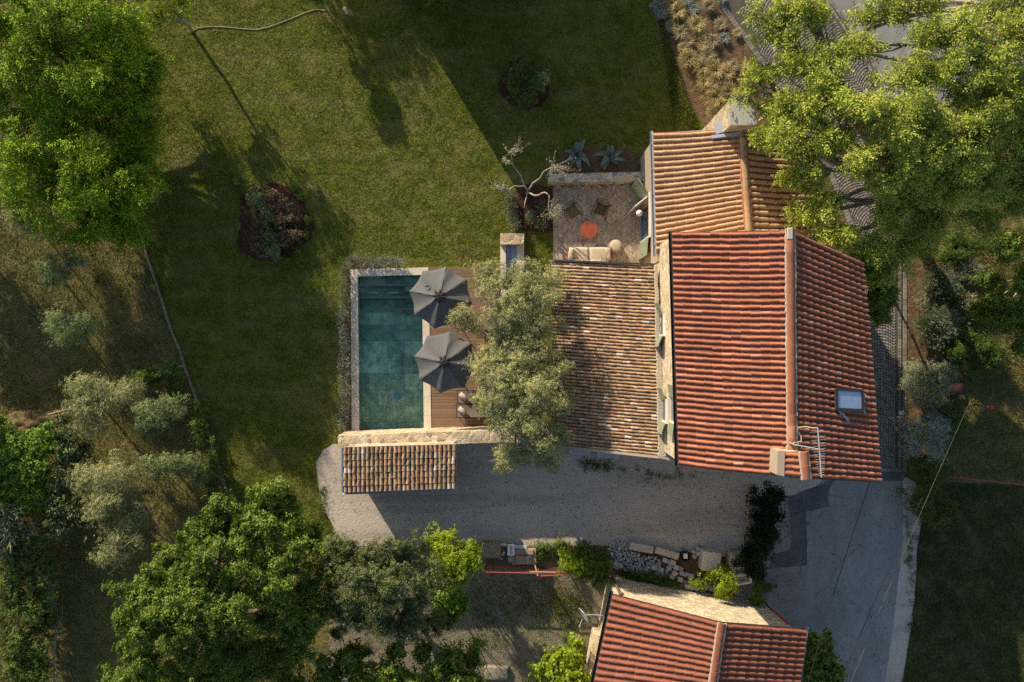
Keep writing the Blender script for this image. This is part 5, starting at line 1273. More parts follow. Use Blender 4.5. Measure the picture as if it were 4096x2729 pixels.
# dish aerial on the cottage west wall
c = A(2335, 2461, 3.6); t = thing('satellite_dish', tuple(c), 'satellite dish seen edge on, bracketed to the west wall of the cottage', 'satellite dish')
Md = Vector((-0.86, -0.50, 0.25)).to_track_quat('Z', 'Y').to_matrix()
MB().lathe(c, [(0.001, -0.08), (0.15, -0.065), (0.30, -0.02), (0.36, 0.015), (0.355, 0.03), (0.29, 0.0), (0.15, -0.045), (0.001, -0.06)], 28, M=Md).build('dish', m_alu, t, True)
mb = MB(); mb.tube([c, A(2370, 2459, 3.6), A(2410, 2463, 3.6)], 0.025, 7); mb.build('bracket', m_zinc, t)
mb = MB(); mb.tube([c + Vector((-0.05, -0.2, -0.1)), A(2318, 2505, 3.5)], 0.02, 6); mb.lathe(A(2318, 2505, 3.5), [(0.03, -0.05), (0.04, 0.05)], 8); mb.build('receiver_arm', m_alu, t)
# air conditioning units and pale coils
def ac(x0, y0, x1, y1, lb):
    a, b = A(x0, y0, 0.75), A(x1, y1, 0.75); w, d = b.x - a.x, a.y - b.y; c = (a + b) / 2
    t = thing('air_conditioner', (c.x, c.y, 0), lb, 'air conditioner', 'outdoor cooling units along the low wing')
    m_ac = M('cool_white_casing', (0.50, 0.49, 0.54), (0.46, 0.45, 0.50), rough=0.45)
    MB().cbox((c.x, c.y, 0.40), (w, d, 0.7), 0.015, R(-4)).build('casing', m_ac, t)
    mb = MB()
    for k in range(6): mb.box((c.x, c.y - d / 2 + d * (k + 0.7) / 6.5, 0.755), (w * 0.8, 0.012, 0.012), R(-4))
    mb.build('grille', m_zinc, t)
    for s_ in (-1, 1): MB().box((c.x + s_ * w * 0.35, c.y, 0.03), (0.06, d * 0.9, 0.06)).build('foot', m_black, t)
ac(2281, 1793, 2358, 1816, 'pale lilac cooling unit next to the olive tree, left of the pair'); ac(2390, 1802, 2477, 1831, 'pale lilac cooling unit under the roof verge, right of the pair')
for x, lb in ((1851, 'loosely coiled pale wire behind the stone wall, near the shed roof'), (1902, 'loosely coiled pale wire behind the stone wall, near the olive tree')):
    mb = MB(); c = A(x, 1780, 0.5); path = [c + Vector((0.13 * math.cos(a) + 0.012 * a, 0.13 * math.sin(a), 0.01 * a)) for a in np.linspace(0, 6 * PI, 60)]
    mb.tube(path, 0.012, 5); tag(mb.recenter('wire_coil', m_alu, c), lb, 'wire coil', 'wire coils behind the wall')
# ================================================================== odds and ends at the left edge
def sticks(name, segs, label, cat, mat=m_wood, r=0.03):
    mb = MB()
    for s_ in segs: mb.tube([A(*p) for p in s_], r, 6)
    return tag(mb.recenter(name, mat, A(*segs[0][0])), label, cat)
m_grey = M('grey_metal', (0.22, 0.22, 0.22), (0.16, 0.15, 0.15), scale=8, rough=0.6)
sticks('timber_post', [[(192, 1659, 1.6), (262, 1640, 1.7), (330, 1632, 1.7)], [(224, 1662, 1.5), (250, 1700, 0.1)]], 'weathered post with a white painted end leaning over the vine trellis', 'post', r=0.04)
sticks('rusty_rack', [[(x, 2075 + 3, 0.9), (x - 6, 2196, 0.9)] for x in (202, 216, 230, 244)] + [[(160, 2082, 0.9), (205, 2074, 0.9), (250, 2072, 0.9)], [(172, 2198, 0.9), (255, 2186, 0.9)]], 'rusty bar rack standing in the dark hedge', 'rack', m_rust, 0.016)
sticks('crossed_poles', [[(146, 2322, 1.0), (208, 2296, 1.1)], [(176, 2293, 1.1), (250, 2296, 1.1)]], 'two crossed poles in the hedge, with a small red mark', 'poles', m_wood, 0.02)
sticks('metal_ladder', [[(186, 2345, 1.3), (184, 2440, 1.3)], [(213, 2340, 1.2), (211, 2430, 1.2)]] + [[(186, 2348 + 10.5 * k, 1.3), (226, 2340 + 10.5 * k, 1.1)] for k in range(9)], 'grey metal ladder lying against the left hedge', 'ladder', m_grey, 0.017)
c = A(222, 2500, 0.9); t = thing('wooden_chair', (c.x, c.y, 0), 'old slatted wooden chair with pale legs sticking out of the left hedge', 'chair')
mb = MB()
for k in range(4): mb.cbox(A(211 + 8 * k, 2500, 0.9), (0.085, 0.48, 0.03), 0.005, R(-8))
mb.build('seat', m_wood, t)
for pa, pb in (((178, 2490, 0.8), (205, 2491, 0.9)), ((187, 2504, 0.8), (208, 2503, 0.9)), ((119, 2548, 0.6), (210, 2510, 0.9)), ((176, 2545, 0.9), (228, 2562, 0.9))): MB().tube([A(*pa), A(*pb)], 0.035, 7).build('leg', m_wood, t)
sticks('long_plank', [[(235, 2520, 0.9), (222, 2558, 0.9), (214, 2640, 0.5), (216, 2729, 0.4)]], 'long grey plank running down from the old wooden chair', 'plank', m_grey, 0.05)
sticks('low_rack', [[(186, 2668, 0.8), (214, 2661, 0.8)], [(190, 2713, 0.8), (214, 2708, 0.8)], [(188, 2668, 0.8), (191, 2740, 0.8)]], 'small rusty frame at the bottom left edge beside the plank', 'frame', m_rust, 0.02)
sticks('bleached_pole', [[(-20, 2430, 1.4), (40, 2408, 1.5), (70, 2398, 1.5)]], 'bleached pole poking in from the left edge', 'pole', m_wood, 0.04)
# diamond mesh along the vine hedge
mb = MB(); a, b = ground_xy(330, 2050), ground_xy(300, 2800)
for k in range(46):
    p = a.lerp(b, k / 45); mb.box((p.x, p.y, 0.7), (0.007, 0.007, 1.4))
for z in (0.1, 0.7, 1.38): mb.tube([a + Vector((0, 0, z)), b + Vector((0, 0, z))], 0.007, 4)
tag(mb.recenter('wire_fence', M('green_wire', (0.05, 0.065, 0.04)), a), 'green wire fence running down beside the left hedge', 'fence')
# compost heap
mb = MB(); r_ = random.Random(3); V = []; n = 22
hc_ = A(120, 1700)
for j in range(n + 1):
    for i in range(n + 1):
        u, v = i / n * 2 - 1, j / n * 2 - 1; z = max(0, 1 - u * u - v * v) ** 0.9 * 0.22 + (0.10 * (0.5 + 0.5 * math.sin(7 * u + 3 * v) * math.cos(9 * v - 2 * u)) + 0.03 * r_.random() if u * u + v * v < 1 else -0.05)
        V.append((hc_.x + u * 1.5 + 0.15 * v, hc_.y + v * 0.75, z))
mb.add(V, [(j * (n + 1) + i, j * (n + 1) + i + 1, (j + 1) * (n + 1) + i + 1, (j + 1) * (n + 1) + i) for j in range(n) for i in range(n)])
tag(mb.recenter('hay_heap', M_ground('hay', [(0.15, 0.11, 0.05), (0.10, 0.075, 0.033), (0.19, 0.14, 0.065)], (9, 2), bump=0.9, bscale=9, bdist=0.08), hc_, True), 'brown heap of cut hay above the bright vine hedge', 'heap')
# ================================================================== vegetation
def nrm(a): return a / np.maximum(np.linalg.norm(a, axis=-1, keepdims=True), 1e-9)
def leaf_quads(P, Nn, D, L, W):
    """rhombic leaves: base P, direction D, face normal Nn"""
    D = nrm(D - Nn * (D * Nn).sum(-1, keepdims=True)); S = np.cross(Nn, D)
    L = np.asarray(L)[:, None]; W = np.asarray(W)[:, None]
    mid = P + D * L * 0.45 + Nn * L * 0.05
    V = np.stack([P, mid - S * W / 2, P + D * L - Nn * L * 0.08, mid + S * W / 2], 1)
    return V.reshape(-1, 3)
def foliage(blobs, n, L, W, seed, k=5, clump=0.30, nsub=22, kind='rosette', up=0.9, spread=0.16, shell=0.45, tuftn=4, tuftr=0.085):
    """blobs: (cx, cy, cz, rx, ry, rz). Leaves gather in sub-clumps set irregularly through each blob"""
    g = np.random.default_rng(seed); out = []; subs = []
    wts = np.array([b[3] * b[4] for b in blobs]); wts = wts / wts.sum()
    for b, wt in zip(blobs, wts):
        c = np.array(b[:3]); r = np.array(b[3:6]); m = max(5, int(nsub * g.uniform(0.8, 1.2)))
        d = nrm(g.normal(size=(m, 3))); d[:, 2] = np.where(d[:, 2] < -0.35, -d[:, 2], d[:, 2])
        rad = g.uniform(0, 1, (m, 1)) ** shell * g.uniform(0.75, 1.28, (m, 1))
        sc = c + d * rad * r; subs.append(sc)
        nb = max(8, int(n * wt / k)); size = g.uniform(0.6, 1.35, m); pr = size ** 2 / (size ** 2).sum()
        nt_ = max(4, int(nb / tuftn)); idx = g.choice(m, nt_, p=pr)
        q = g.normal(size=(nt_, 3)) * clump * size[idx][:, None] * r * np.array([1, 1, 0.75])
        T0 = sc[idx] + q; nb = nt_ * tuftn; ti = np.repeat(np.arange(nt_), tuftn)
        P = T0[ti] + g.normal(size=(nb, 3)) * np.array([1, 1, 0.8]) * (tuftr * g.uniform(0.6, 1.4, nt_))[ti][:, None]
        outw = nrm((P - c) / r); osub = nrm((T0 - sc[idx]) / (r * clump) + g.normal(size=(nt_, 3)) * 0.5)[ti]
        Nn = nrm(outw * 0.45 + osub * 0.95 + np.array([0, 0, up * 0.55]) + g.normal(size=(nb, 3)) * 0.26)
        if kind == 'rosette':
            a0 = g.uniform(0, 2 * PI, nb)
            t1 = nrm(np.cross(Nn, g.normal(size=(nb, 3)))); t2 = np.cross(Nn, t1)
            for j in range(k):
                a = (a0 + 2 * PI * j / k + g.normal(0, 0.35, nb))[:, None]
                D = t1 * np.cos(a) + t2 * np.sin(a); n2 = nrm(Nn + D * g.uniform(-0.1, 0.5, (nb, 1)) + g.normal(size=(nb, 3)) * 0.22)
                out.append(leaf_quads(P + D * 0.02, n2, D, L * g.uniform(0.65, 1.25, nb), W * g.uniform(0.7, 1.2, nb)))
        elif kind == 'frond':
            D = nrm(np.cross(Nn, g.normal(size=(nb, 3))) + outw * 0.5); D = nrm(D - Nn * (D * Nn).sum(-1, keepdims=True)); S = np.cross(Nn, D); FL = L * k * 0.42 * g.uniform(0.7, 1.2, (nb, 1))
            h = max(1, (k - 1) // 2)
            for j in range(h):
                f = (j + 0.6) / h
                for s_ in (-1, 1):
                    dd = nrm(D * 0.55 + S * s_); out.append(leaf_quads(P + D * FL * f - Nn * FL * 0.18 * f * f, nrm(Nn + g.normal(size=(nb, 3)) * 0.2 + S * s_ * 0.15), dd, L * g.uniform(0.75, 1.1, nb) * (1 - 0.35 * f), W * g.uniform(0.8, 1.1, nb)))
            out.append(leaf_quads(P + D * FL - Nn * FL * 0.18, Nn, D, L * g.uniform(0.8, 1.1, nb), W * np.ones(nb)))
        else:   # needles / sprays standing up and outward
            for j in range(k):
                D = nrm(outw * 0.9 + np.array([0, 0, 0.45]) + g.normal(size=(nb, 3)) * spread * 3)
                n2 = nrm(np.cross(D, g.normal(size=(nb, 3))))
                out.append(leaf_quads(P, n2, D, L * g.uniform(0.6, 1.3, nb), W * g.uniform(0.8, 1.2, nb)))
    return np.concatenate(out), subs

def limb(mb, a, b, r0, r1, bend, rr, n=6, seg=6):
    a = Vector(a); b = Vector(b); L = (b - a).length
    o = Vector((rr.uniform(-1, 1), rr.uniform(-1, 1), rr.uniform(0.0, 0.6))) * L * bend
    path = []; rad = []
    for i in range(seg + 1):
        t = i / seg; p = a.lerp(b, t) + o * math.sin(PI * t) + Vector((rr.uniform(-1, 1), rr.uniform(-1, 1), 0)) * L * 0.012 * (0 < i < seg)
        path.append(p); rad.append(r0 + (r1 - r0) * t ** 0.8)
    mb.tube(path, rad, n); return path
def woody(name, base, fork_h, blobs, subs, r, mat, parent, seed, twig=0.35, lean=None, rt=0.012):
    rr = random.Random(seed); mb = MB(); base = Vector(base)
    cen = Vector((sum(b[0] for b in blobs) / len(blobs), sum(b[1] for b in blobs) / len(blobs), 0))
    fk = base + Vector(((cen.x - base.x) * 0.25, (cen.y - base.y) * 0.25, fork_h)) if lean is None else Vector(lean)
    limb(mb, base, fk, r, r * 0.75, 0.05, rr, 9)
    for b, sc in zip(blobs, subs):
        c = Vector(b[:3]) - Vector((0, 0, b[5] * 0.25)); limb(mb, fk, c, r * 0.55, r * 0.22, 0.10, rr, 7, 7)
        for s_ in sc:
            if rr.random() < twig * 2: limb(mb, c.lerp(fk, rr.uniform(0, 0.25)), Vector(s_), r * 0.16, rt, 0.10, rr, 5, 5)
    return mb.build(name, mat, parent, True)
m_bark = M('bark', (0.17, 0.13, 0.09), (0.10, 0.075, 0.05), scale=10, rough=0.95, bump=0.7, bscale=20)
m_barkg = M('grey_bark', (0.42, 0.37, 0.30), (0.27, 0.23, 0.185), scale=10, rough=0.95, bump=0.6, bscale=24)
def BL(lst):
    """image-space ellipses at a real height -> world blobs: (x, y, height, rx, ry[, rz])"""
    o = []
    for b in lst:
        x, y, z, rx, ry = b[:5]; p = A(x, y, z); k = (H - z) / H / PX; rz = b[5] if len(b) > 5 else min(rx, ry) * k * 0.75
        o.append((p.x, p.y, z, rx * k, ry * k, rz))
    return o
def tree(name, cat, label, base, blobs, n, L, W, mat, seed, r=0.12, fork=1.2, bark=m_bark, part='crown', group=None, **kw):
    blobs = BL(blobs); b0 = ground_xy(*base)
    t = thing(name, tuple(b0), label, cat, group)
    tw = kw.pop('twig', 0.3); rt = kw.pop('rt', 0.010); lean = kw.pop('lean', None)
    V, subs = foliage(blobs, n, L, W, seed, **kw)
    V = V[np.repeat(V.reshape(-1, 4, 3)[:, :, 2].min(1) > 0.02, 4)]
    npmesh(part, V, 4, mat, t)
    woody('trunk', b0, fork, blobs, subs, r, bark, t, seed, tw, lean, rt)
    return t

lf_locust = M_leaf('bright_feathery_leaf', [(0.04, 0.085, 0.006), (0.10, 0.185, 0.010), (0.20, 0.30, 0.015), (0.34, 0.43, 0.025)], 0.15, 0.55, 0.25)
lf_olive = M_leaf('olive_leaf', [(0.12, 0.13, 0.035), (0.22, 0.23, 0.07), (0.36, 0.36, 0.14), (0.47, 0.46, 0.24), (0.24, 0.25, 0.07)], 0.18, 0.5, 0.4)
lf_olive2 = M_leaf('young_olive_leaf', [(0.09, 0.13, 0.035), (0.16, 0.21, 0.06), (0.26, 0.31, 0.12), (0.36, 0.40, 0.20)], 0.25, 0.5, 0.35)
lf_walnut = M_leaf('yellow_green_leaf', [(0.11, 0.18, 0.015), (0.22, 0.30, 0.025), (0.34, 0.39, 0.045), (0.52, 0.46, 0.12), (0.17, 0.25, 0.02)], 0.25, 0.5, 0.35)
lf_cherry = M_leaf('mid_green_leaf', [(0.035, 0.07, 0.008), (0.08, 0.13, 0.012), (0.13, 0.19, 0.018), (0.22, 0.28, 0.035)], 0.22, 0.42, 0.45)
lf_dark = M_leaf('dark_glossy_leaf', [(0.03, 0.05, 0.014), (0.06, 0.085, 0.022), (0.10, 0.125, 0.035), (0.20, 0.21, 0.08)], 0.15, 0.38, 0.5)
lf_lime = M_leaf('lime_leaf', [(0.10, 0.16, 0.012), (0.18, 0.26, 0.015), (0.28, 0.35, 0.025), (0.36, 0.42, 0.03)], 0.40, 0.45, 0.35)
lf_vine = M_leaf('vine_leaf', [(0.06, 0.12, 0.015), (0.11, 0.20, 0.02), (0.19, 0.30, 0.035), (0.27, 0.38, 0.05)], 0.38, 0.45, 0.35)
lf_hedge = M_leaf('hedge_leaf', [(0.04, 0.07, 0.015), (0.08, 0.12, 0.022), (0.13, 0.175, 0.035), (0.19, 0.22, 0.06)], 0.28, 0.5, 0.3)
lf_silver = M_leaf('silver_leaf', [(0.14, 0.17, 0.12), (0.22, 0.25, 0.18), (0.33, 0.35, 0.27), (0.42, 0.43, 0.34)], 0.15, 0.7, 0.2)
lf_lav = M_leaf('grey_green_needle', [(0.11, 0.14, 0.075), (0.17, 0.205, 0.11), (0.24, 0.27, 0.155), (0.31, 0.33, 0.21)], 0.2, 0.65, 0.2)
lf_shrub = M_leaf('green_shrub_leaf', [(0.045, 0.08, 0.015), (0.09, 0.14, 0.025), (0.15, 0.20, 0.04)], 0.28, 0.5, 0.3)
lf_pale = M_leaf('pale_dry_leaf', [(0.24, 0.22, 0.12), (0.34, 0.32, 0.20), (0.46, 0.43, 0.30)], 0.2, 0.6, 0.3)
lf_conifer = M_leaf('dark_conifer', [(0.020, 0.032, 0.014), (0.035, 0.052, 0.02), (0.055, 0.07, 0.03)], 0.1, 0.6, 0.2)
lf_plum = M_leaf('plum_leaf', [(0.05, 0.03, 0.02), (0.09, 0.05, 0.035), (0.14, 0.10, 0.06), (0.24, 0.20, 0.13)], 0.15, 0.5)
lf_yellow = M_leaf('yellow_flower', [(0.42, 0.34, 0.05), (0.55, 0.47, 0.10)], 0.2, 0.6)

# ---- two tall feathery trees, top left
tree('locust_tree', 'tree', 'tall bright green feathery tree filling the top left corner', (430, 400),
     [(480, 120, 2.20, 90, 80), (570, 220, 2.00, 60, 90), (600, 330, 1.80, 50, 90), (560, 460, 1.90, 80, 70), (440, 520, 2.00, 110, 70), (70, 120, 4.57, 150, 150), (260, 90, 5.11, 170, 140), (430, 150, 4.57, 150, 130), (140, 300, 4.84, 160, 130), (330, 290, 5.00, 170, 130), (500, 250, 3.76, 115, 110), (230, 420, 4.03, 170, 110), (440, 390, 3.76, 150, 100), (560, 340, 2.96, 60, 90), (60, 430, 3.49, 120, 120), (520, 120, 3.49, 80, 80), (-60, 250, 4.03, 130, 200), (520, 420, 3.00, 120, 100), (380, 300, 2.86, 150, 130), (600, 260, 3.00, 60, 90), (200, 180, 2.86, 150, 120), (30, -60, 4.30, 200, 120), (330, -50, 4.30, 160, 110)],
     105000, 0.125, 0.058, lf_locust, 101, r=0.20, fork=1.6, kind='frond', k=9, nsub=20, clump=0.115, tuftn=3, tuftr=0.07, twig=0.2, shell=0.4)
tree('locust_tree', 'tree', 'lower bright green feathery tree at the left, leaning over the kerb', (560, 720),
     [(210, 560, 3.73, 170, 130), (120, 680, 3.73, 120, 130), (330, 690, 4.35, 190, 150), (500, 760, 3.73, 130, 150), (230, 840, 3.23, 150, 110), (420, 880, 2.98, 150, 90), (560, 640, 3.11, 90, 110), (90, 800, 2.80, 60, 100), (590, 560, 1.90, 60, 90), (560, 760, 1.80, 70, 110), (520, 900, 1.60, 80, 60), (420, 780, 2.60, 150, 120), (250, 700, 2.60, 150, 120), (500, 640, 2.80, 100, 100), (300, 960, 2.81, 100, 50), (520, 930, 2.66, 80, 70)],
     72000, 0.125, 0.058, lf_locust, 102, r=0.20, fork=1.4, kind='frond', k=9, nsub=19, clump=0.115, tuftn=3, tuftr=0.07, twig=0.2, shell=0.4)
# ---- young staked trees along the top
tree('young_tree', 'tree', 'slim young tree with a few bright leaves, standing at the left end of the hose', (768, 126),
     [(650, 45, 2.4, 60, 40, 0.5), (720, 40, 2.2, 45, 45, 0.5), (600, 40, 2.8, 40, 40, 0.6), (690, 20, 3.2, 70, 50, 0.7), (600, -60, 3.8, 110, 70, 0.9), (640, 80, 2.3, 50, 35, 0.5), (690, -50, 3.6, 90, 70, 0.8)], 5200, 0.11, 0.06, lf_lime, 103, r=0.085, fork=2.2, bark=m_barkg, nsub=14, clump=0.25, lean=tuple(A(725, 75, 1.9)))
tree('young_tree', 'tree', 'thin young tree at the right hose end, crown cut by the top edge', (1305, 42),
     [(1255, -35, 1.7, 44, 44, 0.5), (1235, -70, 2.2, 50, 55, 0.5), (1262, -15, 1.3, 30, 30, 0.3)], 5200, 0.10, 0.055, lf_cherry, 104, r=0.04, fork=1.0, bark=m_barkg, nsub=12, clump=0.24)
tree('garden_tree', 'tree', 'broad tree standing just beyond the top edge, seen by its shadow on the lawn', (1031, -700),
     [(900, -960, 3.9, 170, 140), (1060, -900, 3.5, 120, 120)], 16000, 0.12, 0.07, lf_cherry, 105, r=0.12, fork=1.5)
tree('green_shrub', 'shrub', 'dark yellow-green shrub peeking in at the top edge near the centre', (1755, -20), [(1750, -40, 1.6, 70, 65, 0.7)], 9000, 0.07, 0.045, lf_shrub, 106, r=0.04, fork=0.5)

# ---- trees beyond the left edge that shade the grove
tree('garden_tree', 'tree', 'leafy tree beyond the left edge at the height of the feathery trees', (-300, 700), [(-480, 560, 3.6, 150, 140), (-420, 700, 2.6, 110, 110), (-480, 820, 3.0, 110, 110)], 26000, 0.13, 0.07, lf_cherry, 107, r=0.14, fork=1.3)
tree('garden_tree', 'tree', 'leafy tree beyond the left edge at the height of the vine hedge', (-150, 1620), [(-330, 1600, 3.4, 150, 130), (-240, 1680, 2.4, 110, 110), (-300, 1800, 3.0, 120, 110)], 20000, 0.13, 0.07, lf_cherry, 108, r=0.14, fork=1.3)
# ---- olive trees
tree('olive_tree', 'olive tree', 'large double crowned olive tree standing between the pool deck and the low wing', (2075, 1440),
     [(2050, 1130, 4.3, 150, 85), (2140, 1190, 4.6, 120, 100), (2010, 1230, 4.6, 120, 90), (1870, 1285, 3.2, 75, 62, 0.6), (2150, 1310, 4.6, 110, 90), (2040, 1340, 4.2, 90, 80), (2190, 1120, 3.4, 70, 60), (1960, 1120, 3.4, 60, 60),
      (2060, 1450, 4.2, 140, 80), (2110, 1410, 4.5, 110, 70, 0.8), (2110, 1500, 4.6, 120, 70, 0.8), (2000, 1420, 3.8, 70, 60, 0.6), (2110, 1560, 2.6, 110, 110, 0.6), (2100, 1700, 2.6, 110, 90, 0.6), (2080, 1330, 2.8, 100, 100, 0.6), (2180, 1450, 4.3, 100, 80), (2020, 1560, 4.6, 130, 90), (2150, 1580, 5.0, 130, 100), (2000, 1670, 4.4, 90, 80), (2220, 1610, 4.2, 75, 80), (2130, 1710, 4.6, 130, 85), (2200, 1760, 4.0, 90, 80), (2060, 1810, 3.7, 100, 60), (2190, 1840, 3.2, 60, 45, 0.5), (2010, 1870, 2.6, 34, 34, 0.4), (1930, 1480, 3.6, 60, 60, 0.6), (1930, 1590, 3.5, 45, 55, 0.5)],
     210000, 0.066, 0.027, lf_olive, 110, r=0.20, fork=1.3, bark=m_barkg, nsub=26, clump=0.135, twig=0.35, k=5, shell=0.42)
OL = [((250, 1115), [(225, 1075, 1.9, 75, 62, 0.8), (300, 1045, 1.7, 60, 40, 0.5), (215, 1130, 1.4, 60, 45, 0.5)], 'silvery olive sapling just below the feathery trees, upper one of the left pair'),
      ((320, 1320), [(270, 1295, 1.9, 80, 60, 0.8), (345, 1300, 1.7, 65, 55, 0.6), (270, 1345, 1.3, 65, 40, 0.4)], 'silvery olive sapling in the dry grass, lower one of the left pair'),
      ((130, 870), [(90, 850, 2.2, 80, 85, 0.9), (160, 910, 2.0, 70, 60, 0.7)], 'grey olive tree tucked against the left side of the lower feathery tree'),
      ((20, 620), [(-20, 600, 2.4, 50, 60, 0.8)], 'grey olive tree cut by the left edge beside the feathery trees'),
      ((420, 1640), [(370, 1560, 2.6, 90, 60), (330, 1640, 2.5, 80, 80), (430, 1590, 2.4, 90, 60), (380, 1710, 2.2, 60, 50), (500, 1560, 1.9, 70, 50)], 'broad grey olive tree beside the leaning white-tipped post'),
      ((660, 1660), [(620, 1660, 2.1, 80, 70), (690, 1620, 1.8, 50, 50), (610, 1720, 1.8, 50, 40)], 'green olive tree nearest the kerb, below the junction of the garden walls'),
      ((700, 1880), [(660, 1870, 2.1, 80, 60), (740, 1850, 1.9, 70, 60), (790, 1900, 1.5, 40, 50)], 'green olive tree close to the lower end of the kerb'),
      ((450, 1960), [(380, 1930, 3.0, 90, 80), (470, 1880, 3.0, 90, 70), (420, 2020, 2.9, 100, 80), (500, 1980, 2.7, 80, 70), (350, 1890, 2.4, 50, 40)], 'largest grey olive tree in the lower left grove'),
      ((500, 2200), [(480, 2150, 2.6, 90, 70), (450, 2220, 2.4, 80, 60), (550, 2080, 2.2, 70, 50)], 'grey olive tree nearest the big mid green tree at the bottom left')]
for i, (b, bl, lb) in enumerate(OL):
    big_ = i in (2, 4, 7, 8)
    tree('olive_tree', 'olive tree', lb, b, bl, 5200 * len(bl), 0.062, 0.024, lf_olive if big_ else lf_olive2, 120 + i, r=0.05, fork=0.7, bark=m_barkg, nsub=18, clump=0.20, group='olive trees in the grove', kind='rosette', shell=0.4)

# ---- bare twisting little tree at the patio corner
t = thing('bare_tree', tuple(ground_xy(2108, 770)), 'bare little tree with twisting pale branches beside the patio', 'tree')
rr = random.Random(5); mb = MB()
def path(pts, r0, r1, n=7):
    mb.tube([A(*p) for p in pts], [r0 + (r1 - r0) * i / (len(pts) - 1) for i in range(len(pts))], n)
path([(2106, 775, 0), (2110, 770, 0.6), (2112, 764, 0.9)], 0.07, 0.055)
path([(2112, 764, 0.9), (2125, 745, 1.2), (2131, 733, 1.4), (2148, 722, 1.6), (2161, 712, 1.8), (2172, 692, 2.0), (2178, 684, 2.1), (2196, 675, 2.2), (2214, 671, 2.3)], 0.045, 0.018)
path([(2112, 768, 0.8), (2128, 778, 1.1), (2140, 783, 1.2), (2155, 781, 1.4), (2168, 773, 1.5), (2180, 770, 1.6), (2190, 776, 1.7), (2197, 783, 1.75)], 0.045, 0.025)
path([(2197, 783, 1.75), (2196, 800, 1.8), (2193, 830, 1.8), (2200, 850, 1.8), (2206, 862, 1.7)], 0.02, 0.01)
path([(2112, 764, 0.9), (2098, 745, 1.3), (2075, 746, 1.5), (2058, 744, 1.6), (2045, 752, 1.8), (2030, 768, 2.0)], 0.04, 0.014)
path([(2100, 747, 1.2), (2090, 725, 1.6), (2082, 700, 1.9), (2066, 682, 2.1), (2052, 660, 2.3), (2045, 625, 2.5), (2048, 612, 2.6)], 0.035, 0.012)
path([(2110, 775, 0.7), (2104, 795, 0.9), (2099, 815, 1.0), (2097, 832, 1.05)], 0.035, 0.012)
mb.build('trunk', m_barkg, t, True)
mb = MB(); tips = []
for (x, y, z, rx, ry, n) in ((2060, 590, 2.6, 34, 32, 14), (2215, 660, 2.3, 30, 36, 14), (2265, 672, 2.3, 44, 26, 18), (2232, 835, 1.9, 26, 46, 22), (1985, 752, 2.0, 34, 22, 12), (2010, 640, 2.3, 24, 14, 6), (2180, 870, 1.6, 24, 8, 5)):
    c = A(x, y, z); src = {2060: (2048, 612, 2.6), 2215: (2214, 671, 2.3), 2265: (2214, 671, 2.3), 2232: (2200, 850, 1.8), 1985: (2030, 768, 2.0), 2010: (2052, 660, 2.3), 2180: (2200, 850, 1.8)}[x]; s0_ = A(*src)
    for i in range(n):
        e = c + Vector((rr.gauss(0, 0.6) * rx / PX, rr.gauss(0, 0.6) * ry / PX, rr.gauss(0, 0.15))); m1 = s0_.lerp(e, 0.5) + Vector((rr.gauss(0, 0.06), rr.gauss(0, 0.06), 0.05))
        mb.tube([s0_, m1, e], [0.009, 0.007, 0.004], 4); tips += [s0_.lerp(e, rr.uniform(0.4, 1.1)) + Vector((rr.gauss(0, 0.05), rr.gauss(0, 0.05), 0)) for _ in range(12)]
mb.build('twigs', m_barkg, t, True)
P_ = np.array([tuple(p) for p in tips]); g = np.random.default_rng(3); npmesh('leaves', leaf_quads(P_, nrm(g.normal(size=P_.shape) * 0.5 + [0, 0, 1]), g.normal(size=P_.shape), 0.065 * np.ones(len(P_)), 0.032 * np.ones(len(P_))), 4, lf_pale, t)

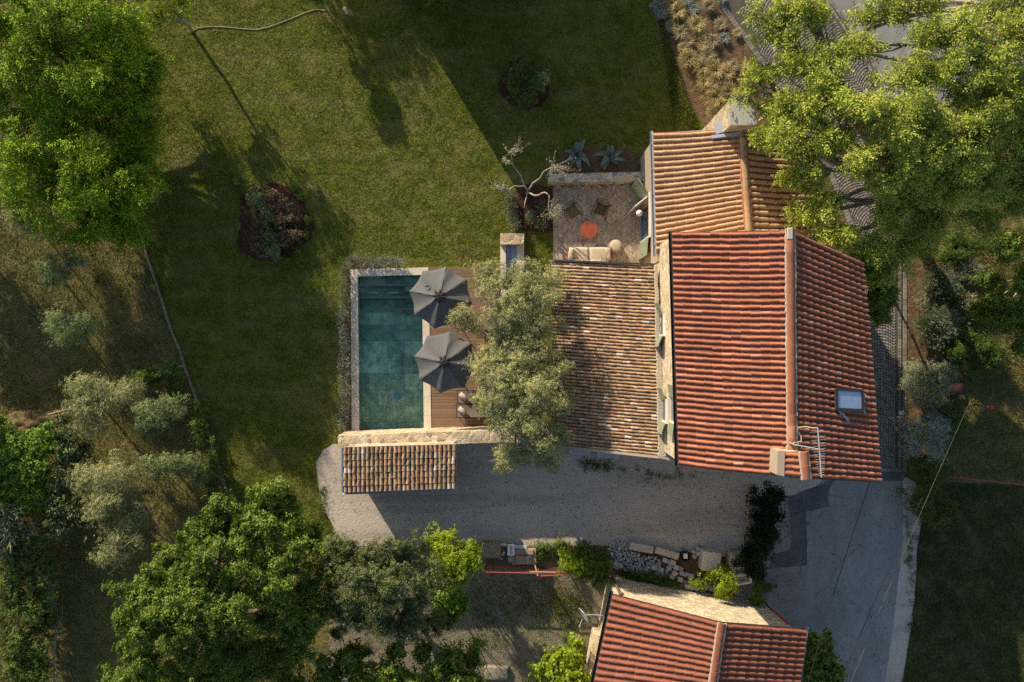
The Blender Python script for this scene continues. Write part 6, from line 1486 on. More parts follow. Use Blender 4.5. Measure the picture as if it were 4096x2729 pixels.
# ---- broad yellow-green tree, top right
tree('spreading_tree', 'tree', 'broad open yellow-green tree spreading over the cobbled drive and the straw tiled wing', (3650, 905),
     [(3090, 110, 7.57, 90, 90, 0.7), (3230, 60, 7.92, 90, 80, 0.7), (3170, 240, 7.57, 110, 80, 0.8), (3030, 310, 6.86, 70, 45, 0.5), (3300, 300, 8.27, 90, 80, 0.8), (2955, 385, 6.75, 34, 16, 0.2), (3130, 430, 7.04, 80, 60, 0.6), (3230, 430, 7.92, 110, 80, 0.8), (3370, 420, 8.27, 90, 80, 0.8), (3160, 540, 7.39, 120, 80, 0.8), (3060, 560, 6.34, 70, 50, 0.5), (3310, 560, 7.92, 110, 70, 0.8), (3220, 670, 7.04, 90, 70, 0.6), (3170, 740, 6.69, 70, 60, 0.5), (3280, 830, 6.86, 100, 60, 0.6), (3200, 860, 6.34, 70, 50, 0.5),
      (3350, 950, 6.69, 110, 60, 0.6), (3460, 1000, 6.34, 100, 70, 0.7), (3540, 1080, 5.81, 90, 60, 0.6), (3560, 880, 7.04, 110, 80, 0.8), (3520, 740, 7.92, 80, 80, 0.8), (3450, 660, 8.45, 70, 70, 0.8), (3660, 760, 7.74, 120, 90, 0.9), (3700, 640, 8.62, 120, 90, 1.0), (3560, 560, 8.80, 110, 90, 1.0), (3480, 440, 8.98, 80, 70, 0.9), (3620, 440, 8.98, 120, 80, 1.0), (3760, 520, 8.80, 120, 90, 1.0), (3850, 640, 8.27, 120, 90, 1.0), (3800, 760, 7.39, 120, 90, 0.9), (3720, 880, 6.51, 110, 80, 0.8), (3650, 980, 5.81, 90, 60, 0.6), (3960, 560, 8.10, 120, 110, 1.0), (3950, 730, 7.22, 120, 90, 0.9), (4080, 660, 7.04, 110, 120, 1.0), (3880, 870, 5.98, 100, 70, 0.7), (4060, 800, 6.16, 100, 80, 0.8)],
     150000, 0.125, 0.055, lf_walnut, 140, r=0.30, fork=3.4, bark=m_barkg, kind='frond', k=7, nsub=15, clump=0.14, twig=0.75, rt=0.016, shell=0.5, lean=tuple(A(3650, 760, 4.0)))
tree('spreading_tree', 'tree', 'second yellow-green tree cut by the top right corner, above the shaded asphalt', (4180, 180),
     [(3540, 40, 7.92, 90, 60, 0.7), (3440, 80, 7.57, 60, 40, 0.5), (3680, 20, 8.27, 110, 60, 0.7), (3700, 180, 8.80, 90, 70, 0.8), (3640, 300, 8.80, 110, 70, 0.9), (3790, 270, 8.98, 120, 80, 0.9), (3860, 140, 8.80, 110, 90, 0.9), (3950, 280, 8.80, 130, 110, 1.0), (4040, 140, 8.45, 120, 110, 1.0), (3920, 420, 8.45, 130, 90, 1.0), (4070, 380, 8.27, 110, 120, 1.0), (4010, 30, 8.10, 100, 70, 0.8), (3440, 200, 8.27, 60, 60, 0.6), (3350, 190, 7.92, 50, 40, 0.5), (4140, 500, 7.57, 110, 110, 1.0), (4180, 250, 7.92, 120, 160, 1.0)],
     66000, 0.125, 0.055, lf_walnut, 141, r=0.26, fork=4.0, bark=m_barkg, kind='frond', k=7, nsub=15, clump=0.14, twig=0.75, rt=0.016, shell=0.5)
tree('garden_tree', 'tree', 'loose glossy green tree at the right edge over the sunlit dry soil', (4120, 1080),
     [(4040, 1000, 3.4, 70, 60, 0.6), (4080, 1120, 3.2, 70, 70, 0.6), (4000, 1230, 2.9, 75, 60, 0.5), (4070, 1270, 3.0, 70, 60, 0.5), (3930, 1240, 2.6, 60, 45, 0.4), (4110, 1370, 2.6, 50, 60, 0.5), (3960, 1130, 2.6, 45, 40, 0.4)], 17000, 0.14, 0.06, lf_cherry, 142, r=0.07, fork=1.2, bark=m_barkg, nsub=12, clump=0.22)
tree('climbing_bush', 'bush', 'fresh green climbing bush pressed against the east eave of the farmhouse', (3545, 1150),
     [(3500, 1080, 5.2, 50, 60, 0.7), (3510, 1150, 5.2, 45, 60, 0.7), (3490, 1225, 5.0, 45, 55, 0.7), (3540, 1190, 4.0, 30, 50, 0.6), (3480, 1040, 6, 50, 40, 0.5), (3520, 1270, 4.4, 24, 30, 0.4)], 22000, 0.09, 0.055, lf_cherry, 143, r=0.06, fork=2.2, nsub=18, clump=0.22)

# ---- trees along the bottom
tree('broad_tree', 'tree', 'big mid green tree with long leaves filling the bottom left', (900, 2420),
     [(1070, 1990, 4.32, 90, 90), (1180, 2080, 4.16, 90, 90), (940, 2060, 5.12, 110, 90), (820, 2130, 5.12, 110, 90), (1050, 2160, 5.44, 130, 100), (1190, 2230, 4.64, 110, 90), (900, 2240, 5.92, 140, 110), (700, 2240, 5.12, 110, 90), (1080, 2320, 5.60, 140, 100), (760, 2370, 5.76, 140, 110), (930, 2440, 5.76, 140, 110), (590, 2370, 4.80, 110, 90), (620, 2500, 4.80, 110, 100), (500, 2470, 3.84, 60, 60), (760, 2550, 5.12, 130, 100), (1130, 2460, 4.96, 110, 90), (920, 2620, 4.64, 120, 90), (560, 2620, 4.00, 100, 80), (1240, 2350, 4.48, 80, 80), (700, 2700, 4.00, 130, 70), (1060, 2580, 4.00, 100, 70), (470, 2700, 3.20, 60, 50), (1240, 2150, 3.68, 60, 60), (1270, 2450, 4.4, 80, 80), (1200, 2540, 4.2, 90, 80), (1000, 2690, 4.4, 120, 70), (860, 2720, 4.4, 110, 60), (1150, 2640, 3.8, 80, 60), (640, 2430, 5.6, 110, 90), (830, 2480, 6.0, 110, 90), (560, 2720, 4.0, 100, 50)],
     150000, 0.15, 0.05, lf_cherry, 150, r=0.26, fork=2.0, k=6, nsub=20, clump=0.13, twig=0.2, shell=0.4)
tree('dark_tree', 'tree', 'dark glossy evergreen tree between the big mid green tree and the lime bush', (1560, 2330),
     [(1400, 2210, 4.54, 100, 80), (1520, 2220, 4.97, 100, 80), (1630, 2210, 4.54, 80, 70), (1440, 2310, 5.18, 110, 90), (1580, 2320, 5.40, 120, 90), (1700, 2310, 4.54, 80, 80), (1520, 2420, 4.97, 110, 90), (1660, 2420, 4.54, 90, 80), (1550, 2510, 4.32, 90, 60), (1400, 2400, 4.32, 70, 70), (1720, 2480, 3.24, 60, 60), (1330, 2280, 4.10, 60, 70), (1340, 2390, 4.2, 70, 70), (1420, 2480, 4.2, 80, 60), (1630, 2500, 4.0, 70, 60)],
     98000, 0.08, 0.036, lf_dark, 151, r=0.16, fork=1.3, k=6, nsub=22, clump=0.15, shell=0.4)
tree('lime_bush', 'bush', 'glowing lime green bush above the rusty mesh fence end', (1830, 2270), [(1790, 2200, 3.0, 80, 60), (1850, 2240, 3.0, 70, 70), (1810, 2290, 3.0, 70, 60), (1760, 2150, 2.6, 50, 40), (1880, 2200, 2.6, 45, 40), (1780, 2145, 2.2, 30, 18, 0.3)], 19000, 0.085, 0.055, lf_lime, 152, r=0.06, fork=0.8, nsub=18, clump=0.22)
tree('lime_bush', 'bush', 'smaller lime green bush below the first, beside the shaded yard', (1810, 2430), [(1790, 2400, 2.4, 60, 50), (1840, 2420, 2.3, 45, 45), (1770, 2460, 2.2, 60, 45)], 10000, 0.085, 0.055, lf_vine, 153, r=0.05, fork=0.7, nsub=16, clump=0.22)
tree('fig_tree', 'tree', 'broad leaved tree cut by the bottom edge beneath the dark tree', (1420, 2720), [(1320, 2690, 3.6, 90, 60, 0.7), (1420, 2650, 3.6, 60, 50, 0.6), (1480, 2710, 3.8, 80, 50, 0.6), (1390, 2780, 3.8, 120, 80, 0.8), (1390, 2610, 3.0, 36, 34, 0.4), (1450, 2600, 3.0, 30, 30, 0.3), (1160, 2710, 3.4, 50, 40, 0.5), (1350, 2540, 2.8, 26, 22, 0.3)], 10500, 0.15, 0.10, lf_cherry, 154, r=0.09, fork=1.2, bark=m_barkg, nsub=12, clump=0.22)
tree('fig_tree', 'tree', 'broad leaved tree at the bottom edge nearest the sunlit yard', (1760, 2750), [(1590, 2590, 3.0, 36, 40, 0.4), (1570, 2680, 3.4, 60, 60, 0.6), (1700, 2600, 3.0, 30, 70, 0.5), (1720, 2690, 3.6, 60, 60, 0.6), (1810, 2640, 3.4, 60, 50, 0.5), (1880, 2620, 3.0, 50, 50, 0.4), (1850, 2710, 3.6, 80, 50, 0.6), (1640, 2760, 3.6, 90, 60, 0.6), (1900, 2590, 2.8, 20, 34, 0.3)], 13500, 0.14, 0.095, lf_cherry, 155, r=0.09, fork=1.2, bark=m_barkg, nsub=12, clump=0.22)
tree('grape_vine', 'vine', 'bright leafy grape vine at the bottom edge against the cottage west wall', (2280, 2670), [(2300, 2600, 1.2, 26, 50, 0.3), (2160, 2690, 1.4, 40, 24, 0.3), (2330, 2720, 1.8, 30, 50, 0.4), (2270, 2625, 1.7, 36, 30, 0.4), (2230, 2670, 1.9, 60, 50, 0.4), (2310, 2665, 1.7, 30, 40, 0.4), (2260, 2720, 2.0, 60, 50, 0.4), (2200, 2640, 1.5, 24, 24, 0.3), (2240, 2600, 1.3, 20, 16, 0.2)], 5200, 0.17, 0.14, lf_lime, 156, r=0.05, fork=1.0, k=4, nsub=16, clump=0.36)
tree('grape_vine', 'vine', 'dark green vine growing along the road side of the cottage', (3260, 2640), [(3255, 2560, 2.0, 30, 30, 0.4), (3275, 2620, 2.2, 50, 50, 0.5), (3260, 2690, 2.2, 60, 50, 0.5), (3310, 2590, 1.8, 25, 25, 0.3), (3330, 2700, 2.0, 40, 50, 0.4), (3310, 2540, 1.8, 12, 14, 0.2)], 7000, 0.14, 0.12, lf_cherry, 157, r=0.05, fork=1.2, k=4, nsub=14, clump=0.24)
tree('lime_bush', 'bush', 'bright lime bush growing through the end of the rusty gate', (2285, 2270), [(2280, 2235, 1.8, 34, 36, 0.4), (2300, 2262, 1.7, 40, 30, 0.4), (2262, 2262, 1.5, 24, 20, 0.3)], 6200, 0.075, 0.055, lf_lime, 158, r=0.03, fork=0.5, nsub=14, clump=0.24)
tree('dark_bush', 'bush', 'dark green bushes hugging the north west corner of the cottage', (2390, 2270), [(2330, 2210, 1.5, 45, 40, 0.5), (2370, 2250, 1.6, 50, 45, 0.5), (2410, 2240, 1.5, 45, 40, 0.4), (2400, 2300, 1.5, 40, 45, 0.4), (2330, 2280, 1.3, 45, 35, 0.4)], 20000, 0.07, 0.045, lf_shrub, 159, r=0.04, fork=0.4, nsub=18, clump=0.22)
tree('climbing_vine', 'vine', 'sunlit yellow-green vine draped over the stone block at the cottage wall', (2910, 2370), [(2880, 2285, 1.5, 30, 22, 0.3), (2905, 2320, 1.6, 34, 40, 0.3), (2840, 2305, 1.2, 40, 14, 0.2), (2890, 2370, 1.5, 30, 26, 0.25), (2800, 2335, 0.9, 34, 18, 0.2), (2930, 2350, 1.4, 20, 22, 0.2)], 4600, 0.085, 0.05, lf_lime, 160, r=0.05, fork=0.8, nsub=18, clump=0.24)
tree('climbing_vine', 'vine', 'small green vine on the shaded ground beside the double stone sink', (3040, 2370), [(3035, 2345, 0.8, 22, 30, 0.3), (3025, 2390, 0.8, 25, 24, 0.3), (3070, 2350, 0.6, 26, 12, 0.2)], 2600, 0.085, 0.055, lf_cherry, 161, r=0.02, fork=0.3, nsub=12, clump=0.26)
for (cx, cy, rx, ry, mt, lb, nm) in ((2560, 2305, 60, 20, lf_shrub, 'low green weeds between the cube heap and the cottage wall', 'weeds'), (2640, 2330, 60, 26, lf_shrub, 'low green weeds along the middle of the cottage wall', 'weeds'), (2685, 2352, 38, 22, lf_lime, 'sunlit lime weeds against the cottage wall', 'weeds'), (2180, 2190, 60, 20, lf_hedge, 'sparse weeds above the brick stack', 'weeds'), (2150, 2230, 24, 26, lf_hedge, 'weeds right of the brick stack', 'weeds'), (2250, 2190, 40, 26, lf_hedge, 'weeds on the gravel edge left of the dark bushes', 'weeds')):
    tree(nm, 'weeds', lb, (cx, cy), [(cx, cy, 0.25, rx, ry, 0.2)], int(rx * ry * 2.4), 0.06, 0.04, mt, int(cx), r=0.01, fork=0.05, nsub=18, clump=0.28, part='leaves')

# ---- hedge and vines at the lower left edge
tree('vine_hedge', 'hedge', 'bright green vine hedge at the left edge below the brown hay heap', (90, 1850), [(40, 1790, 1.8, 80, 70, 0.5), (140, 1790, 1.7, 70, 60, 0.5), (50, 1880, 1.8, 90, 70, 0.5), (150, 1880, 1.7, 60, 70, 0.5), (60, 1970, 1.7, 80, 60, 0.5), (150, 1980, 1.5, 50, 70, 0.5), (210, 1760, 1.5, 40, 60, 0.5), (10, 1720, 1.5, 40, 40, 0.4)], 26000, 0.12, 0.10, lf_vine, 170, r=0.05, fork=0.8, k=4, nsub=22, clump=0.2)
tree('dark_hedge', 'hedge', 'deep shaded ivy hedge between the bright vine hedge and the grey olive trees', (250, 1850), [(260, 1740, 1.5, 50, 60, 0.5), (260, 1830, 1.6, 60, 60, 0.5), (280, 1920, 1.5, 50, 60, 0.5), (250, 2010, 1.5, 60, 60, 0.5), (320, 1830, 1.2, 40, 60, 0.4), (230, 2100, 1.4, 50, 60, 0.4)], 24000, 0.08, 0.06, lf_dark, 171, r=0.05, fork=0.8, nsub=22, clump=0.2)
tree('mixed_hedge', 'hedge', 'long unkempt hedge running down the bottom left edge under the ladder and chair', (90, 2420), [(70, 2210, 1.4, 90, 70, 0.5), (170, 2230, 1.3, 60, 80, 0.4), (50, 2320, 1.5, 90, 80, 0.5), (150, 2360, 1.4, 60, 80, 0.4), (60, 2440, 1.5, 90, 80, 0.5), (150, 2480, 1.3, 60, 70, 0.4), (60, 2560, 1.5, 90, 80, 0.5), (140, 2600, 1.4, 70, 70, 0.4), (60, 2680, 1.5, 90, 70, 0.5), (150, 2700, 1.3, 60, 60, 0.4), (200, 2470, 1.0, 30, 40, 0.3), (20, 2100, 1.3, 60, 60, 0.4)], 42000, 0.085, 0.06, lf_hedge, 172, r=0.05, fork=0.7, nsub=22, clump=0.2)
tree('reed_clump', 'reeds', 'clump of long bladed reeds arching in from the left edge', (20, 2070), [(20, 2050, 1.8, 60, 50, 0.5), (40, 2120, 1.7, 60, 50, 0.5), (10, 2180, 1.6, 50, 50, 0.4)], 1500, 0.62, 0.05, lf_lav, 173, r=0.03, fork=0.8, kind='spray', k=4, nsub=10, clump=0.25)
tree('low_hedge', 'hedge', 'short ivy hedge meeting the kerb beside the broad grey olive', (600, 1500), [(560, 1520, 1.0, 50, 35, 0.4), (630, 1490, 1.0, 50, 30, 0.4), (520, 1550, 0.9, 40, 36, 0.4), (690, 1470, 0.8, 30, 20, 0.3), (700, 1540, 0.7, 26, 60, 0.3)], 14000, 0.07, 0.05, lf_shrub, 174, r=0.03, fork=0.4, nsub=18, clump=0.22)
sticks('rough_wall_top', [[(520, 1522, 0.9), (600, 1495, 0.95), (650, 1482, 0.9), (735, 1462, 0.5)]], 'grey weathered rail along the short ivy hedge', 'rail', m_grey, 0.04)
for (cx, cy, rx, ry, z, n, lb) in ((800, 1700, 26, 90, 0.4, 5200, 'strip of ivy on the grove side of the kerb, upper stretch'), (850, 1880, 26, 90, 0.4, 5200, 'strip of ivy on the grove side of the kerb, lower stretch'), (880, 2010, 50, 50, 0.6, 7000, 'ivy patch where the kerb ends beneath the big mid green tree')):
    tree('ivy_patch', 'ivy', lb, (cx, cy), [(cx, cy, z, rx, ry, 0.3)], n, 0.06, 0.045, lf_hedge, int(cy), r=0.02, fork=0.2, nsub=26, clump=0.26, part='leaves')

# ---- shrubs and bushes
def bush(name, cat, label, x, y, z, rx, ry, n, L, W, mat, seed, kind='rosette', k=5, rz=None, group=None, nsub=22, extra=(), spread=0.16, clump=0.22, twig=0.3):
    return tree(name, cat, label, (x, y), [(x, y, z, rx, ry, rz or z * 0.8)] + list(extra), n, L, W, mat, seed, r=0.025, fork=z * 0.4, kind=kind, k=k, part='foliage', group=group, nsub=nsub, spread=spread, clump=clump, twig=twig)
bush('lavender_bush', 'bush', 'rounded grey-green bush on the brown soil, upper of the matching pair', 3745, 1140, 0.62, 72, 68, 30000, 0.13, 0.014, lf_lav, 201, 'spray', 6, spread=0.1)
bush('lavender_bush', 'bush', 'rounded grey-green bush on the brown soil, lower of the matching pair', 3740, 1305, 0.60, 74, 60, 30000, 0.14, 0.014, lf_lav, 202, 'spray', 6, spread=0.12)
bush('needle_bush', 'bush', 'small spiky green bush above and right of the rounded pair', 3860, 1075, 0.6, 40, 36, 6000, 0.20, 0.014, lf_lav, 203, 'spray', 5)
bush('low_juniper', 'bush', 'spreading green juniper reaching left to right below the rounded pair', 3900, 1400, 0.6, 80, 50, 30000, 0.08, 0.03, lf_shrub, 204, extra=[(3830, 1400, 0.5, 50, 28, 0.4), (3960, 1430, 0.5, 50, 50, 0.4), (3880, 1450, 0.4, 50, 35, 0.3)])
bush('low_juniper', 'bush', 'spreading olive green juniper at the top of the shrub garden', 3810, 1020, 0.7, 60, 30, 15000, 0.08, 0.03, lf_shrub, 205, extra=[(3880, 990, 0.6, 60, 35, 0.4), (3830, 960, 0.7, 45, 30, 0.4)])
bush('green_shrub', 'shrub', 'small glossy green shrub tucked behind the upper rounded bush', 3810, 1195, 0.4, 40, 26, 7000, 0.07, 0.04, lf_cherry, 206)
bush('flowering_shrub', 'shrub', 'grey-green shrub dotted with yellow flowers beside the cobbled alley', 3710, 1540, 0.9, 90, 85, 30000, 0.07, 0.026, lf_lav, 207, extra=[(3660, 1500, 0.7, 40, 50, 0.4)])
bush('flowering_shrub', 'shrub', 'silver shrub with pale yellow tips below the yellow flowered one', 3690, 1740, 0.9, 75, 80, 28000, 0.07, 0.026, lf_silver, 208, extra=[(3740, 1700, 0.8, 50, 50, 0.5)])
for sx_, (cx, cy) in enumerate(((3705, 1545), (3680, 1735))):
    g = np.random.default_rng(sx_); n = 60; Pn = np.array([tuple(A(cx + g.normal(0, 26), cy + g.normal(0, 34), 1.5 + g.normal(0, 0.1))) for _ in range(n * 4)])
    o = npmesh('flowers', leaf_quads(Pn, nrm(g.normal(size=Pn.shape) * 0.4 + [0, 0, 1]), g.normal(size=Pn.shape), 0.05 * np.ones(n * 4), 0.05 * np.ones(n * 4)), 4, lf_yellow, [o for o in bpy.data.objects if o.name.startswith('flowering_shrub')][sx_]); o['kind'] = 'stuff'
bush('green_shrub', 'shrub', 'dark green shrub in the shadow under the silver flowering shrub', 3720, 1860, 0.7, 80, 45, 18000, 0.07, 0.03, lf_shrub, 209)
bush('green_shrub', 'shrub', 'olive green shrub in shadow left of the red capped post', 3800, 1660, 0.6, 60, 50, 12000, 0.07, 0.035, lf_hedge, 210)
bush('green_shrub', 'shrub', 'wide dark shrub at the gravel shoulder below the rusty rail', 3690, 1990, 0.7, 70, 70, 18000, 0.09, 0.03, lf_hedge, 211, extra=[(3760, 2060, 0.5, 60, 50, 0.3)])
bush('dry_shrub', 'shrub', 'dry brownish twiggy shrub between the rounded pair', 3870, 1210, 0.5, 34, 34, 3000, 0.15, 0.02, lf_pale, 212, 'spray', 4)
# dark row between gravel and forecourt
for i, (x, y, lb) in enumerate(((3060, 1985, 'dark conifer in the row by the log edging, nearest the farmhouse'), (3062, 2050, 'dark conifer second from the farmhouse in the row by the log edging'), (3035, 2120, 'dark conifer in the middle of the row by the log edging'), (3020, 2190, 'dark conifer second from the stone trough in the row by the log edging'), (2995, 2265, 'dark conifer nearest the stone trough in the row by the log edging'))):
    bush('dark_conifer', 'conifer', lb, x, y, 1.3, 46, 44, 7500, 0.12, 0.03, lf_conifer, 220 + i, 'spray', 5, group='dark conifers beside the log edging', nsub=14)
# round beds
BD = [(1030, 800, 45), (1085, 790, 40), (1140, 830, 42), (1060, 860, 50), (1130, 890, 45), (1180, 880, 34), (1090, 950, 52), (1040, 930, 40), (1150, 960, 42), (1100, 1010, 36), (1050, 1000, 34), (1190, 940, 26)]
side = lambda x, y, cx, cy: ('upper ' if y < cy - 50 else 'lower ' if y > cy + 50 else 'middle ') + ('left' if x < cx - 25 else 'right' if x > cx + 25 else 'centre')
seen_ = {}
for i, (x, y, r_) in enumerate(BD):
    s_ = side(x, y, 1095, 895); seen_[s_] = seen_.get(s_, 0) + 1; mt = [lf_olive2, lf_plum, lf_plum][i % 3]
    bush('bed_shrub', 'shrub', f'{["grey-green", "dark plum", "plum leaved"][i % 3]} low shrub in the {s_} of the big mulch bed' + (' , outer of two' if seen_[s_] > 1 else ''), x, y, 0.35, r_ * 0.8, r_ * 0.7, int(r_ * 42), 0.085, 0.03, mt, 240 + i, group='shrubs in the big mulch bed', nsub=14, clump=0.3)
for i, (x, y) in enumerate(((950, 745), (1170, 742), (1205, 790), (1230, 880), (1222, 940), (1190, 1010), (1140, 1045), (1010, 735))):
    bush('edging_plant', 'plant', 'tiny fresh green plant on the rim of the big mulch bed', x, y, 0.16, 13, 12, 500, 0.05, 0.035, lf_cherry, 260 + i, group='tiny plants round the mulch bed rim', nsub=6, clump=0.4)
for i, (x, y, r_, mt, lb) in enumerate(((2095, 300, 46, lf_hedge, 'green shrub at the top of the round bed in the house shadow'), (2070, 350, 40, lf_shrub, 'green shrub at the left of the round bed in the house shadow'), (2130, 330, 44, lf_hedge, 'green shrub at the right of the round bed in the house shadow'), (2110, 390, 30, lf_hedge, 'low green shrub at the foot of the round bed in the house shadow'), (2165, 325, 20, lf_olive2, 'small grey-green shrub on the right rim of the round bed in the house shadow'))):
    bush('bed_shrub', 'shrub', lb, x, y, 0.5, r_, r_, 5000, 0.085, 0.035, mt, 270 + i, nsub=14, clump=0.28)
for i, (x, y, r_, lb) in enumerate(((2125, 873, 20, 'small round green shrub nearest the middle of the patio bed'), (2172, 893, 20, 'small round green shrub at the lower right of the patio bed'), (2172, 825, 18, 'small dark shrub at the right of the patio bed'), (2052, 870, 15, 'small shrub on the left rim of the patio bed'), (2053, 900, 14, 'small shrub at the lower left corner of the patio bed'), (2048, 830, 14, 'small shrub at the upper left of the patio bed'), (2038, 790, 14, 'small shrub near the bare tree at the lawn edge'))):
    bush('round_shrub', 'shrub', lb, x, y, 0.28, r_, r_, 2600, 0.06, 0.018, lf_lav, 280 + i, 'spray', 5, nsub=10, clump=0.3, group='round shrubs in the patio bed')
# trailing silver plants round the pool
for i in range(11):
    y = 1090 + i * 59
    bush('trailing_rosemary', 'plant', f'silver trailing rosemary along the left pool edge, {ORD[i] if i else "nearest the pool corner"}{" from the pool corner" if i else ""}', 1376 + random.uniform(-6, 6), y, 0.26, 15, 30, 1300, 0.075, 0.016, lf_silver if i > 2 else lf_lav, 300 + i, 'spray', 5, nsub=12, group='trailing rosemary beside the pool', clump=0.3)
for i in range(5):
    x = 1408 + i * 44
    bush('trailing_rosemary', 'plant', f'silver trailing rosemary above the top pool edge, {["at its left end", "second from the left", "in the middle", "second from the right", "at its right end"][i]}', x, 1048 + random.uniform(-4, 4), 0.26, 24, 14, 1200, 0.075, 0.016, lf_silver, 320 + i, 'spray', 5, nsub=10, group='trailing rosemary beside the pool', clump=0.3)

# agaves
m_agave = M('agave_leaf', (0.15, 0.175, 0.125), (0.11, 0.135, 0.10), scale=5, rough=0.5, bump=0.1, island=0.2)
def agave(x, y, s, lb, seed, up):
    c = ground_xy(x, y); t = thing('agave', tuple(c), lb, 'agave'); rr = random.Random(seed)
    for k in range(13):
        inner = k < 4; a = rr.uniform(0, 6.28) if inner else (k - 4) * 2 * PI / 9 + rr.uniform(-0.42, 0.42)
        L = s * (0.45 if inner else rr.uniform(0.5, 1.2)); w0 = 0.145 * s * rr.uniform(0.85, 1.15); d = Vector((math.cos(a), math.sin(a), 0)); sd = Vector((-d.y, d.x, 0)); lift = 1.0 if inner else rr.uniform(0.25, 0.75); V = []; n = 9; tw = rr.uniform(-1.3, 1.3)
        for i in range(n + 1):
            f = i / n; w = w0 * (0.75 + 0.9 * f - 1.55 * f * f) if f < 0.98 else 0.004; w = max(w, 0.004)
            r_ = L * (f * (0.95 - 0.15 * f)) * (0.4 if inner else 1.0); z = 0.10 + L * lift * (f - 0.62 * f * f * (0.4 if inner else 1.1)) 
            p = c + d * r_ + sd * tw * L * 0.3 * f * f; V += [p + sd * w + Vector((0, 0, z + w * 0.55)), p + Vector((0, 0, z)), p - sd * w + Vector((0, 0, z + w * 0.55))]
        F = []
        for i in range(n): F += [(3 * i, 3 * i + 1, 3 * i + 4, 3 * i + 3), (3 * i + 1, 3 * i + 2, 3 * i + 5, 3 * i + 4)]
        MB().add(V, F).build('leaf', m_agave, t, True)
agave(2307, 622, 0.92, 'blue-grey agave nearest the bare tree twigs, left of the two', 1, 1); agave(2440, 625, 0.85, 'blue-grey agave nearest the house wall, right of the two', 2, 1)

# ornamental grass tufts
m_gold = M_leaf('golden_blade', [(0.25, 0.21, 0.05), (0.36, 0.29, 0.09), (0.48, 0.38, 0.18), (0.55, 0.44, 0.26)], 0.3, 0.6, 0.2)
m_blue_g = M_leaf('blue_blade', [(0.19, 0.21, 0.17), (0.28, 0.30, 0.25), (0.36, 0.37, 0.30)], 0.2, 0.6, 0.2)
m_straw = M_leaf('straw_blade', [(0.28, 0.23, 0.11), (0.38, 0.31, 0.17), (0.33, 0.30, 0.18)], 0.25, 0.6, 0.2)
def tuft(x, y, r, kind, seed):
    c = ground_xy(x, y); g = np.random.default_rng(seed); R_ = r / PX; n = int(170 + 260 * R_)
    a = g.uniform(0, 2 * PI, n); Lr = R_ * g.uniform(0.45, 1.15, n); out = []; hgt = R_ * g.uniform(0.45, 1.1, n)
    bend = np.where(np.cos(a - g.uniform(0, 6)) > 0.2, 1.1, 0.9); a = a + 0
    P0 = np.stack([g.normal(0, 0.04, n), g.normal(0, 0.04, n), np.zeros(n)], 1); d = np.stack([np.cos(a), np.sin(a), np.zeros(n)], 1); s_ = np.stack([-np.sin(a), np.cos(a), np.zeros(n)], 1); tw = g.normal(0, 0.22, n)[:, None]
    prev = P0; w = 0.017
    for j in range(1, 4):
        f = j / 3; p = P0 + d * (Lr * f)[:, None] * bend[:, None] + s_ * tw * (Lr * f * f)[:, None] + np.stack([np.zeros(n), np.zeros(n), hgt * (1.9 * f - 1.45 * f * f)], 1)
        wa, wb = w * (1.1 - (j - 1) / 3), w * (1.1 - j / 3); out.append(np.stack([prev - s_ * wa, prev + s_ * wa, p + s_ * wb, p - s_ * wb], 1).reshape(-1, 3)); prev = p
    V = np.concatenate(out); o = npmesh('grass_tuft', V, 4, {'g': m_gold, 'b': m_blue_g, 's': m_straw}[kind]); o.location = c; return o
TF = [(1290, 60, 34, 'b'), (1330, 130, 34, 'b'), (1420, 40, 55, 'g'), (1470, 120, 58, 'g'), (1620, 90, 34, 'b'), (1760, 60, 45, 's'), (1420, 240, 34, 's'), (1640, 235, 60, 'g'), (1510, 310, 44, 's'), (1860, 235, 38, 's'), (1790, 385, 48, 's'), (1900, 350, 34, 'b'), (1580, 385, 38, 's'), (1700, 420, 30, 'g'),
      (1530, 440, 36, 'g'), (1580, 540, 58, 'g'), (1760, 510, 50, 's'), (1700, 610, 56, 'g'), (1820, 650, 60, 'g'), (1930, 670, 50, 'g'), (1720, 735, 48, 'g'), (1800, 770, 44, 's'), (1820, 880, 74, 'g'), (1930, 830, 56, 'g'), (1800, 1030, 56, 'g'), (1850, 960, 50, 's'), (2100, 650, 40, 'g'), (1985, 600, 34, 's'), (1880, 5, 34, 'b'), (2020, 310, 28, 's'), (1360, -20, 50, 's'), (1560, 10, 40, 'b'), (1690, 320, 36, 'g'), (1340, 20, 40, 's'), (2130, 730, 40, 's')]
KN = {'g': 'golden feather', 'b': 'blue-grey fescue', 's': 'straw coloured'}
TF2 = [(2048 + a * .4464, b * .4464, r * .4464 * 1.75, k) for a, b, r, k in TF]
for kd in 'gbs':
    L_ = sorted([t for t in TF2 if t[3] == kd], key=lambda t: (t[0] - 2920) ** 2 + (t[1] - 450) ** 2)
    for i, (x, y, r_, k_) in enumerate(L_):
        o = tuft(x, y, r_, kd, int(x * 7 + y)); tag(o, f'{KN[kd]} grass tuft, {ORD[i]}{"" if i == 0 else " nearest"} to the stone chimney in the dry bed', 'grass tuft', 'ornamental grass tufts in the dry bed')

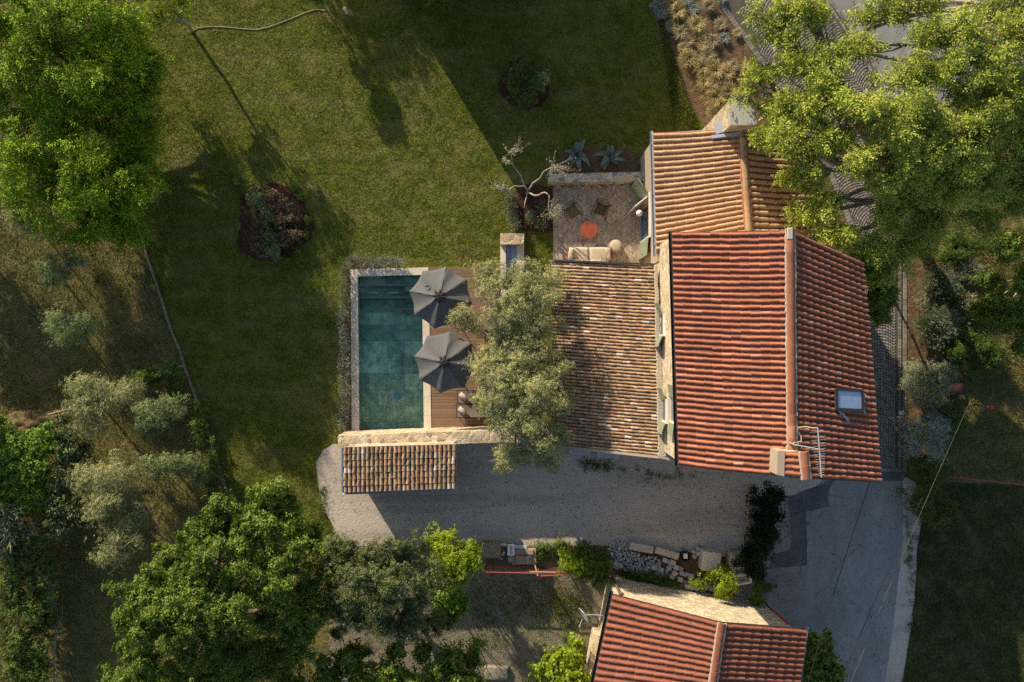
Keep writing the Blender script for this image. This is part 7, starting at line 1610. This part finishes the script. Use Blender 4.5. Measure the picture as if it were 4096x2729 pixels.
# ---- blades of grass standing on the lawn and the meadow
def blades(name, poly, n, hgt, wid, mat, seed, avoid=(), z=0.004, lean=0.6, dens=None):
    g = np.random.default_rng(seed); pts = np.array(poly); lo, hi = pts.min(0), pts.max(0); lo = np.maximum(lo, [-25.5, -17.5]); hi = np.minimum(hi, [25.5, 17.5])
    P = g.uniform(lo, hi, (n, 2)); k = pip(poly, P)
    for a in avoid: k &= ~pip(a, P)
    P = P[k]; n = len(P)
    # thin out in patches
    f = np.sin(P[:, 0] * 1.7 + np.sin(P[:, 1] * 1.1) * 2) * np.sin(P[:, 1] * 1.9 + np.cos(P[:, 0] * 0.7) * 2) + 0.5 * np.sin(P[:, 0] * 5.1 + P[:, 1] * 3.3); keep = g.uniform(-1.6, 1.6, n) < f + 0.9; P = P[keep]; n = len(P)
    a = g.uniform(0, 2 * PI, n); s_ = np.stack([np.cos(a), np.sin(a)], 1) * (wid * g.uniform(0.6, 1.3, n))[:, None]; l = g.normal(0, lean, (n, 2)) * (hgt * g.uniform(0.5, 1.2, n))[:, None]; h = hgt * g.uniform(0.4, 1.2, n)
    A_ = np.concatenate([P - s_, np.full((n, 1), z)], 1); B_ = np.concatenate([P + s_, np.full((n, 1), z)], 1); C_ = np.concatenate([P + l, (z + h)[:, None]], 1)
    o = npmesh(name, np.stack([A_, B_, C_], 1).reshape(-1, 3), 3, mat); return tag(o, kind='stuff')
bl_lawn = M_leaf('lawn_blade', [(0.05, 0.085, 0.008), (0.095, 0.13, 0.013), (0.15, 0.165, 0.022), (0.25, 0.22, 0.06)], 0.25, 0.6, 0.15)
bl_dry = M_leaf('meadow_blade', [(0.08, 0.095, 0.02), (0.15, 0.145, 0.035), (0.26, 0.21, 0.075), (0.36, 0.29, 0.13)], 0.25, 0.7, 0.15)
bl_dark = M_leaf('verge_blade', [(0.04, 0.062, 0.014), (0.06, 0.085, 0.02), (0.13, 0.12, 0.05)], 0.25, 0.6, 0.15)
AV = [px([(1338, 1028), (1600, 1028), (2212, 1060), (2660, 900), (3300, 500), (3300, 2200), (1345, 2200), (1400, 1740)]), px(ell(1090, 892, 138, 155)), px(ell(2098, 338, 92, 92)), px([(2205, 700), (2620, 690), (2620, 1100), (2205, 1100)]), px([(2035, 745), (2211, 750), (2211, 928), (2072, 925)]), px(GRAV), px([(1998, 932), (2100, 932), (2100, 1080), (1998, 1080)]),
      px([(2600, -300), (2615, 60), (2650, 200), (2700, 330), (2790, 460), (2860, 560), (3240, 560), (3045, 262), (2862, 0), (2700, -300)])]
blades('lawn_blades', px(LAWN), 420000, 0.055, 0.012, bl_lawn, 401, AV)
DRY = px([(-200, -100), (430, -100), (480, 500), (560, 960), (604, 1066), (690, 1335), (740, 1480), (790, 1600), (860, 1830), (900, 1940), (1000, 2120), (1300, 2800), (-200, 2800)])
blades('meadow_blades', DRY, 230000, 0.10, 0.014, bl_dry, 402, z=0.0)
blades('meadow_blades', px([(3730, 930), (4200, 900), (4200, 1950), (3740, 1900), (3790, 1560), (3720, 1420), (3760, 1100)]), 50000, 0.10, 0.014, bl_dry, 403, z=0.0)
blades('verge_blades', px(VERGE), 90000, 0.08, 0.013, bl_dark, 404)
blades('bed_groundcover', px([(2600, -100), (2690, 200), (2790, 480), (2830, 570), (2700, 600), (2670, 300)]), 26000, 0.10, 0.022, bl_lawn, 405)
blades('yard_weeds', px(ell(2180, 2400, 120, 90, seed=8, wv=0.22)), 2600, 0.10, 0.02, bl_lawn, 406)
blades('yard_weeds', px(ell(2280, 2450, 70, 90, seed=9, wv=0.25)), 1500, 0.10, 0.02, bl_lawn, 407)
blades('yard_weeds', px(ell(1980, 2440, 130, 140, seed=10, wv=0.25)), 2600, 0.08, 0.02, bl_dark, 408)

# fallen leaves and grit
g = np.random.default_rng(77); lit = []
for poly, n in ((px(GRAV), 700), (px([(3225, 1960), (3600, 1960), (3540, 2720), (3225, 2720)]), 220), (px([(2212, 745), (2560, 745), (2560, 1040), (2212, 1040)]), 90), (px([(1403, 1079), (1431, 1079), (1437, 1733), (1408, 1733)]), 25), (px([(2960, 2000), (3220, 2000), (3220, 2500), (3050, 2500)]), 160), (px([(3446, 1105), (3600, 1105), (3600, 1870), (3446, 1870)]), 200)):
    pa = np.array(poly); P = g.uniform(pa.min(0), pa.max(0), (n * 2, 2)); P = P[pip(poly, P)]; zz = g.uniform(0.065, 0.08, len(P)) if n == 25 else g.uniform(0.036, 0.05, len(P)); lit.append(np.concatenate([P, zz[:, None]], 1))
Pn = np.concatenate(lit); o = npmesh('leaf_litter', leaf_quads(Pn, nrm(g.normal(size=Pn.shape) * 0.25 + [0, 0, 1]), g.normal(size=Pn.shape), g.uniform(0.03, 0.10, len(Pn)), g.uniform(0.02, 0.05, len(Pn))), 4, M_leaf('dead_leaf', [(0.05, 0.04, 0.02), (0.12, 0.085, 0.04), (0.07, 0.08, 0.03)], 0.1, 0.8)); tag(o, kind='stuff')

# weeds creeping over the gravel edges
gw = []; g = np.random.default_rng(91)
for (x, y, rx, ry, m_) in ((2380, 1860, 150, 22, 26), (2650, 1900, 120, 16, 10), (1700, 2185, 180, 12, 14), (2100, 2195, 200, 14, 20), (2800, 2215, 140, 12, 12), (1290, 2000, 14, 120, 10), (3640, 2250, 22, 260, 26), (2100, 1830, 60, 20, 6), (2250, 2450, 120, 140, 26), (2000, 2480, 120, 160, 22), (1500, 2560, 120, 120, 10)):
    for _ in range(m_): c = A(x + g.normal(0, 0.55) * rx, y + g.normal(0, 0.55) * ry, 0.05); r_ = g.uniform(0.05, 0.22); gw.append((c.x, c.y, 0.05, r_, r_, 0.07))
V, _s = foliage(gw, 9000, 0.05, 0.03, 92, nsub=6, clump=0.4); V[:, 2] = np.maximum(V[:, 2], 0.022)
o = npmesh('edge_weeds', V, 4, lf_shrub); tag(o, kind='stuff')
